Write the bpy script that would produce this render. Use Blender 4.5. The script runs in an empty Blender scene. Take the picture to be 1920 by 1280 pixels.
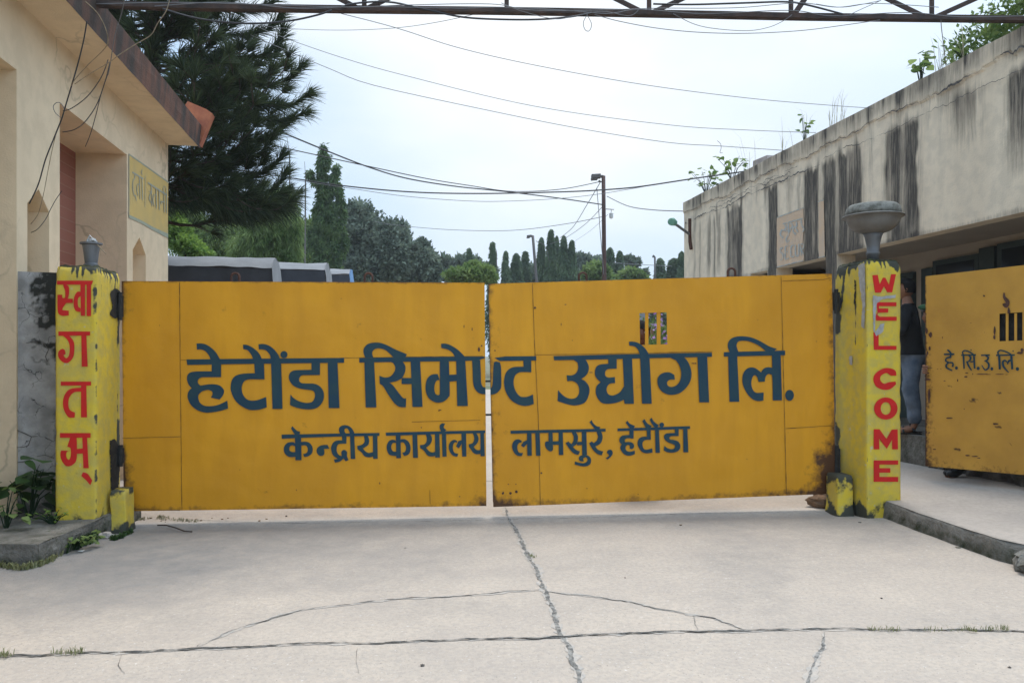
import bpy, bmesh, math, random
from mathutils import Vector, Matrix, noise
from mathutils.geometry import tessellate_polygon
R = math.radians
random.seed(7)
scene = bpy.context.scene
COL = scene.collection

# ------------------------------------------------------------------ camera, light, sky
F = 1450.0          # focal length in photograph pixels
H = 1.45            # eye height
HOR = 668.0         # horizon row
cam_d = bpy.data.cameras.new('camera')
cam_d.sensor_width = 36.0
cam_d.lens = F / 1920 * 36
cam_d.shift_y = (HOR - 640) / 1920
cam_d.clip_start = 0.05
cam_d.clip_end = 9000
cam = bpy.data.objects.new('camera', cam_d)
cam.location = (0, 0, H)
cam.rotation_euler = (R(90), 0, 0)
COL.objects.link(cam)
scene.camera = cam

SUN_EL, SUN_AZ = 74.0, 24.0       # azimuth measured from +Y towards +X
sun_d = bpy.data.lights.new('sun', 'SUN')
sun_d.energy = 2.1
sun_d.angle = R(22)
sun_d.color = (1.0, 0.95, 0.87)
sun = bpy.data.objects.new('sun', sun_d)
_dir = Vector((math.sin(R(SUN_AZ)) * math.cos(R(SUN_EL)), math.cos(R(SUN_AZ)) * math.cos(R(SUN_EL)), math.sin(R(SUN_EL))))
sun.rotation_euler = _dir.to_track_quat('Z', 'Y').to_euler()
COL.objects.link(sun)

world = bpy.data.worlds.new('World')
scene.world = world
world.use_nodes = True
wn, wl = world.node_tree.nodes, world.node_tree.links
wn.clear()
w_out = wn.new('ShaderNodeOutputWorld')
w_bg = wn.new('ShaderNodeBackground')
w_bg.inputs['Strength'].default_value = 0.1
sky = wn.new('ShaderNodeTexSky')
sky.sky_type = 'NISHITA'
sky.sun_disc = False
sky.sun_elevation = R(SUN_EL)
sky.sun_rotation = R(SUN_AZ)
sky.air_density = 1.5
sky.dust_density = 3.0
tc = wn.new('ShaderNodeTexCoord')
mp = wn.new('ShaderNodeMapping')
mp.inputs['Scale'].default_value = (1.0, 1.0, 2.4)
mp.inputs['Location'].default_value = (0.35, 0.1, 0.62)
nz = wn.new('ShaderNodeTexNoise')
nz.inputs['Scale'].default_value = 1.7
nz.inputs['Detail'].default_value = 7
nz.inputs['Roughness'].default_value = 0.5
rp = wn.new('ShaderNodeValToRGB')
rp.color_ramp.elements[0].position = 0.40
rp.color_ramp.elements[1].position = 0.70
# bright part of the overcast, high over the gate
dt = wn.new('ShaderNodeVectorMath'); dt.operation = 'DOT_PRODUCT'
bd = Vector((0.14, 0.86, 0.48)).normalized()
dt.inputs[1].default_value = bd
mr = wn.new('ShaderNodeMapRange')
mr.inputs['From Min'].default_value = 0.86
mr.inputs['From Max'].default_value = 1.0
mr.inputs['To Min'].default_value = 0.0
mr.inputs['To Max'].default_value = 0.8
ad = wn.new('ShaderNodeMath'); ad.operation = 'ADD'; ad.use_clamp = True
mul = wn.new('ShaderNodeMath'); mul.operation = 'MULTIPLY'; mul.inputs[1].default_value = 0.55
cl = wn.new('ShaderNodeMix'); cl.data_type = 'RGBA'
cl.inputs[6].default_value = (4.7, 6.7, 9.2, 1)      # thin blue-white veil
cl.inputs[7].default_value = (9.9, 10.2, 10.5, 1)   # thick bright cloud
mxs = wn.new('ShaderNodeMix'); mxs.data_type = 'RGBA'
mxs.inputs[0].default_value = 0.9
wl.new(tc.outputs['Generated'], mp.inputs['Vector'])
wl.new(mp.outputs['Vector'], nz.inputs['Vector'])
wl.new(nz.outputs['Fac'], rp.inputs['Fac'])
wl.new(rp.outputs['Color'], mul.inputs[0])
wl.new(tc.outputs['Generated'], dt.inputs[0])
wl.new(dt.outputs['Value'], mr.inputs['Value'])
wl.new(mul.outputs[0], ad.inputs[0])
wl.new(mr.outputs[0], ad.inputs[1])
wl.new(ad.outputs[0], cl.inputs[0])
wl.new(sky.outputs['Color'], mxs.inputs[6])
wl.new(cl.outputs[2], mxs.inputs[7])
# unseen sky overhead and behind the viewer, brightened to add fill on the gate
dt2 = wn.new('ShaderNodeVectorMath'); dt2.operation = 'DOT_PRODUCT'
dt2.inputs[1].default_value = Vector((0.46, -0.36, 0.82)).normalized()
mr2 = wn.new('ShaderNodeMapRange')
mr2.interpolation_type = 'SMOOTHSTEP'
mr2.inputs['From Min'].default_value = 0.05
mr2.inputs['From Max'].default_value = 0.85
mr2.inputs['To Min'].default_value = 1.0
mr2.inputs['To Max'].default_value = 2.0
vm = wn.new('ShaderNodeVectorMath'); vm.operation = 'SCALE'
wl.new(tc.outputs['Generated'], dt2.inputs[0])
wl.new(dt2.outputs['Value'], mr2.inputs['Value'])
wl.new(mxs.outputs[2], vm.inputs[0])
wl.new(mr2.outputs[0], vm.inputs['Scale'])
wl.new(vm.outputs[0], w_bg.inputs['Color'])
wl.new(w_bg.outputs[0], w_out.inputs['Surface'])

vs = scene.view_settings
vs.view_transform = 'Standard'
vs.look = 'None'
vs.exposure = 0.22
vs.gamma = 1.0
vs.use_curve_mapping = False

# ------------------------------------------------------------------ geometry helpers
def P(px, py, Y):
    return Vector(((px - 960) / F * Y, Y, H - (py - HOR) / F * Y))

def ray(px, py):
    return Vector(((px - 960) / F, 1.0, -(py - HOR) / F))

def G(px, py, z=0.0):                 # photograph pixel -> point at height z
    d = ray(px, py)
    t = (z - H) / d.z
    return Vector((d.x * t, t, z))

class Plane:                          # vertical plane  a*X + b*Y = c
    def __init__(s, a, b, c, flip=1):
        s.a, s.b, s.c = a, b, c
        s.n = Vector((a, b, 0)).normalized() * flip
    def at(s, px, py, off=0.0):
        d = ray(px, py)
        t = s.c / (s.a * d.x + s.b * d.y)
        return Vector((d.x * t, t, H + d.z * t)) + s.n * off

def nz3(x, y, z=0.0, s=1.0):
    return noise.noise(Vector((x * s, y * s, z * s)))

def fbm(x, y, z=0.0, s=1.0, o=4):
    v, a, t = 0.0, 1.0, 0.0
    for _ in range(o):
        v += a * noise.noise(Vector((x * s, y * s, z * s))); t += a
        a *= .55; s *= 2.03
    return v / t

def sst(a, b, x):
    if a == b: return 0.0 if x < a else 1.0
    t = min(1, max(0, (x - a) / (b - a)))
    return t * t * (3 - 2 * t)

class MB:
    def __init__(s):
        s.v, s.f, s.st = [], [], []
        s.smooth = False
    def vert(s, p, st=0.0):
        s.v.append(tuple(p)); s.st.append(st); return len(s.v) - 1
    def face(s, pts, st=0.0):
        s.f.append([s.vert(p, st) for p in pts])
    def box(s, c, size, rot=None, st=0.0):
        hx, hy, hz = size[0] / 2, size[1] / 2, size[2] / 2
        c = Vector(c); k = len(s.v)
        for dz in (-hz, hz):
            for dx, dy in ((-hx, -hy), (hx, -hy), (hx, hy), (-hx, hy)):
                q = Vector((dx, dy, dz))
                if rot is not None: q = rot @ q
                s.vert(c + q, st)
        for f in ((3, 2, 1, 0), (4, 5, 6, 7), (0, 1, 5, 4), (1, 2, 6, 5), (2, 3, 7, 6), (3, 0, 4, 7)):
            s.f.append([k + i for i in f])
    def prism(s, poly, off, st=0.0):  # polygon (3-D points) pushed by vector off
        n = len(poly); off = Vector(off)
        a = [s.vert(p, st) for p in poly]
        b = [s.vert(Vector(p) + off, st) for p in poly]
        s.f.append(a[::-1]); s.f.append(b)
        for i in range(n):
            j = (i + 1) % n
            s.f.append([a[i], a[j], b[j], b[i]])
    def tube(s, pts, rad, n=8, cap=True, st=0.0):
        pts = [Vector(p) for p in pts]
        if not hasattr(rad, '__len__'): rad = [rad] * len(pts)
        up = Vector((0, 0, 1)); rings = []
        prev = None
        for i, p in enumerate(pts):
            t = (pts[min(i + 1, len(pts) - 1)] - pts[max(i - 1, 0)])
            t = t.normalized() if t.length > 1e-9 else Vector((0, 0, 1))
            if prev is None:
                a = t.cross(up)
                if a.length < .05: a = t.cross(Vector((1, 0, 0)))
            else:
                a = prev - t * prev.dot(t)
                if a.length < 1e-6: a = t.cross(up)
            a.normalize(); b = t.cross(a); prev = a
            rings.append([s.vert(p + (a * math.cos(2 * math.pi * k / n) + b * math.sin(2 * math.pi * k / n)) * rad[i], st) for k in range(n)])
        for i in range(len(pts) - 1):
            for k in range(n):
                s.f.append([rings[i][k], rings[i][(k + 1) % n], rings[i + 1][(k + 1) % n], rings[i + 1][k]])
        if cap:
            s.f.append(rings[0][::-1]); s.f.append(rings[-1])
    def lathe(s, c, prof, n=32, st=0.0):
        c = Vector(c); rings = []
        for r, z in prof:
            rings.append([s.vert(c + Vector((r * math.cos(2 * math.pi * k / n), r * math.sin(2 * math.pi * k / n), z)), st) for k in range(n)])
        for i in range(len(prof) - 1):
            for k in range(n):
                s.f.append([rings[i][k], rings[i][(k + 1) % n], rings[i + 1][(k + 1) % n], rings[i + 1][k]])
        s.f.append(rings[0][::-1]); s.f.append(rings[-1])
    def ball(s, c, r, n=10, m=7, st=0.0, jit=0.0, seed=0):
        c = Vector(c)
        if not hasattr(r, '__len__'): r = (r, r, r)
        rows = []
        for i in range(m + 1):
            th = math.pi * i / m; row = []
            for k in range(n):
                ph = 2 * math.pi * k / n
                d = Vector((math.sin(th) * math.cos(ph), math.sin(th) * math.sin(ph), math.cos(th)))
                q = 1 + jit * noise.noise(d * 1.7 + Vector((seed, seed * .7, 0)))
                row.append(s.vert(c + Vector((d.x * r[0], d.y * r[1], d.z * r[2])) * q, st))
            rows.append(row)
        for i in range(m):
            for k in range(n):
                s.f.append([rows[i][k], rows[i + 1][k], rows[i + 1][(k + 1) % n], rows[i][(k + 1) % n]])
    def grid(s, fn, us, vs_, stf=None, skip=None):   # fn(u,v)->point
        k = len(s.v); nu, nv = len(us), len(vs_)
        for v in vs_:
            for u in us:
                p = fn(u, v)
                s.vert(p, stf(u, v, p) if stf else 0.0)
        for j in range(nv - 1):
            for i in range(nu - 1):
                if skip and skip((us[i] + us[i + 1]) / 2, (vs_[j] + vs_[j + 1]) / 2): continue
                a = k + j * nu + i
                s.f.append([a, a + 1, a + nu + 1, a + nu])
    def add_mesh(s, me, mat=None):
        k = len(s.v)
        for v in me.vertices:
            s.vert(mat @ v.co if mat else v.co)
        for p in me.polygons:
            s.f.append([k + i for i in p.vertices])
    def build(s, name, mat, parent=None, smooth=False, base=None, merge=False):
        me = bpy.data.meshes.new(name)
        b = Vector(base) if base is not None else Vector((0, 0, 0))
        me.from_pydata([(x - b.x, y - b.y, z - b.z) for x, y, z in s.v], [], s.f)
        if any(s.st):
            at = me.attributes.new('stain', 'FLOAT', 'POINT')
            at.data.foreach_set('value', s.st)
        me.materials.append(mat)
        if smooth:
            me.polygons.foreach_set('use_smooth', [True] * len(me.polygons))
        if merge:
            bm = bmesh.new(); bm.from_mesh(me)
            bmesh.ops.remove_doubles(bm, verts=bm.verts, dist=1e-5)
            bmesh.ops.recalc_face_normals(bm, faces=bm.faces)
            bm.to_mesh(me); bm.free()
        me.update()
        o = bpy.data.objects.new(name, me)
        COL.objects.link(o)
        if base is not None: o.location = b
        if parent is not None:
            o.parent = parent
            if base is None and parent.type == 'EMPTY':
                o.location = -Vector(parent['base_at']) if 'base_at' in parent else (0, 0, 0)
            elif parent.type != 'EMPTY':
                o.location = (0, 0, 0)
        return o

def tag(o, label=None, cat=None, group=None, kind=None):
    if label: o['label'] = label
    if cat: o['category'] = cat
    if group: o['group'] = group
    if kind: o['kind'] = kind
    return o

def thing(name, at, label, cat, group=None):     # Empty at the thing's base; children keep world-space meshes
    o = bpy.data.objects.new(name, None)
    COL.objects.link(o)
    o.empty_display_size = .2
    o.location = Vector(at)
    o['base_at'] = list(at)
    return tag(o, label, cat, group)

def clone(o, parent=None):
    c = o.copy(); COL.objects.link(c)
    if parent is not None: c.parent = parent
    for ch in list(o.children): clone(ch, c)
    return c

def lin(a, b, n):
    return [a + (b - a) * i / n for i in range(n + 1)]

# ------------------------------------------------------------------ materials
def material(name, col, col2=None, nscale=3.0, rough=.85, bump=0.0, bscale=60.0, stain=None, stain_break=0.5, stain_scale=9.0,
             metal=0.0, stretch=(1, 1, 1), lo=.35, hi=.65, speck=None, speck_scale=160.0, speck_th=.66, stain_stretch=(1, 1, 1), spec=.35, bump2=0.0, b2scale=5.0, soft=False, speck2=None, grain=None, hard=False, cracks=None, grain_st=None):
    m = bpy.data.materials.new(name); m.use_nodes = True
    nt = m.node_tree; N, L = nt.nodes, nt.links
    bs = N['Principled BSDF']
    bs.inputs['Roughness'].default_value = rough
    bs.inputs['Metallic'].default_value = metal
    bs.inputs['Specular IOR Level'].default_value = spec
    tcn = N.new('ShaderNodeTexCoord'); src = tcn.outputs['Object']
    cur = None
    def nzn(scale, detail=5, st=None, rg=.55):
        n = N.new('ShaderNodeTexNoise')
        n.inputs['Scale'].default_value = scale; n.inputs['Detail'].default_value = detail; n.inputs['Roughness'].default_value = rg
        if st and tuple(st) != (1, 1, 1):
            mpn = N.new('ShaderNodeMapping'); mpn.inputs['Scale'].default_value = st
            L.new(src, mpn.inputs['Vector']); L.new(mpn.outputs[0], n.inputs['Vector'])
        else:
            L.new(src, n.inputs['Vector'])
        return n.outputs['Fac']
    def rng(v, a, b, c=0.0, d=1.0):
        q = N.new('ShaderNodeMapRange'); q.inputs['From Min'].default_value = a; q.inputs['From Max'].default_value = b
        q.inputs['To Min'].default_value = c; q.inputs['To Max'].default_value = d
        L.new(v, q.inputs['Value']); return q.outputs[0]
    def mix(f, a, b):
        q = N.new('ShaderNodeMix'); q.data_type = 'RGBA'
        L.new(f, q.inputs[0])
        for s, x in ((6, a), (7, b)):
            if isinstance(x, tuple): q.inputs[s].default_value = (*x, 1)
            else: L.new(x, q.inputs[s])
        return q.outputs[2]
    if col2 is not None:
        cur = mix(rng(nzn(nscale, 7, stretch), lo, hi), col, col2)
    if speck is not None:
        cur = mix(rng(nzn(speck_scale, 3), speck_th, speck_th + .06), cur if cur else col, speck)
    if speck2 is not None:
        cur = mix(rng(nzn(speck_scale * .7, 2), .67, .74), cur, speck2)
    if grain is not None:
        cur = mix(rng(nzn(grain[1], 4, grain_st), .42, .62, 0, grain[2]), cur, grain[0])
    if stain is not None:
        at = N.new('ShaderNodeAttribute'); at.attribute_name = 'stain'
        nn = nzn(stain_scale, 6, stain_stretch, .65)
        sub = N.new('ShaderNodeMath'); sub.operation = 'ADD'
        L.new(at.outputs['Fac'], sub.inputs[0]); L.new(rng(nn, .2, .8, -stain_break, stain_break), sub.inputs[1])
        gate_ = N.new('ShaderNodeMath'); gate_.operation = 'MULTIPLY'; gate_.use_clamp = True
        L.new(rng(sub.outputs[0], .0 if soft else (.40 if hard else .25), 1.05 if soft else (.60 if hard else .8), 0, .97 if soft else 1), gate_.inputs[0])
        L.new(rng(at.outputs['Fac'], .02, .2), gate_.inputs[1])
        cur = mix(gate_.outputs[0], cur if cur else col, stain)
    if cracks is not None:
        vo = N.new('ShaderNodeTexVoronoi'); vo.feature = 'DISTANCE_TO_EDGE'; vo.inputs['Scale'].default_value = cracks[1]
        wv = N.new('ShaderNodeVectorMath'); wv.operation = 'ADD'
        nv2 = N.new('ShaderNodeTexNoise'); nv2.inputs['Scale'].default_value = cracks[1] * 1.6; nv2.inputs['Detail'].default_value = 4
        L.new(src, nv2.inputs['Vector'])
        sc_ = N.new('ShaderNodeVectorMath'); sc_.operation = 'SCALE'; sc_.inputs['Scale'].default_value = .9 / cracks[1]
        L.new(nv2.outputs['Color'], sc_.inputs[0]); L.new(src, wv.inputs[0]); L.new(sc_.outputs[0], wv.inputs[1]); L.new(wv.outputs[0], vo.inputs['Vector'])
        cm = N.new('ShaderNodeMath'); cm.operation = 'MULTIPLY'
        L.new(rng(vo.outputs['Distance'], .004, .022, 1, 0), cm.inputs[0]); L.new(rng(nzn(cracks[1] * .6, 3), .46, .58), cm.inputs[1])
        cur = mix(cm.outputs[0], cur if cur else col, cracks[0])
    if cur is not None: L.new(cur, bs.inputs['Base Color'])
    else: bs.inputs['Base Color'].default_value = (*col, 1)
    if bump or bump2:
        bn = N.new('ShaderNodeBump'); bn.inputs['Strength'].default_value = 1.0
        bn.inputs['Distance'].default_value = bump
        L.new(nzn(bscale, 6), bn.inputs['Height'])
        last = bn
        if bump2:
            b2 = N.new('ShaderNodeBump'); b2.inputs['Strength'].default_value = 1.0; b2.inputs['Distance'].default_value = bump2
            L.new(nzn(b2scale, 2), b2.inputs['Height']); L.new(bn.outputs[0], b2.inputs['Normal']); last = b2
        L.new(last.outputs[0], bs.inputs['Normal'])
    return m

def leaf_material(name, dark, light, trans=.35, rough=.6):
    m = bpy.data.materials.new(name); m.use_nodes = True
    nt = m.node_tree; N, L = nt.nodes, nt.links
    out = N['Material Output']; bs = N['Principled BSDF']
    bs.inputs['Roughness'].default_value = rough
    bs.inputs['Specular IOR Level'].default_value = .25
    at = N.new('ShaderNodeAttribute'); at.attribute_name = 'stain'
    q = N.new('ShaderNodeMix'); q.data_type = 'RGBA'
    q.inputs[6].default_value = (*dark, 1); q.inputs[7].default_value = (*light, 1)
    L.new(at.outputs['Fac'], q.inputs[0]); L.new(q.outputs[2], bs.inputs['Base Color'])
    tr = N.new('ShaderNodeBsdfTranslucent'); L.new(q.outputs[2], tr.inputs['Color'])
    mx = N.new('ShaderNodeMixShader'); mx.inputs[0].default_value = trans
    L.new(bs.outputs[0], mx.inputs[1]); L.new(tr.outputs[0], mx.inputs[2]); L.new(mx.outputs[0], out.inputs['Surface'])
    return m

def brick_material(name):
    m = bpy.data.materials.new(name); m.use_nodes = True
    nt = m.node_tree; N, L = nt.nodes, nt.links
    bs = N['Principled BSDF']; bs.inputs['Roughness'].default_value = .8
    tcn = N.new('ShaderNodeTexCoord'); sep = N.new('ShaderNodeSeparateXYZ'); cmb = N.new('ShaderNodeCombineXYZ')
    L.new(tcn.outputs['Object'], sep.inputs[0]); L.new(sep.outputs['Y'], cmb.inputs['X']); L.new(sep.outputs['Z'], cmb.inputs['Y'])
    b = N.new('ShaderNodeTexBrick')
    b.inputs['Color1'].default_value = (.24, .085, .055, 1); b.inputs['Color2'].default_value = (.28, .105, .07, 1)
    b.inputs['Mortar'].default_value = (.30, .14, .095, 1)
    b.inputs['Scale'].default_value = 1.0; b.inputs['Brick Width'].default_value = 1.2; b.inputs['Row Height'].default_value = .125
    b.inputs['Mortar Size'].default_value = .008
    L.new(cmb.outputs[0], b.inputs['Vector']); L.new(b.outputs['Color'], bs.inputs['Base Color'])
    bn = N.new('ShaderNodeBump'); bn.inputs['Distance'].default_value = .006; bn.invert = True
    L.new(b.outputs['Fac'], bn.inputs['Height']); L.new(bn.outputs[0], bs.inputs['Normal'])
    return m

M = {}
M['road'] = material('concrete_road', (.485, .408, .332), (.43, .364, .302), 1.8, .9, .006, 70, stain=(.20, .19, .18), stain_break=.25, stain_scale=6, soft=True,
                     speck=(.27, .24, .21), speck_scale=75, speck_th=.635, speck2=(.62, .57, .52), grain=((.33, .29, .255), 34, .42), spec=.2, bump2=.008, b2scale=14)
M['crack'] = material('crack_rubble', (.37, .345, .31), (.13, .125, .115), 30, .95, .03, 45, lo=.35, hi=.62, spec=.1)
M['crack_edge'] = material('crack_worn_edge', (.40, .365, .325), (.47, .41, .35), 18, .95, .012, 60, spec=.1, lo=.42, hi=.58)
M['crack_dark'] = material('crack_gap', (.36, .335, .30), (.085, .08, .074), 11, .95, .02, 60, spec=.1, lo=.38, hi=.62)
M['pave'] = material('pavement_concrete', (.46, .40, .345), (.39, .342, .30), 1.6, .9, .004, 90, stain=(.20, .185, .16), soft=True, grain=((.31, .28, .245), 30, .4), speck=(.3, .285, .27), speck_scale=45, speck_th=.70, spec=.2)
M['kerb'] = material('kerb_concrete', (.23, .215, .19), (.12, .115, .10), 5, .95, .02, 40, stain=(.045, .05, .03), spec=.15)
M['dirt'] = material('earth', (.20, .17, .12), (.10, .12, .05), .6, .95, .02, 20)
M['cream'] = material('cream_plaster', (.70, .555, .375), (.63, .49, .325), 1.2, .9, .003, 70, cracks=((.47, .375, .255), 1.1), grain=((.50, .39, .26), 5, .35), spec=.2, stretch=(1, 1, .4))
M['grime'] = material('mouldy_plaster', (.40, .385, .365), (.22, .215, .205), 5.5, .95, .008, 30, stain=(.035, .035, .03), stain_break=.6, stain_scale=9, cracks=((.03, .03, .028), 7.0), spec=.15)
M['brick'] = brick_material('painted_brick')
M['fascia'] = material('weathered_fascia', (.045, .034, .028), (.15, .068, .042), 5, .9, .01, 50, stretch=(1, 1, .25), lo=.42, hi=.68)
M['orange'] = material('orange_plaster', (.40, .145, .075), (.27, .09, .055), 7, .9, .004, 60, stain=(.05, .035, .03), spec=.2)
M['signY'] = material('faded_yellow_paint', (.58, .40, .13), (.50, .36, .14), 4, .85, .002, 70)
M['signB'] = material('faded_blue_paint', (.30, .31, .25), (.38, .35, .23), 22, .85, lo=.42, hi=.72)
M['signB2'] = material('faded_border_paint', (.27, .30, .24), (.34, .34, .24), 14, .85)
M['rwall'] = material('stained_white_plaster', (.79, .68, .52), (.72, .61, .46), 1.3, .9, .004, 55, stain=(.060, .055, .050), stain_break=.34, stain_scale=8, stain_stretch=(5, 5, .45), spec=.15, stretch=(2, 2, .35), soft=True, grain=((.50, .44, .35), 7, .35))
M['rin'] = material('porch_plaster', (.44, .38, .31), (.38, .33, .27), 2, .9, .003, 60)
M['peach'] = material('faded_peach_paint', (.60, .435, .29), (.55, .43, .32), 7, .9, .003, 70)
M['paleblue'] = material('worn_blue_paint', (.36, .40, .39), (.52, .44, .34), 26, .9, lo=.45, hi=.62)
M['crackline'] = material('plaster_crack', (.06, .055, .05), (.14, .13, .12), 20, .95)
M['gate'] = material('ochre_gate_paint', (.64, .288, .007), (.54, .236, .006), 1.7, .6, .0012, 30, stain=(.075, .030, .010), stain_break=.42, stain_scale=14, spec=.32, bump2=.025, b2scale=2.2, stretch=(1, 1, .5), grain=((.49, .212, .006), 9, .35), grain_st=(1, 1, .16))
M['gate2'] = material('worn_ochre_gate_paint', (.56, .295, .045), (.44, .225, .035), 2.4, .6, .0015, 30, stain=(.06, .026, .012), stain_break=.5, stain_scale=26, spec=.35, bump2=.01, b2scale=2.6)
M['gateback'] = material('gate_back_steel', (.30, .15, .02), (.16, .08, .03), 6, .6)
M['seam'] = material('gate_seam', (.06, .032, .012), (.20, .095, .012), 9, .8, lo=.42, hi=.66)
M['rust'] = material('rust', (.055, .026, .018), (.10, .045, .03), 20, .85, .004, 80)
M['ink'] = material('slate_blue_lettering', (.013, .042, .066), (.021, .052, .058), 7, .6, .0006, 60, spec=.2, lo=.4, hi=.7)
M['red'] = material('red_lettering', (.58, .010, .008), (.48, .012, .008), 6, .6, .0008, 50)
M['post'] = material('yellow_post_paint', (.64, .465, .035), (.57, .42, .06), 3.2, .75, .003, 45, stain=(.050, .052, .038), stain_break=.45, stain_scale=9, spec=.3, speck=(.50, .45, .26), speck_scale=24, speck_th=.67, bump2=.004, b2scale=7, grain=((.40, .33, .11), 13, .5), hard=True)
M['scrape'] = material('bare_grey_plaster', (.40, .39, .37), (.30, .29, .27), 22, .95, .004, 60)
M['moss'] = material('dark_moss', (.022, .022, .012), (.05, .055, .014), 24, .95, .02, 60)
M['black'] = material('soot_black', (.012, .012, .011), (.03, .028, .025), 20, .8, .004, 60)
M['lampgrey'] = material('grey_lamp_metal', (.115, .118, .122), (.16, .16, .16), 8, .5, .002, 40, metal=.2)
M['lampdirt'] = material('mossy_lamp_glass', (.21, .205, .18), (.10, .098, .08), 22, .85, .003, 60, lo=.4, hi=.66)
M['lampbowl'] = material('dull_lamp_bowl', (.17, .16, .145), (.115, .11, .10), 7, .5, .002, 40)
M['white'] = material('dirty_white', (.55, .55, .54), (.40, .40, .38), 22, .7)
M['steel'] = material('dark_truss_steel', (.035, .026, .022), (.075, .045, .034), 9, .8, .003, 60)
M['wire'] = material('black_cable', (.03, .03, .032), rough=.6)
M['wiregrey'] = material('grey_cable', (.14, .14, .145), rough=.6)
M['wiretan'] = material('pale_twine', (.32, .25, .16), (.2, .15, .1), 20, .8)
M['bark'] = material('bark', (.085, .06, .045), (.04, .03, .024), 14, .95, .02, 30)
M['barkpale'] = material('pale_bark', (.23, .19, .14), (.14, .115, .09), 10, .95, .01, 30)
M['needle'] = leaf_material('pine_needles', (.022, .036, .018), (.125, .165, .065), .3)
M['ashoka'] = leaf_material('mast_tree_leaves', (.036, .076, .030), (.15, .23, .08), .38)
M['ashokafar'] = leaf_material('far_mast_tree_leaves', (.055, .095, .052), (.16, .23, .105), .35)
M['grey_leaf'] = leaf_material('grey_green_leaves', (.062, .090, .064), (.26, .31, .23), .38)
M['bright_leaf'] = leaf_material('bright_leaves', (.08, .16, .03), (.30, .42, .09), .5)
M['mid_leaf'] = leaf_material('mid_green_leaves', (.075, .135, .036), (.26, .34, .115), .45)
M['far_leaf'] = leaf_material('far_leaves', (.06, .09, .06), (.15, .19, .12), .3)
M['weed'] = leaf_material('weed_leaves', (.014, .036, .013), (.06, .125, .028), .3)
M['grass'] = leaf_material('grass_blades', (.13, .15, .06), (.32, .32, .17), .4)
M['drygrass'] = leaf_material('dry_grass', (.22, .21, .13), (.42, .40, .30), .4)
M['petal'] = leaf_material('purple_petals', (.28, .12, .36), (.62, .45, .70), .4)
M['tarp'] = material('grey_tarpaulin', (.21, .214, .218), (.165, .168, .175), 3, .7, .012, 6)
M['tarpdark'] = material('navy_tarpaulin', (.034, .037, .045), (.048, .052, .062), 4, .6, .01, 8)
M['tarpblue'] = material('blue_tarpaulin', (.12, .26, .46), (.08, .18, .34), 6, .6)
M['tyre'] = material('tyre_rubber', (.02, .02, .02), rough=.9)
M['truckbody'] = material('truck_body', (.10, .08, .06), (.16, .10, .06), 4, .7)
M['glass'] = material('dark_glass', (.02, .025, .03), rough=.15)
M['carwhite'] = material('white_car_paint', (.72, .73, .74), rough=.3)
M['lamprust'] = material('brown_lamp_pole', (.085, .045, .036), (.06, .035, .03), 6, .75)
M['poleg'] = material('grey_pole', (.10, .09, .085), rough=.7)
M['greenlamp'] = material('green_floodlight', (.11, .27, .19), (.16, .33, .25), 14, .5)
M['tank'] = material('roof_block', (.42, .36, .33), (.34, .29, .27), 5, .9)
M['door'] = material('teal_door', (.075, .105, .10), (.06, .085, .08), 5, .6)
M['frame'] = material('green_grey_frame', (.050, .072, .070), (.036, .052, .050), 6, .6)
M['stone'] = material('rubble_stone', (.15, .13, .11), (.055, .05, .042), 7, .95, .03, 18)
M['brickchunk'] = material('broken_brick', (.22, .13, .07), (.12, .08, .05), 16, .95, .01, 40)
M['skin'] = material('skin', (.25, .12, .07), (.21, .10, .058), 14, .55)
M['skin2'] = material('dark_skin', (.17, .075, .048), (.14, .06, .04), 14, .5)
M['hair'] = material('black_hair', (.006, .0055, .0055), (.012, .011, .010), 60, .8, spec=.15)
M['blackshirt'] = material('black_tshirt', (.008, .0085, .010), (.016, .018, .021), 5, .9, .006, 12)
M['jeans'] = material('washed_jeans', (.075, .105, .15), (.16, .20, .255), 6, .9, .012, 16)
M['olive'] = material('olive_trousers', (.030, .033, .022), (.045, .048, .032), 6, .9, .005, 20)
M['beret'] = material('green_beret', (.012, .055, .025), (.016, .07, .03), 9, .9)
M['leather'] = material('black_leather', (.012, .012, .012), rough=.35)
M['plaid'] = material('maroon_shirt', (.10, .03, .03), (.06, .02, .02), 8, .9)
M['farbuild'] = material('far_grey_wall', (.22, .22, .24), rough=.9)
M['leafdry'] = material('dead_leaf', (.16, .09, .04), (.09, .06, .03), 20, .9)

# ------------------------------------------------------------------ setting: ground, road, pavement
g = MB()
g.face([(-3000, -300, -.06), (3000, -300, -.06), (3000, 6000, -.06), (-3000, 6000, -.06)])
ground = tag(g.build('ground', M['dirt']), kind='structure')

def thr_y(x):                       # the joint of the concrete just in front of the gate
    return 7.02 + .10 * (x + 0.2)

def road_z(x, y):
    d = thr_y(x) - y
    z = -.014 * math.exp(-((d - .22) / .16) ** 2)
    z += .012 * noise.noise(Vector((x * .45, y * .45, 3.1))) * sst(0, 1.5, abs(d))
    return z

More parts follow.
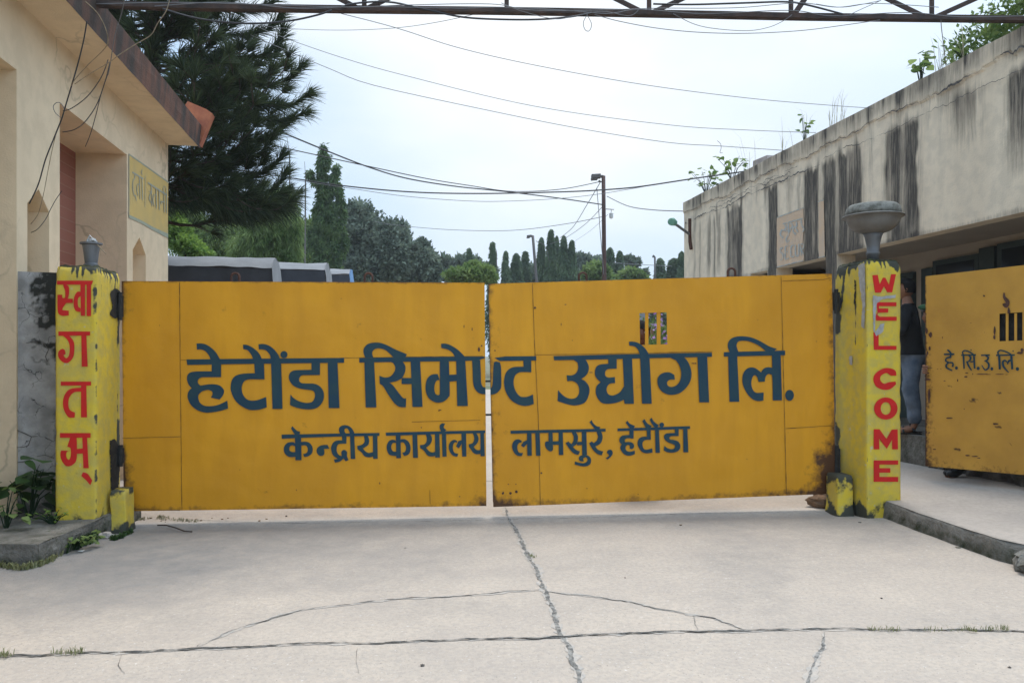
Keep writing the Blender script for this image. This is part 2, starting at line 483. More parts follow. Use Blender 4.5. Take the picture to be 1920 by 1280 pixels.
def road_stain_shade(u, v, p):
    x, y = p.x, p.y
    d = thr_y(x) - y
    s = .80 * sst(2.1, 0, math.hypot((x + 3.25) * .62, (y - 5.85) * 1.15) + .5 * fbm(x, y * 1.6, 1, 1.3, 3))
    ln = ((x + 2.88) * (6.15 - 4.36) - (y - 4.36) * (-1.7 + 2.88)) / 2.14
    s += .17 * math.exp(-((ln - .1) / .42) ** 2) * sst(3.6, 4.6, y) * sst(6.9, 6.0, y) + .14 * math.exp(-((ln - 1.3) / .3) ** 2) * sst(4.2, 5.2, y) * sst(6.9, 6.0, y)
    s += .16 * math.exp(-((x - 1.55 - .12 * (y - 5)) / .28) ** 2) * sst(3.4, 5.0, y)
    s += .34 * sst(2.2, 0.2, x + 3.6) * sst(6.6, 5.2, y) * sst(3.8, 4.6, y)
    s += .14 * math.exp(-((d - .25) / .14) ** 2)  # band before the gate: its soft shadow over the dip, painted in darker
    s += .26 * sst(1.7, 0, math.hypot(x - 2.9, (y - 6.5) * 1.5))
    s += .20 * max(0, fbm(x + 9, y * .7 + 4, 0, .8, 4)) + .22 * max(0, fbm(x * .35 + y * .5, y * 1.1 - x * .5, 2, 1.6, 4))
    return max(0, min(1, s + .08))

rd = MB()
rd.grid(lambda u, v: Vector((u, v, road_z(u, v))), lin(-7, 7.5, 240), lin(-1.0, 9.0, 200), road_stain_shade)
road = tag(rd.build('road', M['road'], smooth=True), kind='structure')
yd = MB()
yd.grid(lambda u, v: Vector((u, v, .0 + .01 * noise.noise(Vector((u * .2, v * .2, 0))))), lin(-16, 5.2, 40), lin(9.0, 34, 40), lambda u, v, p: .12 * max(0, fbm(p.x, p.y, 0, .4, 3)))
yard = tag(yd.build('road', M['road'], smooth=True), kind='structure')
lawn = MB()
lawn.grid(lambda u, v: Vector((u, v, -.02)), lin(-90, 90, 4), lin(34, 400, 4), lambda u, v, p: .5)
tag(lawn.build('ground', M['dirt']), kind='structure')

def crack(pts, w, mb, seed, wob=.011, zoff=.004):
    P0 = [G(x, y) for x, y in pts]
    out = []
    for i in range(len(P0) - 1):
        n = max(2, int((P0[i + 1] - P0[i]).length / .022))
        for k in range(n): out.append(P0[i].lerp(P0[i + 1], k / n))
    out.append(P0[-1])
    L_, R_ = [], []
    for i, p in enumerate(out):
        t = (out[min(i + 1, len(out) - 1)] - out[max(i - 1, 0)]); t.z = 0; t.normalize()
        nrm = Vector((-t.y, t.x, 0))
        s = i * .022
        off = wob * noise.noise(Vector((s * 3, seed, 0))) + wob * .8 * noise.noise(Vector((s * 11, seed, 5))) + wob * .4 * noise.noise(Vector((s * 40, seed, 8)))
        ww = w * (.40 + 1.0 * abs(noise.noise(Vector((s * 2.6, seed, 9)))) + .75 * noise.noise(Vector((s * 13, seed, 2))) + .5 * noise.noise(Vector((s * 37, seed, 6))))
        e = min(1, min(i, len(out) - 1 - i) / 8)
        ww = max(.0016, ww * (.25 + .75 * e))
        a = p + nrm * (off + ww / 2); b = p + nrm * (off - ww / 2)
        a.z = road_z(a.x, a.y) + zoff; b.z = road_z(b.x, b.y) + zoff
        L_.append(mb.vert(a)); R_.append(mb.vert(b))
    for i in range(len(out) - 1):
        mb.f.append([R_[i], R_[i + 1], L_[i + 1], L_[i]])

c1 = [(945, 951), (955, 972), (963, 985), (975, 1008), (985, 1030), (993, 1045), (1005, 1065), (1015, 1090), (1025, 1115), (1035, 1140), (1043, 1165), (1050, 1185), (1065, 1210), (1075, 1235), (1085, 1262), (1097, 1300)]
c2 = [(-60, 1230), (60, 1229), (150, 1224), (250, 1222), (350, 1217), (450, 1213), (560, 1208), (700, 1206), (800, 1202), (900, 1199), (1000, 1198), (1050, 1194), (1150, 1190), (1270, 1186), (1370, 1186), (1420, 1184), (1500, 1181), (1600, 1181), (1700, 1180), (1800, 1180), (1990, 1182)]
c3 = [(370, 1213), (400, 1198), (440, 1182), (490, 1165), (530, 1152), (560, 1145), (610, 1138), (660, 1133), (720, 1125), (800, 1120), (900, 1115), (960, 1109), (1012, 1107)]
c4 = [(1016, 1108), (1080, 1115), (1130, 1122), (1180, 1128), (1230, 1142), (1290, 1152), (1340, 1160), (1380, 1176), (1402, 1184)]
c5 = [(1545, 1186), (1540, 1215), (1530, 1235), (1520, 1262), (1505, 1300)]
c6 = [(270, 968), (400, 976), (500, 979), (560, 979), (640, 978), (720, 976), (800, 975), (900, 973), (960, 971), (1050, 970), (1150, 967), (1280, 962), (1400, 960), (1520, 957)]
mb = MB()
for q_, (c_, w_) in enumerate(((c1, .075), (c2, .045), (c3, .045), (c4, .05), (c5, .06))): crack(c_, w_, mb, 20.0 + q_, .022, .0022)
mb.build('crack_edge', M['crack_edge'], road)
mb = MB()
crack(c1, .032, mb, 1.3, .014); crack(c5, .022, mb, 5.1); crack(c2, .020, mb, 2.2, .016, .0065)
crack([(1005, 1199), (1030, 1197), (1050, 1196), (1085, 1192)], .05, mb, 2.9, .01, .0052)
mb.build('crack', M['crack'], road)
mb = MB()
crack(c2, .0075, mb, 2.5, .018, .009); crack(c3, .015, mb, 3.7, .026); crack(c4, .014, mb, 4.2, .026)
crack(c6, .006, mb, 6.3, .006); crack([(1298, 1155), (1303, 1168), (1305, 1184)], .008, mb, 7.7); crack([(228, 1226), (222, 1246), (236, 1262)], .005, mb, 8.8)
crack([(670, 1216), (668, 1240), (674, 1262)], .003, mb, 9.8)
mb.build('crack', M['crack_dark'], road)

# pavement on the right, one sheet with a real kerb face
KX = 3.40
kerb_line = [(3.28, 9.6), (3.34, 7.6), (3.37, 6.9), (3.38, 6.4), (3.42, 5.9), (3.47, 5.5), (3.58, 5.28), (3.85, 5.10), (4.6, 4.9), (8.0, 4.4)]
def kz(x, y): return .15 + .05 * sst(3.6, 5.0, x)
pv = MB(); rows = []
def dense(pts, step):
    out = []
    for a, b in zip(pts, pts[1:]):
        n = max(1, int(math.hypot(b[0] - a[0], b[1] - a[1]) / step))
        for k in range(n): out.append((a[0] + (b[0] - a[0]) * k / n, a[1] + (b[1] - a[1]) * k / n))
    out.append(pts[-1]); return out
kl = dense(kerb_line, .06)
kl = [(x + .006 * noise.noise(Vector((i * .3, 0, 0))) + .006 * noise.noise(Vector((i * 1.3, 4, 0))), y) for i, (x, y) in enumerate(kl)]
ids = []
for i, (x, y) in enumerate(kl):
    col_ = []
    for k in range(13):
        t = (k / 12) ** 1.5
        X = x + (8.4 - x) * t; Y = y + (max(y, 5) - y) * t
        st = .35 * max(0, fbm(X, Y, 0, 1.1, 4)) + (.28 if k == 0 else 0) + .25 * sst(4.5, 5.2, X) * sst(6, 7.5, Y)
        col_.append(pv.vert((X, Y, kz(X, Y) + (.006 * noise.noise(Vector((X * 3, Y * 3, 0))) if k else .0)), st))
    ids.append(col_)
for i in range(len(ids) - 1):
    for k in range(12):
        pv.f.append([ids[i][k], ids[i][k + 1], ids[i + 1][k + 1], ids[i + 1][k]][::-1])
pavement = tag(pv.build('pavement', M['pave'], smooth=False), kind='structure')
kb = MB(); prev = None
for i, (x, y) in enumerate(kl):
    row = []
    for k, (dx, z) in enumerate(((.02, .149), (.0, .143), (-.012, .12), (-.018, .06), (-.03, -.03))):
        j = .012 * noise.noise(Vector((i * .35, k * .9, 7)))
        row.append(kb.vert((x + dx + j, y + j * .5, z + (j * .3 if k > 1 else 0)), .5 * (k > 2) + .2 * abs(noise.noise(Vector((i * .1, k, 3))))))
    if prev:
        for k in range(4): kb.f.append([prev[k], row[k], row[k + 1], prev[k + 1]])
    prev = row
tag(kb.build('kerb', M['kerb'], smooth=True), kind='structure')

# broken end of the kerb: a lump of rough concrete
rb = MB(); rb.ball((3.66, 5.16, .05), (.24, .2, .12), 18, 10, .2, .6, 3.0); rb.ball((3.87, 5.0, .04), (.2, .14, .08), 14, 8, .1, .7, 8.0); rb.ball((3.50, 5.22, .03), (.09, .1, .06), 10, 7, .1, .8, 5.0)
tag(rb.build('concrete_rubble', M['kerb']), 'broken lump of pale concrete at the near end of the right kerb', 'rubble')

# ledge on the left, in front of the building
LZ = .15
lg = MB()
ledge = [(-7.5, 5.5), (-3.27, 5.35), (-3.30, 5.98), (-3.335, 6.9), (-7.5, 6.9)]
top = [Vector((x, y, LZ)) for x, y in ledge]
lg.grid(lambda u, v: Vector((-7.5 + (4.22 - .03 * v) * u, 5.5 - .14 * u * (1 - v) + (6.9 - 5.5) * v, LZ + .012 * noise.noise(Vector((u * 14, v * 6, 0))))), lin(0, 1, 50), lin(0, 1, 14), lambda u, v, p: .5 * abs(fbm(p.x, p.y, 0, 3, 3)) + .25)
lg.grid(lambda u, v: Vector((-7.5 + 4.22 * u + .008 * noise.noise(Vector((u * 30, v * 3, 2))), 5.5 - .14 * u - .01 * noise.noise(Vector((u * 30, v * 3, 0))), LZ - .22 * v)), lin(0, 1, 60), lin(0, 1, 5), lambda u, v, p: .2 + .5 * v)
lg.grid(lambda u, v: Vector((-3.28 - .03 * u + .012 * noise.noise(Vector((u * 9, v * 3, 5))), 5.36 + 1.54 * u, LZ - .22 * v)), lin(0, 1, 24), lin(0, 1, 5), lambda u, v, p: .25 + .6 * v)
tag(lg.build('kerb', M['kerb']), kind='structure')

# ------------------------------------------------------------------ gate posts
def post(name, A, B, C, top, label, grp, seed, stf):
    A, B, C = (Vector((p.x, p.y, 0)) for p in (A, B, C))
    D = A + (C - B)
    base = (A + B + C + D) / 4
    t = thing(name, base, label, 'gate post', grp)
    mb = MB()
    loop = [A, B, C, D]
    per = []
    for i in range(4):
        a, b = loop[i], loop[(i + 1) % 4]
        n = max(4, int((b - a).length / .02))
        for k in range(n): per.append((a.lerp(b, k / n), i, k / n))
    cen = base
    nz_ = int(top / .025)
    rows = []
    for j in range(nz_ + 1):
        z = -.05 + (top + .05) * j / nz_
        row = []
        for q, (p, i, f) in enumerate(per):
            d = (p - cen); d.normalize()
            corner = min(f, 1 - f)
            rnd = -.007 * sst(.07, 0, corner)
            w = .003 * noise.noise(Vector((p.x * 4 + seed, p.y * 4, z * 3))) + .0025 * noise.noise(Vector((p.x * 22 + seed, p.y * 22, z * 16)))
            chip = -.022 * max(0, noise.noise(Vector((p.x * 3, p.y * 3, z * 7 + seed))) - .15) * sst(.1, .0, corner)
            rt = -.02 * sst(top - .05, top, z)
            pp = p + d * (w + rnd + chip + rt)
            row.append(mb.vert((pp.x, pp.y, z + (.012 * noise.noise(Vector((p.x * 7, p.y * 7, seed))) if j == nz_ else 0)), stf(i, f, z, pp)))
        rows.append(row)
    n = len(per)
    for j in range(nz_):
        for k in range(n):
            mb.f.append([rows[j][k], rows[j][(k + 1) % n], rows[j + 1][(k + 1) % n], rows[j + 1][k]])
    mb.f.append(rows[-1])
    mb.build('shaft', M['post'], t, smooth=True)
    cap = MB()
    def in_quad(u, v, z): 
        p = A.lerp(B, u).lerp(D.lerp(C, u), v); return Vector((p.x, p.y, z))
    cap.grid(lambda u, v: in_quad(.03 + .94 * u, .03 + .94 * v, top + .012 + .02 * abs(noise.noise(Vector((u * 6, v * 8, seed)))) - .03 * (max(abs(u - .5), abs(v - .5)) > .49)), lin(0, 1, 16), lin(0, 1, 22))
    cap.build('moss_cap', M['moss'], t, smooth=True)
    return t, A, B, C, D

def st_left(i, f, z, p):
    s = 0
    n = fbm(p.x, p.y, z * .35, 7, 3)
    s += sst(2.06, 2.17, z + .16 * n + .10 * noise.noise(Vector((f * 14 + i, 3, z * .8)))) * (.9 if i == 0 else .8)
    if i == 1:
        s += .8 * sst(.70, .97, f + .12 * n) * sst(1.4, 1.7, z) * sst(2.0, 1.85, z)      # soot behind the upper hinge
        s += .85 * sst(.78, .9, f) * sst(.55, .7, z) * sst(.95, .86, z)
        s += .45 * sst(.80, .88, f) * sst(.92, .87, f) * sst(.35, .5, z) * sst(1.9, 1.2, z)
        s += .55 * (noise.noise(Vector((f * 18, 3, z * 1.2))) > .25) * sst(1.75, 2.1, z)
    s += .8 * sst(.26, .05, z + .18 * n)
    s += .75 * (i == 0) * sst(.85, 1, f) * sst(1.72, 1.82, z + .1 * n)
    s += .5 * sst(.9, 1.0, f if i == 0 else 1 - f) * (noise.noise(Vector((z * 9, 1, 2))) > .0) + .30 * max(0, n) 
    if z < .7 and i == 0: s += .28 * sst(.7, .25, z) * max(0, n + .15)
    return min(1, max(0, s))

LA, LB, LC = P(103, 668, 6.13), P(181, 668, 6.17), P(226, 668, 6.70)
tL, LA, LB, LC, LD = post('gate_post', LA, LB, LC, 2.16, 'yellow gate post with red vertical Devanagari lettering and a grey bucket lamp on top', 'yellow gate posts', 1.7, st_left)

def st_right(i, f, z, p):
    n = fbm(p.x, p.y, z * .35, 7, 3)
    s = sst(2.21, 2.32, z + .14 * n + .09 * noise.noise(Vector((f * 14 + i, 3, z * .8)))) * .9
    if i == 3:                        # side facing the gate: f=0 at the far back edge
        s += .8 * sst(.28, .06, f + .1 * n) * sst(.25, .4, z) * sst(.95, .7, z)
        s += .9 * sst(.30, .05, f) * sst(1.62, 1.72, z) * sst(2.03, 1.9, z)
        s += .75 * sst(.10, .0, abs(f - .33 + .35 * (2.3 - z) + .05 * n)) * sst(1.85, 2.0, z)
        s += .55 * sst(.05, .0, abs(f - .66 + .03 * n)) * sst(1.45, 1.6, z) * sst(2.1, 1.9, z)
        s += .25 * sst(.5, .1, f) * max(0, n + .3)
    s += .75 * sst(.25, .03, z + .15 * n) * (.6 if i == 0 else 1) + .30 * max(0, n) + .4 * sst(.06, 0, f) * (i == 0) * (noise.noise(Vector((z * 8, 1, 2))) > .1)
    return min(1, max(0, s))

RA, RB, RC = P(1626, 668, 6.93), P(1690, 668, 7.0), P(1565, 668, 7.46)
# order A(front left) B(front right) then the back corners
RBc = RB + (RC - RA)
tR, RA, RB, RC_, RD = post('gate_post', RA, RB, RBc, 2.31, 'yellow gate post with red WELCOME lettering and a wide bowl lamp on top', 'yellow gate posts', 5.3, st_right)
RL = RD                               # back left corner, where the gate hangs

def stub(c, w, d, h, ang, parent, seed, dirt=0.0):
    mb = MB(); rot = Matrix.Rotation(ang, 3, 'Z')
    n = 9
    for face in range(5):
        pass
    rows = []
    per = []
    for k in range(36):
        a = 2 * math.pi * k / 36
        q = 11
        x = math.copysign(abs(math.cos(a)) ** (2 / q), math.cos(a)) * w / 2
        y = math.copysign(abs(math.sin(a)) ** (2 / q), math.sin(a)) * d / 2
        per.append((x, y))
    for j in range(13):
        z = -.04 + (h + .04) * j / 12
        gr = 1 + .10 * sst(.1, 0, z) - .10 * sst(h - .03, h, z)
        row = []
        for x, y in per:
            p = rot @ Vector((x * gr, y * gr, 0)) + Vector((c[0], c[1], z))
            w_ = .007 * noise.noise(Vector((p.x * 9 + seed, p.y * 9, z * 9)))
            st = .8 * sst(h - .10, h, z + .1 * noise.noise(Vector((p.x * 14, p.y * 14, z * 4)))) * .75 + .9 * sst(.12, .02, z + .12 * noise.noise(Vector((p.x * 8, p.y * 8, seed))))
            st += dirt * sst(-.05, .25, noise.noise(Vector((p.x * 9, p.y * 9, z * 5 + seed))) + .5 * (x > 0))
            row.append(mb.vert((p.x + w_, p.y + w_, z), min(1, st)))
        rows.append(row)
    for j in range(12):
        for k in range(36):
            mb.f.append([rows[j][k], rows[j][(k + 1) % 36], rows[j + 1][(k + 1) % 36], rows[j + 1][k]])
    mb.f.append(rows[-1])
    return mb.build('hinge_plinth', M['post'], parent, smooth=True)
s1 = G(226, 1000); stub((s1.x - .055, s1.y + .14), .125, .20, .345, .1, tL, 2.0)
s2 = G(1578, 966); stub((s2.x + .035, s2.y + .13), .155, .22, .36, .1, tR, 6.0, .45)

def plaster_patch(name, mat, plane, polys, parent, off=.006):
    mb = MB()
    for poly in polys:
        pts = [plane.at(x, y, off) for x, y in poly]
        mb.face(pts)
    return mb.build(name, mat, parent)

def line_plane(a, b, flip=1):
    d = (b - a); n = Vector((d.y, -d.x, 0))
    n.normalize()
    return Plane(n.x, n.y, n.x * a.x + n.y * a.y, flip)
pl_front = line_plane(LA, LB); pr_front = line_plane(RA, RB)
pl_side = line_plane(LB, LC); pr_side = line_plane(RL, RA)
for p_ in (pl_front, pr_front, pl_side, pr_side):     # normals towards the camera
    q_ = p_.at(960, 668) if False else None
if pl_front.n.y > 0: pl_front.n *= -1
if pr_front.n.y > 0: pr_front.n *= -1
if pl_side.n.x < 0: pl_side.n *= -1
if pr_side.n.x > 0: pr_side.n *= -1
def jag(poly, amp, seed):
    out = []
    for i, (x, y) in enumerate(poly):
        x2, y2 = poly[(i + 1) % len(poly)]
        n = max(1, int(math.hypot(x2 - x, y2 - y) / 3))
        for k in range(n):
            f = k / n; X = x + (x2 - x) * f; Y = y + (y2 - y) * f
            out.append((X + amp * noise.noise(Vector((X * .3, Y * .3, seed))), Y + amp * noise.noise(Vector((X * .3, Y * .3, seed + 9)))))
    return out
def patch_tess(name, mat, plane, polys, parent, off=.012, amp=2.0):
    mb = MB()
    for s_, poly in enumerate(polys):
        pts = [plane.at(x, y, off + .0008 * s_) for x, y in jag(poly, amp, s_ * 3.1)]
        for tri in tessellate_polygon([pts]): mb.face([pts[i] for i in tri])
    return mb.build(name, mat, parent)

# ------------------------------------------------------------------ the closed double gate
GL, GM_, GR_ = P(228, 668, 6.66), P(908, 668, 6.985), P(1566, 668, 7.32)
gpl = line_plane(GL, GR_)
if gpl.n.y > 0: gpl.n *= -1

def gate_leaf(t, corners, us, vs_, holes, stf, matn, plane, depth=.05):
    # corners (px): top-left, top-right, bottom-right, bottom-left
    c = [plane.at(x, y) for x, y in corners]
    def fn(u, v):
        p = c[0].lerp(c[1], u).lerp(c[3].lerp(c[2], u), v)
        w = .0036 * noise.noise(Vector((p.x * 1.6, 0, p.z * 1.6))) + .0022 * noise.noise(Vector((p.x * 5, 3, p.z * 5))) + .001 * noise.noise(Vector((p.x * 14, 5, p.z * 14)))
        return p + plane.n * w
    def skip(u, v):
        return any(a < u < b and e < v < f for a, b, e, f in holes)
    mb = MB(); mb.grid(fn, us, vs_, stf, skip)
    mb.build('sheet', M[matn], t, smooth=True)
    fr = MB(); back = -plane.n
    def bar(u0, v0, u1, v1, w, o=.006):
        a, b = fn(u0, v0) + back * (o + w / 2), fn(u1, v1) + back * (o + w / 2)
        ax = (b - a).normalized(); sd = ax.cross(plane.n).normalized()
        L = (b - a).length
        rot = Matrix((ax, plane.n, sd)).transposed()
        fr.box((a + b) / 2, (L, w, w), rot)
    e = .006
    bar(e, .010, 1 - e, .010, .042); bar(e, .990, 1 - e, .990, .042)
    bar(e, .02, e, .98, .04, .008); bar(1 - e, .02, 1 - e, .98, .04, .008); bar(.02, .5, .98, .5, .036, .009)
    return fn, fr
def inv_bilinear(corners, x, y):
    u = v = .5
    (x0, y0), (x1, y1), (x2, y2), (x3, y3) = corners
    for _ in range(12):
        xa = x0 + (x1 - x0) * u; xb = x3 + (x2 - x3) * u
        ya = y0 + (y1 - y0) * u; yb = y3 + (y2 - y3) * u
        v = min(1.2, max(-.2, (y - ya) / ((yb - ya) or 1)))
        xl = x0 + (x3 - x0) * v; xr = x1 + (x2 - x1) * v
        u = min(1.2, max(-.2, (x - xl) / ((xr - xl) or 1)))
    return u, v
def seams(mb, plane, lines, w=.0066, off=.0072, seed=0):
    for q, pts in enumerate(lines):
        P0 = [plane.at(x, y, off) for x, y in pts]; out = []
        for a, b in zip(P0, P0[1:]):
            n = max(1, int((b - a).length / .03))
            for k in range(n): out.append(a.lerp(b, k / n))
        out.append(P0[-1]); ids = []
        for i, p in enumerate(out):
            t = (out[min(i + 1, len(out) - 1)] - out[max(0, i - 1)]).normalized()
            s = t.cross(plane.n)
            ww = w * (.5 + .8 * abs(noise.noise(Vector((i * .25, q * 3 + seed, 0)))))
            o = .0015 * noise.noise(Vector((i * .4, q * 5 + seed, 3)))
            ids.append((mb.vert(p + s * (ww / 2 + o)), mb.vert(p - s * (ww / 2 - o))))
        for (a, b), (c, d) in zip(ids, ids[1:]): mb.f.append([a, b, d, c])

cL = [(228, 527), (908.5, 530), (912, 948), (232, 958)]
cR = [(916, 532), (1560, 513), (1567, 925), (925, 950)]
def stL(u, v, p):
    n = fbm(p.x, p.z, 1, 4, 3); n2 = noise.noise(Vector((p.x * 30, p.z * 6, 0)))
    s = .42 * sst(.012, 0, u + .006 * n) + .5 * sst(.014, 0, v + .006 * n) + .40 * sst(.955, 1, v + .02 * n)
    s += .34 * sst(.06, 0, u) * sst(.25, .1, v) + .55 * sst(.05, .0, u) * sst(.68, .8, v)
    s += .40 * sst(.93, 1, u + .03 * n) * (.35 + .5 * n) * sst(.15, .3, v) + .25 * sst(.9, 1, u) * sst(.85, 1, v)
    s += .13 * max(0, n) + .10 * max(0, n2)
    s += .28 * (noise.noise(Vector((p.x * 9, p.z * 9, 7))) > .66)
    return max(0, min(1, s))
def stR(u, v, p):
    n = fbm(p.x, p.z, 1, 4, 3)
    s = .45 * sst(.012, 0, u + .006 * n) + .30 * sst(.012, 0, v) + .46 * sst(.955, 1, v + .02 * n)
    s += .42 * sst(.10, 0, u + .05 * n) * (.3 + .9 * max(0, n + .15)) + .35 * sst(.13, .02, u) * sst(.9, 1, v)
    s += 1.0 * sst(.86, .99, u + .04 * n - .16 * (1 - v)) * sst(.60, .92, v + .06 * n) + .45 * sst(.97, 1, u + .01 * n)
    s += .12 * max(0, n)
    s += .28 * (noise.noise(Vector((p.x * 9, p.z * 9, 17))) > .66)
    return max(0, min(1, s))
tGL = thing('gate_leaf', (GL.x, GL.y, 0), 'ochre sheet metal gate leaf with the left half of the blue lettering', 'gate', 'gate leaves')
tGR = thing('gate_leaf', (GR_.x, GR_.y, 0), 'ochre sheet metal gate leaf with a small barred peep slot, hung on the WELCOME post', 'gate', 'gate leaves')
fnL, frL = gate_leaf(tGL, cL, lin(0, 1, 130), lin(0, 1, 80), [], stL, 'gate', gpl)
frL.build('frame', M['gateback'], tGL)
c3R = [gpl.at(x, y) for x, y in cR]
def uvR(px, py):
    p = gpl.at(px, py)
    q = [((c - c3R[0]).dot((c3R[1] - c3R[0]).normalized()), c.z) for c in c3R]
    return inv_bilinear(q, (p - c3R[0]).dot((c3R[1] - c3R[0]).normalized()), p.z)
h0, h1 = uvR(1199, 587), uvR(1251, 645)
def with_lines(n, *vals):
    l = lin(0, 1, n)
    for v in vals:
        i = min(range(1, n), key=lambda k: abs(l[k] - v)); l[i] = v
    return l
uR = with_lines(126, h0[0], h1[0]); vR = with_lines(80, h0[1], h1[1])
fnR, frR = gate_leaf(tGR, cR, uR, vR, [(h0[0], h1[0], h0[1], h1[1])], stR, 'gate', gpl)
frR.build('frame', M['gateback'], tGR)
for x0, x1 in ((1209.5, 1216), (1231.5, 1238.5)):
    bb = MB()
    a, b = gpl.at((x0 + x1) / 2, 584, -.012), gpl.at((x0 + x1) / 2 + 1, 648, -.012)
    wd = (x1 - x0) / F * a.y
    bb.box((a + b) / 2, (wd, .006, (a - b).length), Matrix.Rotation(math.atan2(GR_.y - GL.y, GR_.x - GL.x), 3, 'Z'))
    bb.build('slot_bar', M['gate'], tGR)
sm = MB()
seams(sm, gpl, [[(337, 528.5), (338.5, 700), (341.5, 956)], [(339, 675), (480, 673.5), (640, 671), (770, 669), (905, 667.5)], [(230, 821), (340, 818)], [(772, 790.5), (830, 789), (900, 787)], [(241, 953), (338, 956)], [(806, 918), (806.5, 944)]], seed=1)
sm.build('seam', M['seam'], tGL)
sm = MB()
seams(sm, gpl, [[(998, 531), (1002, 640), (1009, 780), (1013, 946)], [(1464, 518), (1467, 640), (1474, 926)], [(1004, 665), (1090, 664), (1200, 662), (1335, 659)], [(1472, 803), (1564, 797)], [(1466, 527), (1545, 524), (1556, 521)]], seed=4)
sm.build('seam', M['seam'], tGR)
# rust marks and small dark specks of the sheet
def specks(mb, plane, spots, off=.0075, seed=0):
    for q, (x, y, rx, ry) in enumerate(spots):
        pts = []
        for k in range(9):
            a = 2 * math.pi * k / 9; j = 1 + .45 * noise.noise(Vector((math.cos(a) * 2, math.sin(a) * 2, q * 3.3 + seed)))
            pts.append(plane.at(x + rx * math.cos(a) * j, y + ry * math.sin(a) * j, off + .0002 * (q % 5)))
        mb.face(pts[::-1])
sp = MB(); specks(sp, gpl, [(825, 768, 3, 1), (823, 770, 1.5, .8), (898, 655, 2, 4), (903, 648, 1.5, 1.5), (885, 617, .8, 3), (870, 612, .8, 3), (556, 918, .8, 1.5), (790, 801, 1.2, 1), (300, 610, .8, .8), (640, 560, 1, .7), (712, 905, 1, 2), (450, 880, .8, .7), (862, 930, 1.2, 1)])
sp.build('rust_stain', M['rust'], tGL)
sp = MB(); specks(sp, gpl, [(1300, 681, 4, 1), (1304, 681, 1.5, 1.4), (928, 657, 1.4, 1.2), (953, 907, 1.2, 1), (967, 907, 1, 1.2), (943, 924, 2.3, 2.6), (957, 924, 2.4, 2.4), (968, 921, 2.6, 2.6), (1003, 577, 2, 2), (1108, 698, 3.5, .7), (1060, 571, 2, .8), (1052, 608, .7, 2.5), (1073, 638, .9, .8), (1230, 840, 1, .8), (1100, 915, 1.2, .8), (1400, 860, .8, .8), (1015, 886, 2, 1.5), (930, 690, 2.5, 10), (1196, 926, 1, .8), (1420, 600, .7, .7), (1530, 640, .8, .8)])
sp.build('rust_stain', M['rust'], tGR)
# latch bars across the gap, drop-bolt brackets over the top edge, hinges
lt = MB()
for y in (715, 778):
    a, b = gpl.at(904, y, -.02), gpl.at(932, y - 1, -.02)
    lt.box((a + b) / 2, ((b - a).length, .02, .017), Matrix.Rotation(math.atan2(GR_.y - GL.y, GR_.x - GL.x), 3, 'Z'))
lt.build('latch', M['black'], tGR)
def bracket(px, top, bot, parent):
    mb = MB(); y = gpl.at(px, 600, -.06)
    s = y.y / F
    pts = []
    zt, zb = H - (top - HOR) * s, H - (bot - HOR) * s
    r = .035
    for k in range(13):
        a = math.pi * k / 12
        pts.append(Vector((y.x - r * math.cos(a), y.y, zt - r + r * math.sin(a))))
    pts = [Vector((y.x - r, y.y, zb))] + pts + [Vector((y.x + r, y.y, zb))]
    mb.tube(pts, .011, 6)
    mb.box((y.x, y.y, (zt + zb) / 2 - .015), (.03, .012, .03))
    mb.build('bolt_ring', M['rust'], parent)
bracket(690, 512, 545, tGL); bracket(438, 512, 545, tGL); bracket(1095, 511, 545, tGR); bracket(1376, 503, 535, tGR)
def hinge(px0, px1, y0, y1, off, parent, Yd):
    mb = MB(); a, b = P(px0, (y0 + y1) / 2, Yd), P(px1, (y0 + y1) / 2, Yd)
    h_ = (y1 - y0) / F * Yd
    mb.box((a + b) / 2, ((b - a).length, .06, h_), Matrix.Rotation(.1, 3, 'Z'))
    mb.tube([P(px1 - 4, y0 - 6, Yd - .02), P(px1 - 4, y1 + 6, Yd - .02)], .02, 8)
    mb.build('hinge', M['black'], parent)
hinge(215, 229, 554, 594, 0, tGL, 6.63); hinge(211, 230, 840, 868, 0, tGL, 6.63)
hinge(1562, 1572, 548, 582, 0, tGR, 7.34); hinge(1563, 1573, 840, 900, 0, tGR, 7.34)
scr = patch_tess('worn_stain', M['scrape'], pr_side, [[(1610, 498), (1623, 492), (1624, 560), (1622, 616), (1616, 612), (1618, 570), (1612, 530)], [(1593, 668), (1599, 668), (1600, 684), (1595, 684)]], tR, .007)
patch_tess('worn_stain', M['scrape'], pr_front, [[(1636, 553), (1645, 556), (1658, 555), (1679, 553), (1678, 559), (1660, 560), (1652, 561), (1643, 570), (1640, 600), (1640, 622), (1650, 608), (1657, 606), (1655, 622), (1642, 630), (1637, 620), (1636, 580)]], tR, .0062, 1.6)
patch_tess('worn_stain', M['black'], pr_side, [[(1568, 556), (1576, 553), (1580, 566), (1577, 582), (1569, 584)], [(1603, 524), (1606, 526), (1606, 560), (1603, 575), (1602, 556), (1604, 545)]], tR, .007)
patch_tess('worn_stain', M['black'], pl_side, [[(205, 548), (214, 540), (224, 546), (226, 560), (226, 590), (216, 598), (204, 590), (210, 575)], [(204, 826), (213, 822), (221, 835), (224, 870), (220, 918), (207, 920), (206, 860)]], tL, .006)

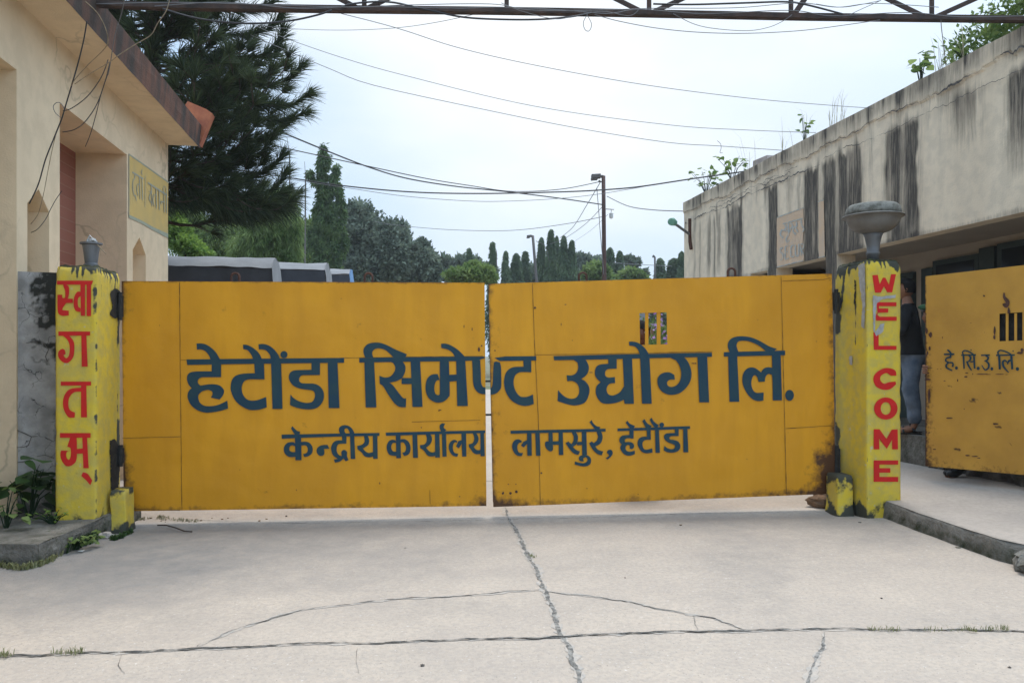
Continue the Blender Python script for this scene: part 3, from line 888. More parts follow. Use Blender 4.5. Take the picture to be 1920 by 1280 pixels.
# lamps on the posts
cl_ = (LA + LB + LC + LD) / 4; cl_ = Vector((P(171, 668, 6.42).x, 6.42, 2.165))
tl = thing('post_lamp', cl_, 'grey upturned bucket lamp with broken white glass, on the left gate post', 'lamp')
mb = MB(); mb.lathe(cl_, [(.05, 0), (.05, .02), (.056, .025), (.058, .045), (.05, .05), (.048, .06), (.057, .14), (.067, .205), (.074, .21), (.085, .213), (.085, .226), (.07, .228)], 28)
mb.build('housing', M['lampgrey'], tl, smooth=False)
mb = MB(); random.seed(4)
for k in range(9):
    a = random.uniform(0, 6.28); r_ = random.uniform(0, .05)
    mb.ball(cl_ + Vector((r_ * math.cos(a), r_ * math.sin(a), .232 + random.uniform(0, .018))), (random.uniform(.012, .026), random.uniform(.012, .02), random.uniform(.010, .02)), 7, 5, 0, .9, k * 2.0)
mb.tube([cl_ + Vector((-.03, -.02, .23)), cl_ + Vector((0, -.02, .285)), cl_ + Vector((.03, -.02, .25))], .006, 6)
mb.build('broken_glass', M['white'], tl)
mb = MB(); mb.tube([cl_ + Vector((.06, -.03, .215)), cl_ + Vector((.155, -.06, .128))], .004, 5); mb.build('wire_stub', M['wiretan'], tl)
cr_ = Vector((P(1637, 668, 7.2).x, 7.2, 2.315))
tr_ = thing('post_lamp', cr_, 'wide grey bowl lamp with a mossy dome, on the WELCOME gate post', 'lamp')
s_ = 7.2 / F
zz = lambda y: H - (y - HOR) * s_ - 2.315
mb = MB(); mb.lathe(cr_, [(.055, 0), (.055, zz(478)), (.062, zz(477)), (.062, zz(474)), (.053, zz(473)), (.058, zz(460)), (.073, zz(445)), (.088, zz(438))], 32)
mb.build('neck', M['lampgrey'], tr_, smooth=True)
mb = MB(); mb.lathe(cr_, [(.085, zz(438.5)), (.10, zz(437)), (.15, zz(433.5)), (.195, zz(427)), (.225, zz(418)), (.238, zz(409)), (.262, zz(408)), (.272, zz(407)), (.268, zz(405.2)), (.245, zz(404))], 48)
mb.build('bowl', M['lampbowl'], tr_, smooth=True)
mb = MB(); mb.lathe(cr_, [(.243, zz(404)), (.240, zz(397)), (.228, zz(389)), (.205, zz(385)), (.15, zz(383)), (.02, zz(382))], 48)
mb.build('dome', M['lampdirt'], tr_, smooth=True)

# ------------------------------------------------------------------ hand-painted lettering, each letter an outline of its own
def outline(s, sub=5):
    pts = []
    for tok in s.split():
        c = tok.endswith('!'); x, y = tok.rstrip('!').split(',')
        pts.append((float(x), float(y), c))
    n = len(pts); out = []
    for i in range(n):
        p0, p1, p2, p3 = pts[i - 1], pts[i], pts[(i + 1) % n], pts[(i + 2) % n]
        if p1[2] and p2[2]:
            out.append((p1[0], p1[1])); continue
        a = p1 if p1[2] else p0
        b = p2 if p2[2] else p3
        for k in range(sub):
            t = k / sub
            q = []
            for d in (0, 1):
                m1 = (p2[d] - a[d]) * (.5 if a is not p1 else .6)
                m2 = (b[d] - p1[d]) * (.5 if b is not p2 else .6)
                t2, t3 = t * t, t * t * t
                q.append((2 * t3 - 3 * t2 + 1) * p1[d] + (t3 - 2 * t2 + t) * m1 + (-2 * t3 + 3 * t2) * p2[d] + (t3 - t2) * m2)
            out.append(tuple(q))
    return out

def ell(cx, cy, rx, ry, n=24):
    return [(cx + rx * math.cos(2 * math.pi * k / n), cy + ry * math.sin(2 * math.pi * k / n)) for k in range(n)]

def stroke(pts, w, sub=4):
    # centre line -> outline; pts (x,y) or (x,y,w)
    q = [(p[0], p[1], p[2] if len(p) > 2 else w) for p in pts]
    n = len(q); c = []
    for i in range(n - 1):
        p0, p1, p2, p3 = q[max(0, i - 1)], q[i], q[i + 1], q[min(n - 1, i + 2)]
        for k in range(sub if n > 2 else 1):
            t = k / sub
            c.append(tuple(.5 * (2 * p1[d] + (p2[d] - p0[d]) * t + (2 * p0[d] - 5 * p1[d] + 4 * p2[d] - p3[d]) * t * t + (3 * p1[d] - p0[d] - 3 * p2[d] + p3[d]) * t ** 3) for d in range(3)))
    c.append(q[-1]); L_, R_ = [], []
    for i in range(len(c)):
        a, b = c[max(0, i - 1)], c[min(len(c) - 1, i + 1)]
        dx, dy = b[0] - a[0], b[1] - a[1]; l = math.hypot(dx, dy) or 1
        h = c[i][2] / 2
        L_.append((c[i][0] - dy / l * h, c[i][1] + dx / l * h)); R_.append((c[i][0] + dy / l * h, c[i][1] - dx / l * h))
    return L_, R_

def letter(mb, plane, view, items, off=.0082, step=.00010):
    x0, y0, sc = view
    for it in items:
        mb.k = getattr(mb, 'k', 0) + 1
        o = off + step * (mb.k % 26)
        if isinstance(it, tuple) and it[0] == 's':
            L_, R_ = stroke(it[1], it[2])
            A = [plane.at(x0 + x / sc, y0 + y / sc, o) for x, y in L_]; B = [plane.at(x0 + x / sc, y0 + y / sc, o) for x, y in R_]
            for i in range(len(A) - 1): mb.face([A[i], A[i + 1], B[i + 1], B[i]])
            continue
        poly = outline(it) if isinstance(it, str) else it
        pts = [plane.at(x0 + x / sc, y0 + y / sc, o) for x, y in poly]
        flat = [Vector((x, y, 0)) for x, y in poly]
        for tri in tessellate_polygon([flat]):
            mb.face([pts[i] for i in tri])

VA, VB, VC, VD, VE, VF, VG = [(x, y, 8.535) for x, y in ((340, 630), (500, 630), (660, 630), (820, 630), (1030, 630), (1180, 620), (1320, 620))]
tx = MB()
letter(tx, gpl, VA, ["85,372! 1250,360! 2606,348! 2606,425! 1700,435! 640,450! 100,460!",
    "490,440! 640,440! 640,655! 420,655 320,660 272,700 272,750 310,790! 420,772 530,768 620,790 680,850 685,900 660,960 615,1012! 475,980! 500,940 500,890 460,865 420,858 340,880 285,930 275,985 300,1060 370,1110 480,1118 600,1095 740,1030! 752,1155! 620,1195 480,1218 380,1218 260,1180 160,1100 110,1000 105,930 130,870 170,830! 120,770 95,690 105,620 150,580 230,565 350,562 490,562!",
    "248,118! 330,118 400,135 480,185 560,265 620,365! 640,440! 490,440! 470,365! 440,300 380,235 310,212 255,218!",
    "1170,440! 1325,440! 1335,690! 1180,688 1080,690 1010,720 975,790 970,850 985,920 1030,990 1090,1025 1170,1030 1260,1010 1360,970! 1370,1135! 1260,1170 1140,1180 1050,1160 930,1090 850,1000 800,880 795,790 815,700 870,635 960,605 1060,595 1180,593!",
    "990,135! 1050,140 1130,175 1210,235 1260,295 1290,362! 1325,440! 1170,440! 1150,362! 1130,310 1080,240 1040,215 995,210!",
    "1237,130! 1320,125 1400,150 1480,205 1550,290 1580,358! 1600,440! 1440,440! 1432,358! 1420,300 1360,230 1300,212 1245,212!",
    "1440,435! 1600,435! 1622,1162! 1462,1162!", ell(1645, 295, 57, 57)])
letter(tx, gpl, VB, ["720,425! 855,425! 855,620! 640,622 570,625 530,660 522,705 545,740 600,755 760,760 850,800 905,870 920,950 905,1030 860,1100 790,1150 700,1168 600,1165 480,1140 375,1100! 385,930! 430,985 510,1035 600,1062 680,1065 740,1040 770,985 775,930 755,880 700,860 600,848 500,825 420,780 370,710 357,650 375,590 420,555 490,543 600,540 720,538!",
    "980,425! 1135,425! 1167,1148! 995,1148!"])
letter(tx, gpl, VC, ["118,350! 900,337! 1806,328! 2123,326! 2123,355! 2085,362! 2016,388! 1700,400! 900,408! 118,422!",
    "215,345! 185,260 195,190 250,130 340,105 450,108 560,145 700,215 880,290! 850,345! 670,345! 600,275 530,220 440,195 370,205 330,245 325,290 345,345!",
    "200,415! 355,415! 392,1138! 220,1138!",
    "605,405! 810,405! 850,470 855,540 835,610 800,670! 720,715 600,742! 660,790 720,870 790,960 830,995 868,990! 862,1135! 770,1130 700,1090 640,1020 560,900 500,800 445,760! 440,632! 520,660 600,650 650,610 690,540 688,480 660,430!",
    "795,668! 950,668! 960,765! 795,765!", "940,405! 1090,405! 1130,1128! 968,1130!",
    "1405,395! 1550,395! 1563,900 1545,970 1480,1035 1400,1060 1320,1050 1240,1000 1195,930 1178,850 1180,770 1200,690 1250,630 1310,608 1370,605! 1402,700! 1355,710 1325,770 1318,850 1335,920 1375,942 1405,930!",
    "1550,618! 1680,612! 1685,715! 1560,725!"])
letter(tx, gpl, VD, ["300,390! 445,390! 488,1115! 318,1115!", "60,122! 130,120 210,145 310,205 390,275 440,330! 445,400! 300,400! 285,335! 240,265 170,215 65,190!",
    "555,388! 685,382! 695,600 700,740 725,805 768,820! 772,928! 700,920 640,890 590,820 570,720 565,560!"])
VH, VI, VJ, VK = (520, 780, 9.6), (715, 780, 9.6), (945, 780, 9.6), (1110, 770, 9.6)
letter(tx, gpl, VH, ["80,328! 900,312! 1840,297! 1840,350! 1100,362! 430,385! 85,402!", "275,175! 310,215 360,260 415,275! 400,330! 320,330! 275,260 250,215!",
    "320,380! 430,375! 440,785! 330,788!",
    "325,490! 300,465 240,462 180,480 135,530 120,590 135,660 190,715 250,730 330,725! 330,640! 270,640 230,620 218,580 235,535 280,520 325,540!",
    "425,460! 500,455 570,470 625,530 640,600 620,670 560,715 490,730! 465,680! 530,655 550,610 540,550 500,520 430,525!",
    "905,512! 940,580! 840,585! 850,640 840,690 790,710 740,690 708,630 720,575 770,530 840,513!",
    "1165,355! 1245,355! 1245,490! 1120,495 1080,530 1068,600 1085,660 1120,700 1160,712! 1155,640 1190,605 1230,610 1258,650 1255,710 1285,785! 1230,808! 1195,755! 1130,810 1040,832! 1020,775! 1090,765! 1000,690 972,600 975,540 1010,470 1070,435 1170,430!",
    "1310,345! 1385,340! 1405,765! 1322,765!", "1140,325! 1112,260 1118,205 1160,170 1220,158 1290,175 1345,220 1385,290! 1390,350! 1310,350! 1300,280! 1270,225 1235,215 1210,240 1215,280 1250,325!",
    "1560,345! 1620,340! 1650,400 1655,460 1630,520 1540,575! 1590,630 1650,658 1725,640! 1725,720! 1650,735 1570,715 1520,650 1445,590! 1440,530! 1520,510 1570,460 1570,400!",
    "1720,342! 1800,340! 1808,760! 1725,762!"])
letter(tx, gpl, VI, ["80,292! 1000,270! 1868,252! 1868,300! 1000,322! 85,350!", "262,340! 345,335! 355,750! 270,752!",
    "255,430! 190,420 130,455 98,540 110,630 160,695 270,710! 270,635! 215,630 185,590 180,530 210,480 265,475!",
    "340,415! 420,410 490,455 525,540 520,630 480,690 410,712! 375,650! 420,640 445,590 435,520 395,468 345,470!",
    "560,330! 645,328! 660,745! 572,745!",
    "800,320! 880,315! 910,380 905,450 870,510 805,560! 860,625 920,648 968,635! 970,710! 900,720 830,700 770,620 700,570! 698,515! 770,505 810,460 820,390!",
    "965,315! 1045,315! 1055,738! 970,740!", "1090,315! 1165,312! 1175,722! 1100,725!",
    "1150,130! 1130,165 1125,205 1170,245! 1130,280! 1080,275 1050,200 1060,150 1095,125!",
    "1440,310! 1525,305! 1530,720! 1455,722!", "1355,470! 1320,468 1290,520 1290,600 1320,655 1385,672! 1365,725! 1290,705 1235,640 1212,560 1225,490 1270,435 1325,422 1370,450!",
    "1445,425! 1385,445! 1345,540! 1395,575! 1445,495!",
    "1640,300! 1705,295! 1745,370 1745,440 1710,500 1660,545! 1710,600 1782,605! 1782,670! 1710,680 1650,650 1610,590 1575,550! 1575,500! 1640,480 1670,420 1665,350!",
    "1780,295! 1845,292! 1860,715! 1785,715!"])
tx.build('lettering', M['ink'], tGL)
tx = MB()
letter(tx, gpl, VD, ["905,420! 940,405 1000,420! 1018,500 1022,650 1022,780 1010,840 960,900 900,928 848,932! 848,835! 870,815 885,750 890,620 895,500!",
    "915,348! 1080,325! 1580,320! 1582,388! 1000,398!",
    "1375,385! 1500,385! 1502,578! 1400,572 1310,580 1250,620 1222,690 1220,770 1240,850 1280,920 1330,965 1400,972 1460,962 1528,930! 1542,1082! 1460,1108 1370,1112 1270,1080 1170,1010 1095,890 1068,770 1070,680 1095,590 1150,525 1220,495 1300,490 1378,488!"])
letter(tx, gpl, VE, ["65,320! 1000,295! 2595,263! 2600,330! 1600,352! 1000,368! 75,385!",
    "380,375! 570,368! 610,430 630,500 615,580 570,640 505,685! 570,720 625,790 640,870 625,950 590,1030 540,1075 460,1100 370,1105 260,1080 130,1035! 138,860! 200,930 270,980 350,1000 420,985 465,930 475,860 460,790 420,740 360,715 285,720! 275,622! 340,628 400,610 445,560 460,490 445,420!",
    "940,360! 1075,360! 1075,520! 960,522 905,545 888,595 900,640 950,662 1045,652! 1050,750! 970,758 925,800 912,860 935,920 990,948 1060,935 1130,890 1192,800! 1172,360! 1320,355! 1350,1080! 1200,1080! 1190,1015! 1080,1060 950,1080 850,1070 790,1020 750,950 738,870 760,790 820,735! 760,680 728,620 730,540 760,480 820,452 940,442!",
    "1450,350! 1600,350! 1635,1078! 1480,1078!", "1270,88! 1350,90 1430,115 1510,175 1560,240 1585,290! 1600,360! 1450,360! 1440,280! 1410,210 1360,165 1275,150!"])
letter(tx, gpl, VF, ["640,425! 865,415! 930,490 975,590 990,690 975,790 920,890 840,970 760,1010 660,1022 570,1000 490,940 450,850 450,760 490,700 560,668 640,665 715,705! 725,780! 650,780 605,810 600,850 630,890 690,895 750,870 800,810 825,720 820,630 790,540 740,470!",
    "1085,415! 1240,410! 1272,1142! 1115,1142!"])
letter(tx, gpl, VG, ["312,342! 1290,315! 1293,390! 312,412!", "380,400! 525,395! 560,1132! 402,1134!",
    "410,350! 375,260 385,180 440,120 530,92 640,90 760,110 900,170 1040,250 1160,287! 1110,330! 985,330! 900,255 800,200 700,165 610,158 540,175 515,230 525,280 550,350!",
    "1080,385! 1220,380! 1242,1110! 1095,1112! 1085,740 1055,695 1010,695 975,745 968,810! 865,815! 850,750 815,710 780,725 755,790 752,860 775,940 830,990 948,985! 945,1112! 860,1122 770,1090 690,1010 630,900 608,800 620,690 670,615 740,585 810,595 870,635 905,665! 950,605 1010,582 1085,590!",
    ell(1362, 1030, 70, 87)])
letter(tx, gpl, VJ, ["115,258! 1000,238! 1825,222! 1825,272! 1000,292! 118,312!", "412,295! 492,293! 498,705! 418,708!",
    "310,470! 275,475 240,520 240,590 270,650 340,655! 320,712! 240,705 180,650 145,560 155,480 200,425 260,412 320,440!", "415,425! 350,455! 305,520! 350,560! 415,490!",
    "560,293! 638,290! 655,705! 575,708!", "800,288! 870,286! 880,560 870,610 840,628 790,610 750,560 735,500 750,455 800,450!", "865,450! 985,445! 985,510! 865,512!", "980,285! 1055,283! 1065,692! 985,695!",
    "1215,288! 1290,281! 1325,350 1325,430 1300,500 1235,548! 1290,600 1365,630! 1335,692! 1260,670 1180,590 1105,480! 1155,450! 1210,500! 1245,440 1250,360!",
    "1310,460! 1400,455! 1400,515! 1310,520!", "1395,280! 1480,275! 1490,690! 1405,700!",
    "1440,690! 1500,700 1550,740 1565,800 1545,860 1480,895 1390,895 1268,865! 1275,810! 1360,835 1440,840 1490,810 1500,770 1470,735 1430,750 1425,785 1445,800! 1400,810 1355,790 1345,745 1370,710",
    "1660,275! 1745,270! 1770,350 1765,420 1730,490 1640,540! 1690,600 1785,630! 1755,700! 1670,670 1590,590 1530,485! 1575,450! 1615,480! 1670,430 1690,360!",
    "1575,65! 1600,120 1660,175 1730,190! 1710,240! 1640,235! 1580,165 1535,105!"])
letter(tx, gpl, VK, ["280,710 320,695 355,710 370,760 345,810 280,870! 240,850! 300,810 295,780 265,750", "455,315! 1760,272! 1760,322! 455,362!",
    "670,345! 745,342! 745,495! 640,490 590,510 590,560! 660,555 720,570 755,620 740,670 700,685! 670,665! 680,630 650,610 610,630 600,680 630,720 690,730 765,710! 768,775! 690,800 610,795 540,740 505,660 530,600! 490,550 495,490 530,450 590,435 670,430!",
    "635,175! 680,230 770,268! 745,312! 680,312! 600,210!",
    "980,340! 1050,337! 1055,515! 960,520 910,560 905,620 930,680 980,695 1080,670! 1085,745! 980,760 900,735 840,660 815,580 840,500 900,465 985,460!",
    "940,145! 990,220 1070,270! 1045,310! 970,310! 900,180!", "1070,120! 1110,190 1195,255! 1170,305! 1130,305! 1060,210 1035,150!", ell(1250, 250, 42, 42),
    "1130,335! 1200,333! 1218,750! 1138,750!",
    "1485,325! 1555,323! 1555,450! 1430,452 1390,475 1400,510 1470,520 1550,550 1585,620 1570,690 1510,735 1420,748 1340,735 1285,705! 1300,625! 1350,665 1420,685 1470,675 1490,635 1465,600 1380,570 1310,520 1290,460 1320,410 1390,398 1490,395!",
    "1635,320! 1710,317! 1728,740! 1640,742!"])
tx.build('lettering', M['ink'], tGR)

# red words on the posts
tx = MB(); VM, VN = (0, 480, 4.0), (0, 780, 4.0)
letter(tx, pl_front, VM, ["430,185! 700,185! 690,215! 430,215!",
    "475,210! 515,225 520,280 510,320! 548,320! 548,352! 500,352! 475,385 470,405! 518,410! 518,445! 470,448 440,430 433,380 433,290! 470,290! 470,312 490,310 490,260 480,235",
    "606,268! 580,270 558,310 555,370 570,410 606,420! 606,390! 590,380 585,345 590,315 606,300!", "605,210! 640,210! 640,448! 608,448!", "652,210! 685,210! 685,450! 652,450!",
    "440,565! 678,565! 678,595! 440,598!", "470,594! 520,594! 555,640 560,700 550,760 510,800 470,792 440,755 442,715 470,695 490,705! 495,735! 480,745 500,765 520,740 525,680 510,630", "612,592! 650,592! 660,828! 615,828!",
    "458,940! 685,940! 685,970! 458,970!", "610,966! 650,966! 655,1208! 610,1208!", "610,1015! 560,1020 525,1055 515,1100 525,1150 565,1172! 562,1210! 515,1205 482,1150 475,1090 490,1035 530,995 610,985!"], .0048, .00015)
letter(tx, pl_front, VN, ["452,125! 682,125! 682,160! 452,160!", "530,156! 578,156! 580,280 570,340 530,372 490,365 458,310 462,255 500,228 530,235! 535,258! 505,265 500,300 515,325 530,310 535,270!", "574,245! 625,240! 625,278! 574,280!", "620,156! 655,156! 668,388! 628,388!", "625,418! 660,430 695,480! 680,515! 650,480 612,445!"], .0048, .00015)
tx.build('lettering', M['red'], tL)
tx = MB(); VP, VQ = (1540, 360, 3.766), (1540, 640, 3.0476)
letter(tx, pr_front, VP, ["358,588! 396,585! 410,650! 432,605! 450,605! 475,655! 490,580! 525,580! 498,708! 462,708! 440,665! 418,710! 376,710!",
    "385,778! 528,778! 528,806! 405,806! 405,822! 470,822! 470,850! 400,852! 392,866! 410,880! 530,880! 530,908! 385,908! 380,870! 395,850!", "365,990! 402,990! 402,1085! 528,1085! 528,1113! 368,1113!"], .0048, .00015)
letter(tx, pr_front, VQ, ["427,195! 420,165 385,152 350,155 310,180 295,215 310,255 350,275 390,272 425,245! 422,228! 385,232 355,240 335,220 340,195 370,180 395,195!",
    "297,500! 330,500! 370,555! 400,503! 434,500! 436,615! 402,615! 402,560! 372,612! 328,555! 330,615! 297,615!",
    "297,678! 437,678! 437,702! 330,702! 330,722! 392,722! 392,748! 330,748! 330,772! 437,772! 437,800! 297,800!"], .0048, .00015)
def ring(mb, plane, view, cx, cy, rx, ry, ix, iy, off):
    x0, y0, sc = view
    a, b = ell(cx, cy, rx, ry, 40), ell(cx, cy, ix, iy, 40)
    A = [plane.at(x0 + x / sc, y0 + y / sc, off) for x, y in a]; B = [plane.at(x0 + x / sc, y0 + y / sc, off) for x, y in b]
    for i in range(40): mb.face([A[i], A[(i + 1) % 40], B[(i + 1) % 40], B[i]])
ring(tx, pr_front, VQ, 366, 382, 67, 63, 29, 36, .0065)
tx.build('lettering', M['red'], tR)

# ------------------------------------------------------------------ the small open gate leaf on the right
OA = P(1735, 668, 7.96); OB = P(1920, 668, 7.17)
od = (OB - OA); od.z = 0
OC = OA + od * 2.3
opl = line_plane(OA, OC)
if opl.n.y > 0: opl.n *= -1
to = thing('gate_leaf', (OC.x, OC.y, .16), 'small worn ochre gate leaf standing open over the pavement, with short blue initials', 'gate', 'gate leaves')
zt0, zb0 = H + 150 / F * 7.96, H - 205 / F * 7.96
zt1, zb1 = H + 171 / F * 7.17, H - 222 / F * 7.17
c3 = [Vector((OA.x, OA.y, zt0)), Vector((OC.x, OC.y, zt0 + (zt1 - zt0) * 2.3)), Vector((OC.x, OC.y, zb0 + (zb1 - zb0) * 2.3)), Vector((OA.x, OA.y, zb0))]
def f3(u, v): return c3[0].lerp(c3[1], u).lerp(c3[3].lerp(c3[2], u), v) + opl.n * (.003 * noise.noise(Vector((u * 3, v * 3, 0))) + .006 * math.exp(-((u - .035) / .02) ** 2) * sst(.75, .1, v))
def uv3(px, py):
    p = opl.at(px, py); u = (p.x - OA.x) / (OC.x - OA.x)
    zt, zb = c3[0].z + (c3[1].z - c3[0].z) * u, c3[3].z + (c3[2].z - c3[3].z) * u
    return u, (zt - p.z) / (zt - zb)
q0, q1 = uv3(1874, 588), uv3(1917, 638)
us3, vs3 = with_lines(100, q0[0], q1[0]), with_lines(90, q0[1], q1[1])
def st3(u, v, p):
    n = fbm(p.x, p.z, 2, 5, 4)
    s = .42 * sst(.07, .0, u + .02 * n) * sst(.28, .5, v + .1 * n) + .8 * sst(.012, 0, u) + .30 * sst(.93, 1, v + .04 * n) + .14 * sst(.55, .9, v) * max(0, n + .25)
    s += .15 * max(0, n) + .7 * (noise.noise(Vector((p.x * 11, p.z * 16, 3))) > .60) * sst(.3, .6, v)
    return max(0, min(1, s))
mb = MB(); mb.grid(f3, us3, vs3, st3, lambda u, v: q0[0] < u < q1[0] and q0[1] < v < q1[1])
mb.build('sheet', M['gate2'], to, smooth=True)
fr = MB(); bk = -opl.n
def bar3(u0, v0, u1, v1, w):
    a, b = f3(u0, v0) + bk * (.012 + w / 2), f3(u1, v1) + bk * (.012 + w / 2)
    ax = (b - a).normalized(); sd = ax.cross(opl.n).normalized()
    fr.box((a + b) / 2, ((b - a).length, w, w), Matrix((ax, opl.n, sd)).transposed())
bar3(.01, .012, .99, .012, .04); bar3(.01, .988, .99, .988, .04); bar3(.008, .02, .008, .98, .042); bar3(.99, .02, .99, .98, .042)
fr.build('frame', M['gateback'], to)
ang3 = math.atan2(od.y, od.x)
for a_, b_ in ((1885.5, 1889.5), (1901.5, 1905.5)):
    bb = MB(); a, b = opl.at((a_ + b_) / 2, 587, -.01), opl.at((a_ + b_) / 2, 640, -.01)
    bb.box((a + b) / 2, ((b_ - a_) / F * a.y * 1.1, .006, (a - b).length), Matrix.Rotation(ang3, 3, 'Z'))
    bb.build('slot_bar', M['gate2'], to)
# a black sheet behind the slot makes its openings dark
bb = MB(); a = opl.at(1895, 613, -.07)
bb.box(a, (.34, .004, .36), Matrix.Rotation(ang3, 3, 'Z')); bb.build('shutter', M['black'], to)
VL = (1720, 520, 6.4)
tx = MB()
letter(tx, opl, VL, [('s', [(367, 868), (392, 885), (415, 916)], 20), ('s', [(326, 922), (452, 920)], 20),
    ('s', [(408, 925), (405, 955)], 22), ('s', [(412, 955, 22), (360, 968, 20), (350, 1000, 20), (385, 1020, 18), (425, 1022, 20), (438, 1045, 20), (428, 1072, 22)], 20), ('s', [(385, 1020, 14), (355, 1050, 22), (365, 1085, 22), (428, 1117, 16)], 22), ell(478, 1085, 18, 20, 14),
    ('s', [(535, 932), (712, 928)], 17), ('s', [(562, 930, 24), (570, 1095, 18)], 24), ('s', [(560, 930, 18), (552, 895, 18), (580, 878, 16), (635, 893, 18), (690, 930, 16)], 17),
    ('s', [(625, 935, 18), (648, 960, 24), (635, 1000, 20), (602, 1012, 14)], 20), ('s', [(602, 1005, 20), (625, 1060, 22), (660, 1115, 14)], 20), ('s', [(645, 1012), (690, 1008)], 16), ('s', [(688, 930, 22), (697, 1092, 22)], 22), ell(740, 1090, 19, 21, 14), ell(655, 868, 8, 7, 10),
    ('s', [(775, 934), (880, 930)], 17), ('s', [(828, 935, 18), (860, 960, 22), (848, 990, 20), (815, 1003, 16)], 20), ('s', [(830, 1000, 18), (866, 1035, 24), (862, 1085, 22), (822, 1107, 18), (783, 1052, 10)], 20), ell(905, 1095, 17, 20, 14),
    ('s', [(955, 934), (1180, 930)], 18), ('s', [(992, 932, 28), (1000, 1102, 26)], 27), ('s', [(985, 930, 22), (978, 895, 20), (1010, 875, 18), (1080, 893, 18), (1150, 932, 14)], 18), ('s', [(1138, 930, 28), (1150, 1102, 26)], 27),
    ('s', [(1140, 995, 20), (1108, 1002, 24), (1092, 1042, 14)], 20), ('s', [(1088, 1018, 14), (1060, 995, 22), (1036, 1020, 26), (1050, 1075, 26), (1108, 1140, 12)], 22), ell(1208, 1097, 20, 23, 14), ell(1157, 882, 8, 9, 10)], .012, .0002)
tx.build('lettering', M['ink'], to)
tx = MB()
letter(tx, opl, VL, [('s', [(1048, 185, 18), (1052, 240, 34), (1090, 290, 48), (1085, 340, 36), (1072, 365, 8)], 30), ('s', [(1030, 320, 14), (1070, 335, 60), (1100, 325, 20)], 40), ('s', [(1105, 362, 12), (1106, 400, 34), (1108, 432, 36)], 30)], .012, .0002)
specks(tx, opl, [(1720 + x / 6.4, 520 + y / 6.4, a / 6.4, b / 6.4) for x, y, a, b in ((600, 1145, 22, 6), (590, 1192, 18, 7), (780, 1158, 70, 6), (860, 1162, 30, 4), (1000, 1160, 60, 5), (1080, 1164, 20, 3), (672, 1158, 6, 9), (335, 1240, 14, 5), (492, 1232, 6, 18), (310, 722, 4, 16), (150, 1085, 45, 4), (250, 1098, 10, 3), (290, 1100, 8, 3), (130, 1225, 38, 8), (110, 1180, 14, 12), (1265, 870, 20, 24), (1240, 905, 40, 16), (935, 640, 14, 50), (930, 720, 14, 30), (815, 660, 5, 3), (650, 548, 10, 3), (808, 222, 12, 14), (165, 690, 22, 30), (120, 640, 16, 40), (155, 850, 14, 26), (130, 905, 12, 22))], .012, 3)
specks(tx, opl, [(1540 + x / 3.0476, 640 + y / 3.0476, a / 3.0476, b / 3.0476) for x, y, a, b in ((735, 437, 20, 4), (998, 470, 18, 5), (830, 200, 10, 3), (783, 222, 3, 7), (820, 385, 3, 3), (620, 310, 8, 40), (615, 215, 14, 4), (612, 180, 10, 4), (650, 615, 10, 3), (880, 655, 22, 3), (840, 650, 14, 4), (905, 665, 10, 3), (620, 520, 6, 4))], .012, 8)
tx.build('rust_stain', M['rust'], to)

# ------------------------------------------------------------------ left building (office with pointed niches)
LCc = -4.1 + .16 * 6.4                      # wall plane  X + .16 Y = LCc
lpl = Plane(1, .16, LCc)
dirv = Vector((-.16, 1, 0)); nv = Vector((1, .16, 0)).normalized()
def LW(u, n, z): return Vector((LCc - .16 * u, u, z)) + nv * n
tB = thing('office_building', LW(7, -1.5, 0), 'cream plastered building on the left with pointed niches and a dark weathered eave', 'building')
wall = MB()
WT, RT = 4.40, 3.82
def lf(pts, n=0.0, st=0): wall.face([LW(u, n, z) for u, z in pts], st)
def pier(u0, u1, na, nb, zs, za, dep):
    um = (na + nb) / 2; zb = .9
    lf([(u0, 0), (na, 0), (na, RT), (u0, RT)]); lf([(nb, 0), (u1, 0), (u1, RT), (nb, RT)])
    lf([(na, 0), (nb, 0), (nb, zb), (na, zb)])
    lf([(na, zs), (um, za), (um, RT), (na, RT)]); lf([(um, za), (nb, zs), (nb, RT), (um, RT)])
    wall.face([LW(na, -dep, zb), LW(nb, -dep, zb), LW(nb, -dep, zs), LW(um, -dep, za), LW(na, -dep, zs)])
    for a, b in (((na, zb), (na, zs)), ((na, zs), (um, za)), ((um, za), (nb, zs)), ((nb, zs), (nb, zb)), ((nb, zb), (na, zb))):
        wall.face([LW(a[0], 0, a[1]), LW(b[0], 0, b[1]), LW(b[0], -dep, b[1]), LW(a[0], -dep, a[1])])
pier(6.4, 7.24, 6.59, 7.015, 2.755, 2.92, .22)
pier(9.1, 10.8, 9.31, 9.81, 2.735, 2.92, .22)
lf([(2.0, 0), (4.4, 0), (4.4, RT), (2.0, RT)])
lf([(2.0, RT), (10.8, RT), (10.8, WT), (2.0, WT)])
RD_ = .56
for a, b in ((4.4, 6.4), (7.24, 9.1)):       # recess jambs and ceilings
    wall.face([LW(a, 0, 0), LW(a, -RD_, 0), LW(a, -RD_, RT), LW(a, 0, RT)])
    wall.face([LW(b, 0, 0), LW(b, 0, RT), LW(b, -RD_, RT), LW(b, -RD_, 0)])
    wall.face([LW(a, 0, RT), LW(a, -RD_, RT), LW(b, -RD_, RT), LW(b, 0, RT)])
wall.face([LW(4.4, -RD_, 0), LW(6.4, -RD_, 0), LW(6.4, -RD_, RT), LW(4.4, -RD_, RT)])
wall.face([LW(10.8, 0, 0), LW(10.8, -6, 0), LW(10.8, -6, WT), LW(10.8, 0, WT)])
wall.face([LW(2.0, 0, 0), LW(2.0, 0, WT), LW(2.0, -6, WT), LW(2.0, -6, 0)])
wall.build('wall', M['cream'], tB)
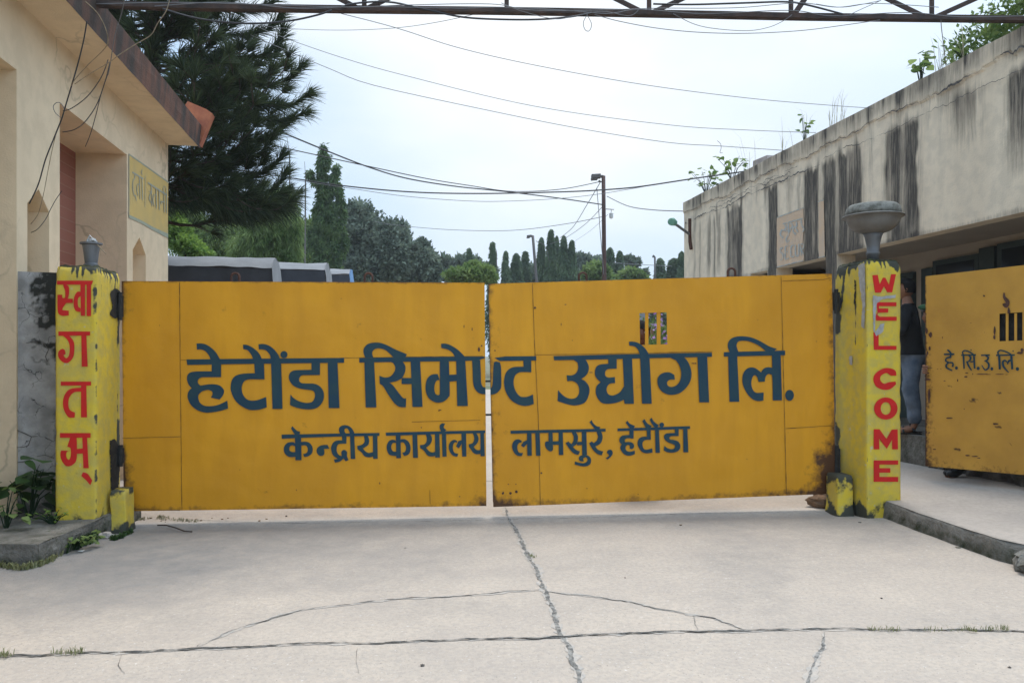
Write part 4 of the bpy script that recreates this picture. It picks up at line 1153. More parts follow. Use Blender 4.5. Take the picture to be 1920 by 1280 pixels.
bw = MB(); bw.face([LW(7.24, -RD_, 0), LW(9.1, -RD_, 0), LW(9.1, -RD_, RT), LW(7.24, -RD_, RT)]); bw.build('brick_panel', M['brick'], tB)
rf = MB(); rf.prism([LW(2.0, .42, WT), LW(10.8, .42, WT), LW(10.8, -6.2, WT), LW(2.0, -6.2, WT)], (0, 0, .22)); rf.build('roof_slab', M['cream'], tB)
fa = MB()
fa.grid(lambda u, v: LW(u, .424 + .03 * v + .006 * noise.noise(Vector((u * 3, v * 3, 0))), 4.372 + .30 * v), lin(2.0, 10.82, 160), lin(0, 1, 6))
fa.prism([LW(2, .30, 4.66), LW(10.82, .30, 4.66), LW(10.82, .45, 4.668), LW(2, .45, 4.668)], (0, 0, .02))
fs = fa.build('fascia', M['fascia'], tB)
ep = MB()
Yq = 10.83
ep.prism([P(374, 272, Yq), P(398, 213, Yq), P(387, 205, Yq), P(352, 190, Yq), P(347, 197, Yq), P(346, 250, Yq)], Vector((-.16, 1, 0)) * .16)
ep.build('eave_end', M['orange'], tB)
pv_ = lpl
sg = MB(); sg.face([lpl.at(x, y, .004) for x, y in ((241.5, 405), (314, 445), (315, 342), (241.5, 290))]); sg.build('painted_sign', M['signY'], tB)
VR = (230, 280, 7.11)
sl = MB()
letter(sl, lpl, VR, [[(75, 55), (610, 435), (610, 455), (75, 75)], [(75, 870), (240, 945), (400, 1035), (600, 1125), (600, 1185), (400, 1080), (240, 985), (75, 915)], [(75, 60), (82, 64), (82, 900), (75, 895)]], .006, .0003)
sl.build('sign_border', M['signB2'], tB)
sl = MB()
letter(sl, lpl, VR, [('s', [(120, 305), (268, 395)], 17.7), ('s', [(155, 330), (150, 390), (132, 410), (125, 470), (130, 560), (150, 620), (170, 615)], 10.2), ('s', [(160, 610), (175, 685)], 8.2), ('s', [(215, 370), (222, 665)], 10.2), ('s', [(218, 470), (190, 470), (180, 540), (195, 620)], 9.5), ('s', [(248, 385), (254, 680)], 8.8), ('s', [(250, 340), (240, 305), (252, 270)], 8.2), ('s', [(292, 352), (285, 775)], 4.8),
    ('s', [(325, 445), (580, 612)], 20.4), ('s', [(372, 480), (380, 755)], 9.5), ('s', [(335, 560), (368, 565), (350, 610), (345, 670), (378, 720)], 9.5), ('s', [(435, 530), (440, 790)], 9.5), ('s', [(432, 610), (415, 600), (398, 630), (395, 700), (412, 760)], 8.8), ('s', [(473, 550), (480, 810)], 9.5), ('s', [(540, 590), (543, 840)], 8.8), ('s', [(500, 700), (540, 700)], 15.0), ('s', [(500, 690), (500, 730)], 10.9), ('s', [(572, 610), (574, 855)], 8.8), ('s', [(552, 590), (530, 545), (538, 490), (560, 510), (572, 580), (575, 620)], 7.5)], .008, .0003)
sl.build('lettering', M['signB'], tB)

# grey mouldy stub wall between the building and the left post
gw = MB()
ga, gb = P(31, 668, 6.42), P(108, 668, 6.52)
ga.z = gb.z = 0
def gst(u, v, p):
    n = fbm(p.x, p.z, 0, 3.5, 4)
    s = .8 * sst(1.6, 2.2, p.z + .6 * n + .45 * (u - .5)) * (.35 + .65 * u) + .8 * sst(.10, 0, abs(n - .05 + .12 * (u - .5))) * sst(1.1, 1.5, p.z) * sst(.2, .5, u) + .5 * sst(.8, 1.05, u + .2 * n) + .6 * sst(.5, .1, p.z) + .3 * max(0, n)
    return min(1, max(0, s))
gt = 2.155
gn = line_plane(ga, gb).n
if gn.y > 0: gn = -gn
gw.grid(lambda u, v: ga.lerp(gb, u) + Vector((0, 0, gt * v)) + gn * (.012 * noise.noise(Vector((u * 4, v * 12, 0)))), lin(0, 1, 30), lin(0, 1, 100), gst)
gw.prism([ga + Vector((-.1, .02, 0)), ga + Vector((-.1, .02, gt - .004)), gb + Vector((0, .02, gt - .004)), gb + Vector((0, .02, 0))], (0, .18, 0), .6)
tW = tag(gw.build('boundary_wall', M['grime']), 'short grey mouldy wall between the cream building and the left gate post', 'wall')
gpl2 = line_plane(ga, gb)
if gpl2.n.y > 0: gpl2.n *= -1
cr2 = MB()
seams(cr2, gpl2, [[(33, 806), (48, 812), (60, 818), (72, 817)], [(60, 818), (55, 832), (50, 838)], [(33, 838), (45, 837), (55, 834)], [(70, 855), (85, 852), (102, 858)], [(34, 866), (50, 864), (57, 862)], [(75, 870), (68, 884), (60, 892)], [(50, 643), (65, 640), (72, 643)], [(84, 645), (92, 655), (86, 668), (90, 678)], [(31, 560), (31.5, 640), (31.5, 760), (32, 870)]], w=.010, off=.016)
cr2.build('crack', M['crackline'], tW)

# ------------------------------------------------------------------ right building
RC2 = 6.16                                   # wall plane  X + .16 Y = RC2
rpl = Plane(1, .16, RC2, -1)
rn = Vector((-1, -.16, 0)).normalized()      # out of the wall, towards the road
def RW(u, n, z): return Vector((RC2 - .16 * u, u, z)) + rn * n
tR2 = thing('guardhouse', RW(9, -2, 0), 'long flat roofed building on the right, pale plaster with black rain streaks under the parapet', 'building')
def u_of(px): return RC2 / ((px - 960) / F + .16)
bands = [(1363, 1391, 1.0, 4.13, 0), (1440, 1458, 1.0, 4.2, 0), (1507, 1536, 1.0, 4.2, 0), (1543, 1617, 1.0, 4.22, 0), (1660, 1722, .95, 4.24, 0), (1889, 1940, .85, 4.28, 3.3), (1786, 1828, .55, 4.30, 3.75), (1326, 1333, .6, 4.1, 2.9), (1337, 1341, .7, 4.1, 0), (1344, 1351, .6, 4.12, 3.0), (1300, 1304, .4, 4.1, 0), (1311, 1314, .45, 4.1, 0), (1478, 1486, .3, 4.18, 3.5), (1494, 1501, .4, 4.18, 3.4), (1730, 1742, .25, 4.25, 3.9), (1835, 1850, .2, 4.28, 3.6)]
bands = [(u_of(b), u_of(a), s, zt, zb) for a, b, s, zt, zb in bands]
def crack_z(u, k=0):
    return (4.19 if k == 0 else 4.40) + .07 * noise.noise(Vector((u * 1.1, k * 7, 0))) + .04 * noise.noise(Vector((u * 4.2, k * 7, 2))) + .03 * noise.noise(Vector((u * 11, k * 7, 4))) + .014 * noise.noise(Vector((u * 40, k * 7, 4)))
TOPZ, SOF = 4.645, 2.85
def rst(u, v, p):
    z = p.z; s = 0
    for a, b, st, zt, zb in bands:
        if a - .1 < u < b + .1:
            e = .05 * noise.noise(Vector((z * 1.5, a * 3, 0))) + .02 * noise.noise(Vector((z * 6, a * 3, 4)))
            m = sst(a - .02, a + .03, u + e) * sst(b + .05, b - .06, u + e)
            str_ = 1.0 + .50 * noise.noise(Vector((u * 9, 1.2, z * .25))) + .30 * noise.noise(Vector((u * 31, 2.2, z * .3))) + .35 * noise.noise(Vector((u * 3, 6, z * 1.6)))
            s = max(s, .26 * st * sst(a - .16, a, u) * sst(b + .16, b, u) * sst(zt + .1, zt - .3, z) * (1 if zb == 0 else sst(zb - .25, zb + .45, z)))
            top = sst(zt + .07 + .20 * noise.noise(Vector((u * 8, 0, 0))), zt - .10 + .10 * noise.noise(Vector((u * 21, 7, 0))), z)
            bot = 1 if zb == 0 else sst(zb - .25, zb + .45, z)
            s = max(s, m * st * top * bot * max(0.15, min(1.1, str_)))
    n = fbm(u, z, 0, 1.6, 4)
    cp = sst(4.30, 4.62, z + .10 * n)                       # grey weathered coping
    s += .62 * cp * max(0, .62 + 1.6 * fbm(u * 1.0, z * .5, 4, 3, 4)) + .5 * cp * sst(.15, .5, noise.noise(Vector((u * 11, 5, z * .6)))) + .34 * sst(4.0, 4.35, z) * max(0, n + .25)
    s += .24 * sst(.15, .6, noise.noise(Vector((u * 4, 0, z * .3)))) * sst(3.0, 4.2, z) + .55 * sst(.22, .6, noise.noise(Vector((u * 7, 9, z * .3)))) * sst(3.75, 4.15, z) * sst(4.4, 4.2, z) * sst(10.5, 13, u)
    s += .30 * sst(.3, .6, noise.noise(Vector((u * 16, 3, z * .4)))) * sst(4.2, 4.6, z)
    s += .35 * sst(.07, 0, z - SOF + .06 * n)
    return min(1, max(0, s))
wl_ = MB()
U0, U1 = 4.0, 16.1
us_ = lin(U0, U1, 700)
def rwf(u, z):
    back = -.020 * sst(0, .02, z - crack_z(u)) * 0
    d = .012 * noise.noise(Vector((u * 2.5, z * 2.5, 0))) * sst(3.9, 4.5, z) + .02 * sst(crack_z(u, 1) - .01, crack_z(u, 1) + .02, z)
    return RW(u, d, z)
wl_.grid(rwf, us_, lin(SOF, TOPZ, 64), rst)
# uneven top edge of the parapet, its back face and underside
for i in range(len(us_) - 1):
    a, b = us_[i], us_[i + 1]
    wl_.face([rwf(a, TOPZ), rwf(b, TOPZ), RW(b, -.16, TOPZ + .0), RW(a, -.16, TOPZ + .0)], .55)
wl_.face([RW(U0, -.16, TOPZ), RW(U1, -.16, TOPZ), RW(U1, -.16, 3.3), RW(U0, -.16, 3.3)], .3)
wl_.face([RW(U0, 0, SOF), RW(U1, 0, SOF), RW(U1, -.20, SOF), RW(U0, -.20, SOF)])
wl_.face([RW(U0, -.20, SOF), RW(U1, -.20, SOF), RW(U1, -.20, SOF + .12), RW(U0, -.20, SOF + .12)])
wl_.face([RW(U1, 0, 0), RW(U1, -5, 0), RW(U1, -5, TOPZ), RW(U1, 0, TOPZ)])
cu = [(13.15, 16.1), (12.28, 12.56), (10.62, 10.89)]
for a, b in cu:
    wl_.grid(lambda u, z: RW(u, 0, z), lin(a, b, max(6, int((b - a) / .03))), lin(.3, SOF, 60), rst)
    wl_.face([RW(a, 0, .3), RW(a, -.28, .3), RW(a, -.28, SOF), RW(a, 0, SOF)], .12)
    wl_.face([RW(b, 0, .3), RW(b, 0, SOF), RW(b, -.28, SOF), RW(b, -.28, .3)])
wl_.build('wall', M['rwall'], tR2)
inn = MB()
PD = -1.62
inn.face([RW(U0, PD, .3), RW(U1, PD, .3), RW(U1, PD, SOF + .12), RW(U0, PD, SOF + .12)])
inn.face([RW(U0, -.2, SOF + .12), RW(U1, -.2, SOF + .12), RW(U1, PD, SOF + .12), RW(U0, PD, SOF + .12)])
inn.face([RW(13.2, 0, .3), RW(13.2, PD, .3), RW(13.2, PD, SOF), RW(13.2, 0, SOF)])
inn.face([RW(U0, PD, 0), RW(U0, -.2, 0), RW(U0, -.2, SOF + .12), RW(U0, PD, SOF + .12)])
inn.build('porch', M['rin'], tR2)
rr = MB(); rr.prism([RW(U0, -.16, 3.25), RW(U1, -.16, 3.25), RW(U1, -5, 3.25), RW(U0, -5, 3.25)], (0, 0, .08)); rr.build('roof', M['kerb'], tR2)
pl_ = MB()
PZ = .53
pl_.face([RW(U0, .02, PZ), RW(U1, .02, PZ), RW(U1, PD, PZ), RW(U0, PD, PZ)])
pl_.grid(lambda u, v: RW(u, .02 + .02 * noise.noise(Vector((u * 3, v * 3, 0))), PZ - .55 * v), lin(8.55, 16.1, 90), lin(0, 1, 8), lambda u, v, p: .25 + .3 * v)
pl_.build('plinth', M['kerb'], tR2)
st_ = MB()
st_.grid(lambda u, v: RW(u, .03 + .10 * noise.noise(Vector((u * 4.5, v * 1.6, 0))) + .05 * noise.noise(Vector((u * 11, v * 5, 3))), PZ + .02 - .55 * v), lin(4.2, 8.75, 180), lin(0, 1, 22), lambda u, v, p: .5)
st_.build('rubble_base', M['stone'], tR2)
# door and shutters on the back wall of the porch
def on_back(u0, u1, z0, z1, name, mat, d=.03, parent=None):
    mb = MB(); mb.prism([RW(u0, PD, z0), RW(u1, PD, z0), RW(u1, PD, z1), RW(u0, PD, z1)], rn * d)
    return mb.build(name, M[mat], parent or tR2)
dr = on_back(11.25, 12.15, PZ + .005, 2.62, 'door', 'door', .04)
on_back(11.17, 11.25, PZ + .005, 2.70, 'door_frame', 'frame', .06, dr); on_back(12.15, 12.23, PZ + .005, 2.70, 'door_frame', 'frame', .06, dr); on_back(11.25, 12.15, 2.62, 2.70, 'door_frame', 'frame', .061, dr)
w1 = on_back(9.9, 10.75, 1.35, 2.80, 'window', 'frame', .06)
on_back(9.97, 10.68, 1.42, 2.73, 'pane', 'glass', .064, w1)
on_back(10.77, 11.0, 1.35, 2.72, 'shutter', 'frame', .05, w1)
w2 = on_back(8.6, 9.6, 1.35, 2.88, 'window', 'frame', .05)
on_back(8.68, 9.52, 1.42, 2.80, 'pane', 'glass', .054, w2)
on_back(9.62, 9.88, 1.35, 2.86, 'shutter', 'frame', .07, w2)
# cracks under the coping
cr3 = MB()
def cline(z_fn, u0, u1, w, seed, gate_=None):
    ids = []; n = int((u1 - u0) / .02)
    for i in range(n + 1):
        u = u0 + (u1 - u0) * i / n
        z = z_fn(u)
        ww = w * max(.08, .35 + 1.25 * noise.noise(Vector((u * 2.2, seed, 0))) + .4 * noise.noise(Vector((u * 14, seed, 1))))
        ids.append((cr3.vert(RW(u, .026 + (.012 if z > 4.3 else 0), z + ww)), cr3.vert(RW(u, .026 + (.012 if z > 4.3 else 0), z - ww * .7))))
    for (a, b), (c, d) in zip(ids, ids[1:]): cr3.f.append([a, b, d, c])
cline(lambda u: crack_z(u, 0), 11.0, 16.0, .022, 1); cline(lambda u: crack_z(u, 0) + .03, 7.2, 10.9, .008, 3); cline(lambda u: crack_z(u, 0) + .07 + .05 * noise.noise(Vector((u * 6, 3, 1))), 11.8, 14.8, .014, 11)
cline(lambda u: crack_z(u, 1), 5.0, 16.0, .014, 5)
cline(lambda u: 4.30 + .05 * noise.noise(Vector((u * 5, 3, 0))), 11.6, 14.4, .008, 8)
cr3.build('crack', M['crackline'], tR2)
# flaking painted notice, broken by the black streaks
ps = MB()
for poly in ([(1458, 409), (1507, 391), (1509, 420), (1506, 460), (1509, 480), (1508, 489), (1458, 502)], [(1536, 379), (1546, 376), (1548, 480), (1537, 484)]):
    pts = [rpl.at(x, y, .012) for x, y in jag(poly, .5, 4)]
    for tri in tessellate_polygon([pts]): ps.face([pts[i] for i in tri])
ps.build('painted_sign', M['peach'], tR2)
ps = MB(); VS = (1440, 360, 8.0)
letter(ps, rpl, VS, [('s', [(150, 385), (545, 238)], 15), ('s', [(765, 150), (850, 120)], 14), ('s', [(145, 1128), (540, 1028)], 14), ('s', [(770, 985), (865, 965)], 12), ('s', [(235, 480), (535, 398)], 18),
    ('s', [(265, 490), (290, 530), (260, 570), (210, 575)], 24), ('s', [(215, 580), (200, 640), (245, 690)], 26), ('s', [(270, 590), (320, 575)], 18), ('s', [(320, 470), (325, 640)], 20), ('s', [(325, 640), (290, 700), (300, 750), (335, 720)], 22), ('s', [(355, 460), (385, 510), (350, 560), (345, 600)], 20),
    ('s', [(440, 440), (445, 520), (400, 530), (395, 600), (440, 635)], 24), ('s', [(415, 520), (470, 600)], 20), ('s', [(515, 420), (520, 490), (555, 560), (530, 600)], 22),
    ('s', [(240, 840), (205, 850), (205, 905), (240, 930), (235, 1000), (200, 1020)], 20), ('s', [(280, 820), (275, 1000), (330, 990)], 20), ('s', [(280, 905), (315, 895)], 16), ('s', [(280, 820), (325, 808)], 16), ('s', [(405, 800), (365, 820), (360, 930), (370, 970), (410, 965)], 20), ('s', [(430, 790), (430, 930), (455, 960), (480, 930), (480, 780)], 20), ('s', [(510, 780), (515, 950)], 18), ('s', [(510, 780), (550, 790), (545, 850), (515, 860), (555, 930)], 18)], .016, .0002)
ps.build('sign_lettering', M['paleblue'], tR2)
# things on the roof and on the wall
t = thing('floodlight', RW(15.9, 0, 3.9), 'small green floodlight on a short grey arm at the far corner of the right building', 'light')
mb = MB(); a = RW(15.75, .02, 3.93); mb.tube([a, P(1262, 417, 15.3)], .028, 8); mb.build('arm', M['lampgrey'], t)
mb = MB(); mb.tube([RW(15.75, .02, 4.25), RW(15.75, .02, 4.0), RW(15.72, .03, 3.78), RW(15.66, .03, 3.62)], .035, 6); mb.build('bracket', M['rust'], t)
mb = MB(); c = P(1262, 417, 15.3)
mb.tube([c + Vector((.06, .0, -.02)), c + Vector((-.02, -.02, .01)), c + Vector((-.05, -.08, .0)), c + Vector((-.06, -.12, -.01))], [.05, .08, .075, .066], 14); mb.build('head', M['greenlamp'], t)
mb = MB(); c = P(1428, 300, 14.3)
mb.prism([P(1411, 322, 13.9), P(1438, 312, 13.4), P(1438, 291, 13.4), P(1412, 302, 13.9)], Vector((1.0, .2, 0)))
tag(mb.build('roof_block', M['tank']), 'small pinkish masonry block standing on the roof of the right building', 'block')

# ------------------------------------------------------------------ steel truss over the gate
def trY(px): return 6.95 + (px - 150) / 1770 * .55
ch = [(120, 4), (300, 12), (640, 17), (940, 20), (1215, 25), (1500, 31), (1920, 36), (2050, 37)]
def chord_pt(px, dz=0.0):
    for (a, ya), (b, yb) in zip(ch, ch[1:]):
        if a <= px <= b: py = ya + (yb - ya) * (px - a) / (b - a)
    p = P(px, py, trY(px)); p.z += dz; return p
tT = thing('truss', chord_pt(1000), 'dark rusty steel lattice truss spanning above the gate between the two roofs', 'truss')
mb = MB()
for off in ((0, 0), (.05, .0)):
    pts = [chord_pt(x) + Vector((0, off[0], off[1])) for x in range(140, 2050, 60)]
    for a, b in zip(pts, pts[1:]):
        d = b - a
        mb.box((a + b) / 2, (d.length + .002, .012 if off[0] else .052, .046 if not off[0] else .04), Matrix.Rotation(math.atan2(d.y, d.x), 3, 'Z') @ Matrix.Rotation(-math.atan2(d.z, math.hypot(d.x, d.y)), 3, 'Y'))
mb.build('lower_chord', M['steel'], tT)
mb = MB(); pts = [chord_pt(x, .56) for x in range(140, 2050, 60)]; mb.tube(pts, .026, 6); mb.build('upper_chord', M['steel'], tT)
def strut(a, b, w=.042):
    mb = MB(); d = b - a
    rot = d.to_track_quat('X', 'Z').to_matrix()
    mb.box((a + b) / 2, (d.length, w * .35, w), rot); mb.box((a + b) / 2 + Vector((0, .012, 0)), (d.length * .999, w, w * .3), rot)
    return mb.build('strut', M['steel'], tT)
for x in (330, 683, 950, 1217, 1483, 1747): strut(chord_pt(x, .0), chord_pt(x, .55))
for x in (680, 1214, 1744):
    strut(chord_pt(x - 6), chord_pt(max(141, x - 236), .55)); strut(chord_pt(x + 6), chord_pt(x + 236, .55))
strut(chord_pt(1487), chord_pt(1560, .55), .05); strut(chord_pt(330), chord_pt(300, .55), .05)

# ------------------------------------------------------------------ cables
def smooth_px(pts, sub=8):
    out = []; n = len(pts)
    for i in range(n - 1):
        p0, p1, p2, p3 = pts[max(0, i - 1)], pts[i], pts[i + 1], pts[min(n - 1, i + 2)]
        for k in range(sub):
            t = k / sub
            out.append(tuple(.5 * (2 * p1[d] + (p2[d] - p0[d]) * t + (2 * p0[d] - 5 * p1[d] + 4 * p2[d] - p3[d]) * t * t + (3 * p1[d] - p0[d] - 3 * p2[d] + p3[d]) * t ** 3) for d in (0, 1)))
    out.append(pts[-1]); return out
def cable(pts, Y0, Y1, r, label, mat='wire', cat='cable', group=None, name='cable', sub=8):
    q = smooth_px(pts, sub); n = len(q) - 1
    P3 = [P(x, y, Y0 + (Y1 - Y0) * i / n) for i, (x, y) in enumerate(q)]
    mb = MB(); mb.tube(P3, r, 5)
    return tag(mb.build(name, M[mat], smooth=True), label, cat, group)
OVER, TRS, LAMPW, LEFTW = 'cables crossing the sky', 'cables along the truss', 'wires of the brown lamp post', 'loose wires on the cream building'
cable([(640, 26), (700, 41), (760, 58), (860, 90), (1000, 122), (1200, 158), (1400, 184), (1560, 198), (1650, 204)], 7.2, 9.9, .0038, 'thin dark cable from the truss to the right parapet, highest line in the sky', 'wiregrey', group=OVER)
cable([(470, 45), (530, 70), (640, 108), (760, 142), (1000, 199), (1250, 234), (1400, 244), (1530, 249)], 12, 11.3, .0045, 'thin cable from the pine tree to the small sprig on the right parapet', 'wiregrey', group=OVER)
cable([(470, 66), (530, 92), (620, 130), (700, 160), (900, 204), (1080, 240), (1250, 267), (1350, 274), (1480, 283)], 12, 12, .0052, 'wavy twisted cable with a loose wire tie, third line down in the sky', 'wiregrey', group=OVER, sub=4)
cable([(1345, 264), (1351, 270), (1352, 278), (1350, 286), (1355, 287)], 12, 12, .004, 'short curled wire tie hanging on the wavy twisted cable', 'wiregrey', 'wire tie')
cable([(440, 205), (492, 232), (540, 253), (620, 286), (690, 313), (760, 334), (850, 349), (945, 359), (1050, 372), (1131, 384)], 13, 22, .016, 'thick black cable sagging from the pine tree to the middle of the brown lamp post', group=OVER)
cable([(470, 265), (520, 275), (590, 290), (700, 314), (800, 335), (880, 348), (960, 359), (1050, 355), (1124, 341)], 14, 22, .011, 'cable from the pine tree rising to the insulator under the lamp post arm', group=OVER)
cable([(440, 318), (540, 333), (640, 348), (770, 360), (900, 363), (1050, 360), (1133, 356), (1200, 350), (1300, 335), (1400, 321), (1420, 317)], 16, 14, .0135, 'thick black cable passing behind the lamp post and up to the right roof', group=OVER)
cable([(540, 336), (655, 353), (760, 368), (880, 377), (960, 377), (1050, 372), (1130, 363), (1230, 346), (1310, 333)], 17, 16, .006, 'thin slack wire under the thick black cable', 'wiregrey', group=OVER)
cable([(1138, 368), (1180, 387), (1230, 394), (1284, 396)], 22, 16.1, .011, 'short cable from the brown lamp post to the far corner of the right building', 'wiregrey', group=OVER)
cable([(700, 415), (750, 423), (850, 431), (960, 432), (1060, 420), (1132, 406)], 34, 22.3, .010, 'faint low wire from the round grey trees to the lamp post', 'wiregrey', group=OVER)
cable([(1125, 343), (1100, 385), (1075, 425), (1050, 446)], 22, 36, .012, 'slanting wire from the lamp post insulator to the mast trees, steepest one', 'wiregrey', group=LAMPW)
cable([(1132, 385), (1100, 418), (1062, 445), (1030, 458)], 22, 38, .010, 'slanting wire from the middle of the lamp post to the mast trees', 'wiregrey', group=LAMPW)
cable([(1119, 352), (1123, 400), (1125, 430), (1129, 475), (1132, 515)], 21.8, 21.9, .010, 'slack drop wire hanging in a curve beside the lamp post', 'wiregrey', group=LAMPW)
cable([(1140, 402), (1110, 430), (1078, 452)], 22.1, 40, .006, 'faintest slanting wire below the lamp post middle', 'wiregrey', group=LAMPW)
cable([(1005, 452), (1022, 462), (1030, 490)], 40, 41, .014, 'wire dropping from the leaning lamp post into the mast trees', 'wiregrey', group=LAMPW)
cable([(1150, 493), (1200, 496), (1260, 499)], 50, 56, .02, 'low faint wire between the far mast trees', 'wiregrey', group=OVER)
# along and under the truss
cable([(305, 17), (360, 33), (420, 42), (480, 44.5), (540, 40), (590, 30), (622, 20)], 6.9, 7.0, .009, 'thick black cable looping below the truss in front of the pine', group=TRS)
cable([(640, 14), (660, 8), (700, 4), (735, 5), (770, 12), (810, 21), (870, 33), (940, 37), (1010, 37), (1070, 32), (1110, 24)], 7.05, 7.2, .009, 'thick black cable rising over the truss and sagging below it near the middle', group=TRS)
cable([(1225, 8), (1300, 9), (1400, 6), (1470, 4), (1510, 9), (1580, 27)], 7.2, 7.3, .009, 'thick black cable lying above the right part of the truss', group=TRS)
cable([(1115, 28), (1160, 40), (1230, 53), (1310, 61), (1400, 63), (1500, 58), (1580, 48), (1650, 38)], 7.15, 7.3, .0035, 'long thin wire hanging in a shallow arc under the truss', 'wiregrey', group=TRS)
cable([(1262, 26), (1300, 45), (1340, 54), (1400, 58), (1440, 52), (1468, 40), (1485, 28)], 7.15, 7.25, .003, 'shorter thin wire hanging inside the shallow arc under the truss', 'wiregrey', group=TRS)
cable([(1103, 25), (1094, 42), (1097, 56), (1105, 58), (1109, 45), (1100, 27)], 7.12, 7.12, .003, 'small loop of thin wire hanging from the truss middle', 'wiregrey', group=TRS)
cable([(480, 47), (540, 54), (640, 57), (740, 53), (820, 42), (900, 25)], 9.5, 7.3, .003, 'thin wire from the pine crossing below the left part of the truss', 'wiregrey', group=TRS)
cable([(1764, 38), (1766, 60), (1770, 90), (1773, 122)], 7.35, 8.5, .004, 'short wire dropping from the truss to the right parapet', 'wiregrey', group=TRS)
cable([(290, 12), (400, 5), (470, 8), (560, 16), (700, 13), (860, 16), (940, 14), (1060, 20), (1140, 26), (1200, 18), (1320, 26), (1480, 20), (1560, 30), (1700, 24), (1800, 32), (1930, 30)], 6.95, 7.38, .004, 'thin grey wire winding along the whole truss', 'wiregrey', group=TRS)
cable([(180, 8), (330, 5), (520, 10), (660, 14), (760, 10), (920, 8), (990, 19), (1100, 20), (1230, 16), (1330, 16), (1400, 14), (1500, 6), (1570, 14), (1640, 7), (1760, 14)], 6.9, 7.3, .0035, 'thin wire looping loosely above the lower bar of the truss', 'wiregrey', group=TRS)
cable([(940, 6), (980, 22), (1040, 36), (1080, 30), (1130, 22), (1180, 30), (1200, 16)], 7.08, 7.15, .003, 'tangled thin wire around the middle strut of the truss', 'wiregrey', group=TRS)
cable([(1530, 8), (1580, 14), (1640, 4), (1650, 2), (1610, 20), (1590, 30)], 7.3, 7.3, .003, 'tangled thin wire above the right part of the truss', 'wiregrey', group=TRS)
# loose wires on the left building
cable([(163, 40), (157, 75), (146, 120), (133, 165), (124, 195), (116, 222), (100, 262), (85, 300), (72, 345), (55, 382)], 6.15, 6.55, .0055, 'thick black wire hanging down the cream pier into its niche', group=LEFTW)
cable([(203, 112), (190, 145), (165, 180), (135, 203), (118, 208)], 6.6, 6.5, .004, 'dark wire swinging from the eave to the knot on the pier', group=LEFTW)
cable([(206, 118), (198, 150), (182, 195), (160, 228), (140, 243), (117, 248)], 6.6, 6.5, .004, 'dark wire drooping lowest below the eave', group=LEFTW)
cable([(202, 140), (190, 175), (180, 215), (170, 250), (160, 275)], 6.7, 7.2, .0035, 'dark wire running into the recess above the brick', group=LEFTW)
cable([(235, -10), (228, 25), (215, 68), (208, 112), (203, 140)], 5.9, 6.5, .0035, 'grey wire passing the eave from above', 'wiregrey', group=LEFTW)
cable([(160, 3), (180, 22), (193, 42), (201, 64), (202, 82), (190, 98), (165, 122), (140, 150), (133, 165)], 5.8, 6.3, .0035, 'pale bent twine arching over the eave', 'wiretan', group=LEFTW)
cable([(320, -10), (312, 20), (295, 45), (283, 66), (255, 83), (225, 102), (205, 117), (170, 138), (140, 158)], 6.2, 6.4, .0035, 'pale straight twine slanting from the truss to the pier', 'wiretan', group=LEFTW)
cable([(116, 222), (104, 212), (100, 200), (106, 193), (114, 194), (121, 205)], 6.5, 6.5, .003, 'thin loop of wire curled at the knot on the pier', 'wiregrey', group=LEFTW)
cable([(104, 255), (97, 285), (90, 320), (82, 362), (72, 400), (58, 420)], 6.5, 6.75, .003, 'thin pale wire beside the thick black one over the pointed niche', 'wiretan', group=LEFTW)
cable([(116, 358), (105, 374), (95, 392), (85, 412), (70, 430), (58, 436)], 6.75, 6.75, .003, 'dark wire curving from the pier edge into the pointed niche', group=LEFTW)

# ------------------------------------------------------------------ poles and lamp posts
def stick(px0, py0, px1, py1, Y, r0, r1, n=6):
    return [P(px0 + (px1 - px0) * i / n, py0 + (py1 - py0) * i / n, Y) for i in range(n + 1)], lin(r0, r1, n)
def lamp_post(Y, base_px, top, arm, label, r0, r1, headlen, mat, headz=0):
    b = P(base_px[0], base_px[1], Y); b.z = 0
    a = P(top[0], top[1], Y)
    t = thing('lamp_post', (b.x, b.y, 0), label, 'lamp post')
    mb = MB(); mb.tube([b.lerp(a, k / 6) for k in range(7)], lin(r0, r1, 6), 10); mb.build('pole', M[mat], t, smooth=True)
    e = P(arm[0], arm[1], Y)
    mb = MB(); mb.tube([a + Vector((0, 0, -.02)), a.lerp(e, .35)], r1 * .8, 8)
    h0 = a.lerp(e, .25); d = (e - h0)
    rot = d.to_track_quat('X', 'Z').to_matrix()
    mb.box((h0 + e) / 2, (d.length, .22, .10), rot); mb.box((h0 + e) / 2 + Vector((-.05, 0, -.07)), (d.length * .7, .17, .06), rot)
    mb.build('lamp_head', M['poleg'], t)
    return t
tl2 = lamp_post(22, (1135, 560), (1131.5, 330), (1109, 331.5), 'tall brown lamp post with a flat lamp arm, behind the right gate leaf', .075, .055, .3, 'lamprust')
mb = MB(); mb.tube([P(1131, 341, 22), P(1124, 341, 22)], .02, 6); mb.ball(P(1124, 340, 22), .035, 8, 6); mb.build('insulator', M['poleg'], tl2)
tt = thing('lantern', P(1146, 405, 22), 'small white lantern hanging from a wire bracket beside the lamp post', 'lantern')
mb = MB(); mb.tube([P(1136, 392, 22), P(1151, 393, 22)], .012, 5); mb.tube([P(1146, 393, 22), P(1146, 399, 22)], .008, 5); mb.build('bracket', M['poleg'], tt)
mb = MB(); mb.lathe(P(1146, 410, 22), [(.02, 0), (.05, .02), (.06, .08), (.05, .13), (.07, .135), (.03, .17)], 12); mb.build('shade', M['white'], tt)
lamp_post(40, (1022, 560), (999, 442), (988, 443.5), 'smaller dark lamp post leaning left among the mast trees', .10, .07, .3, 'poleg')
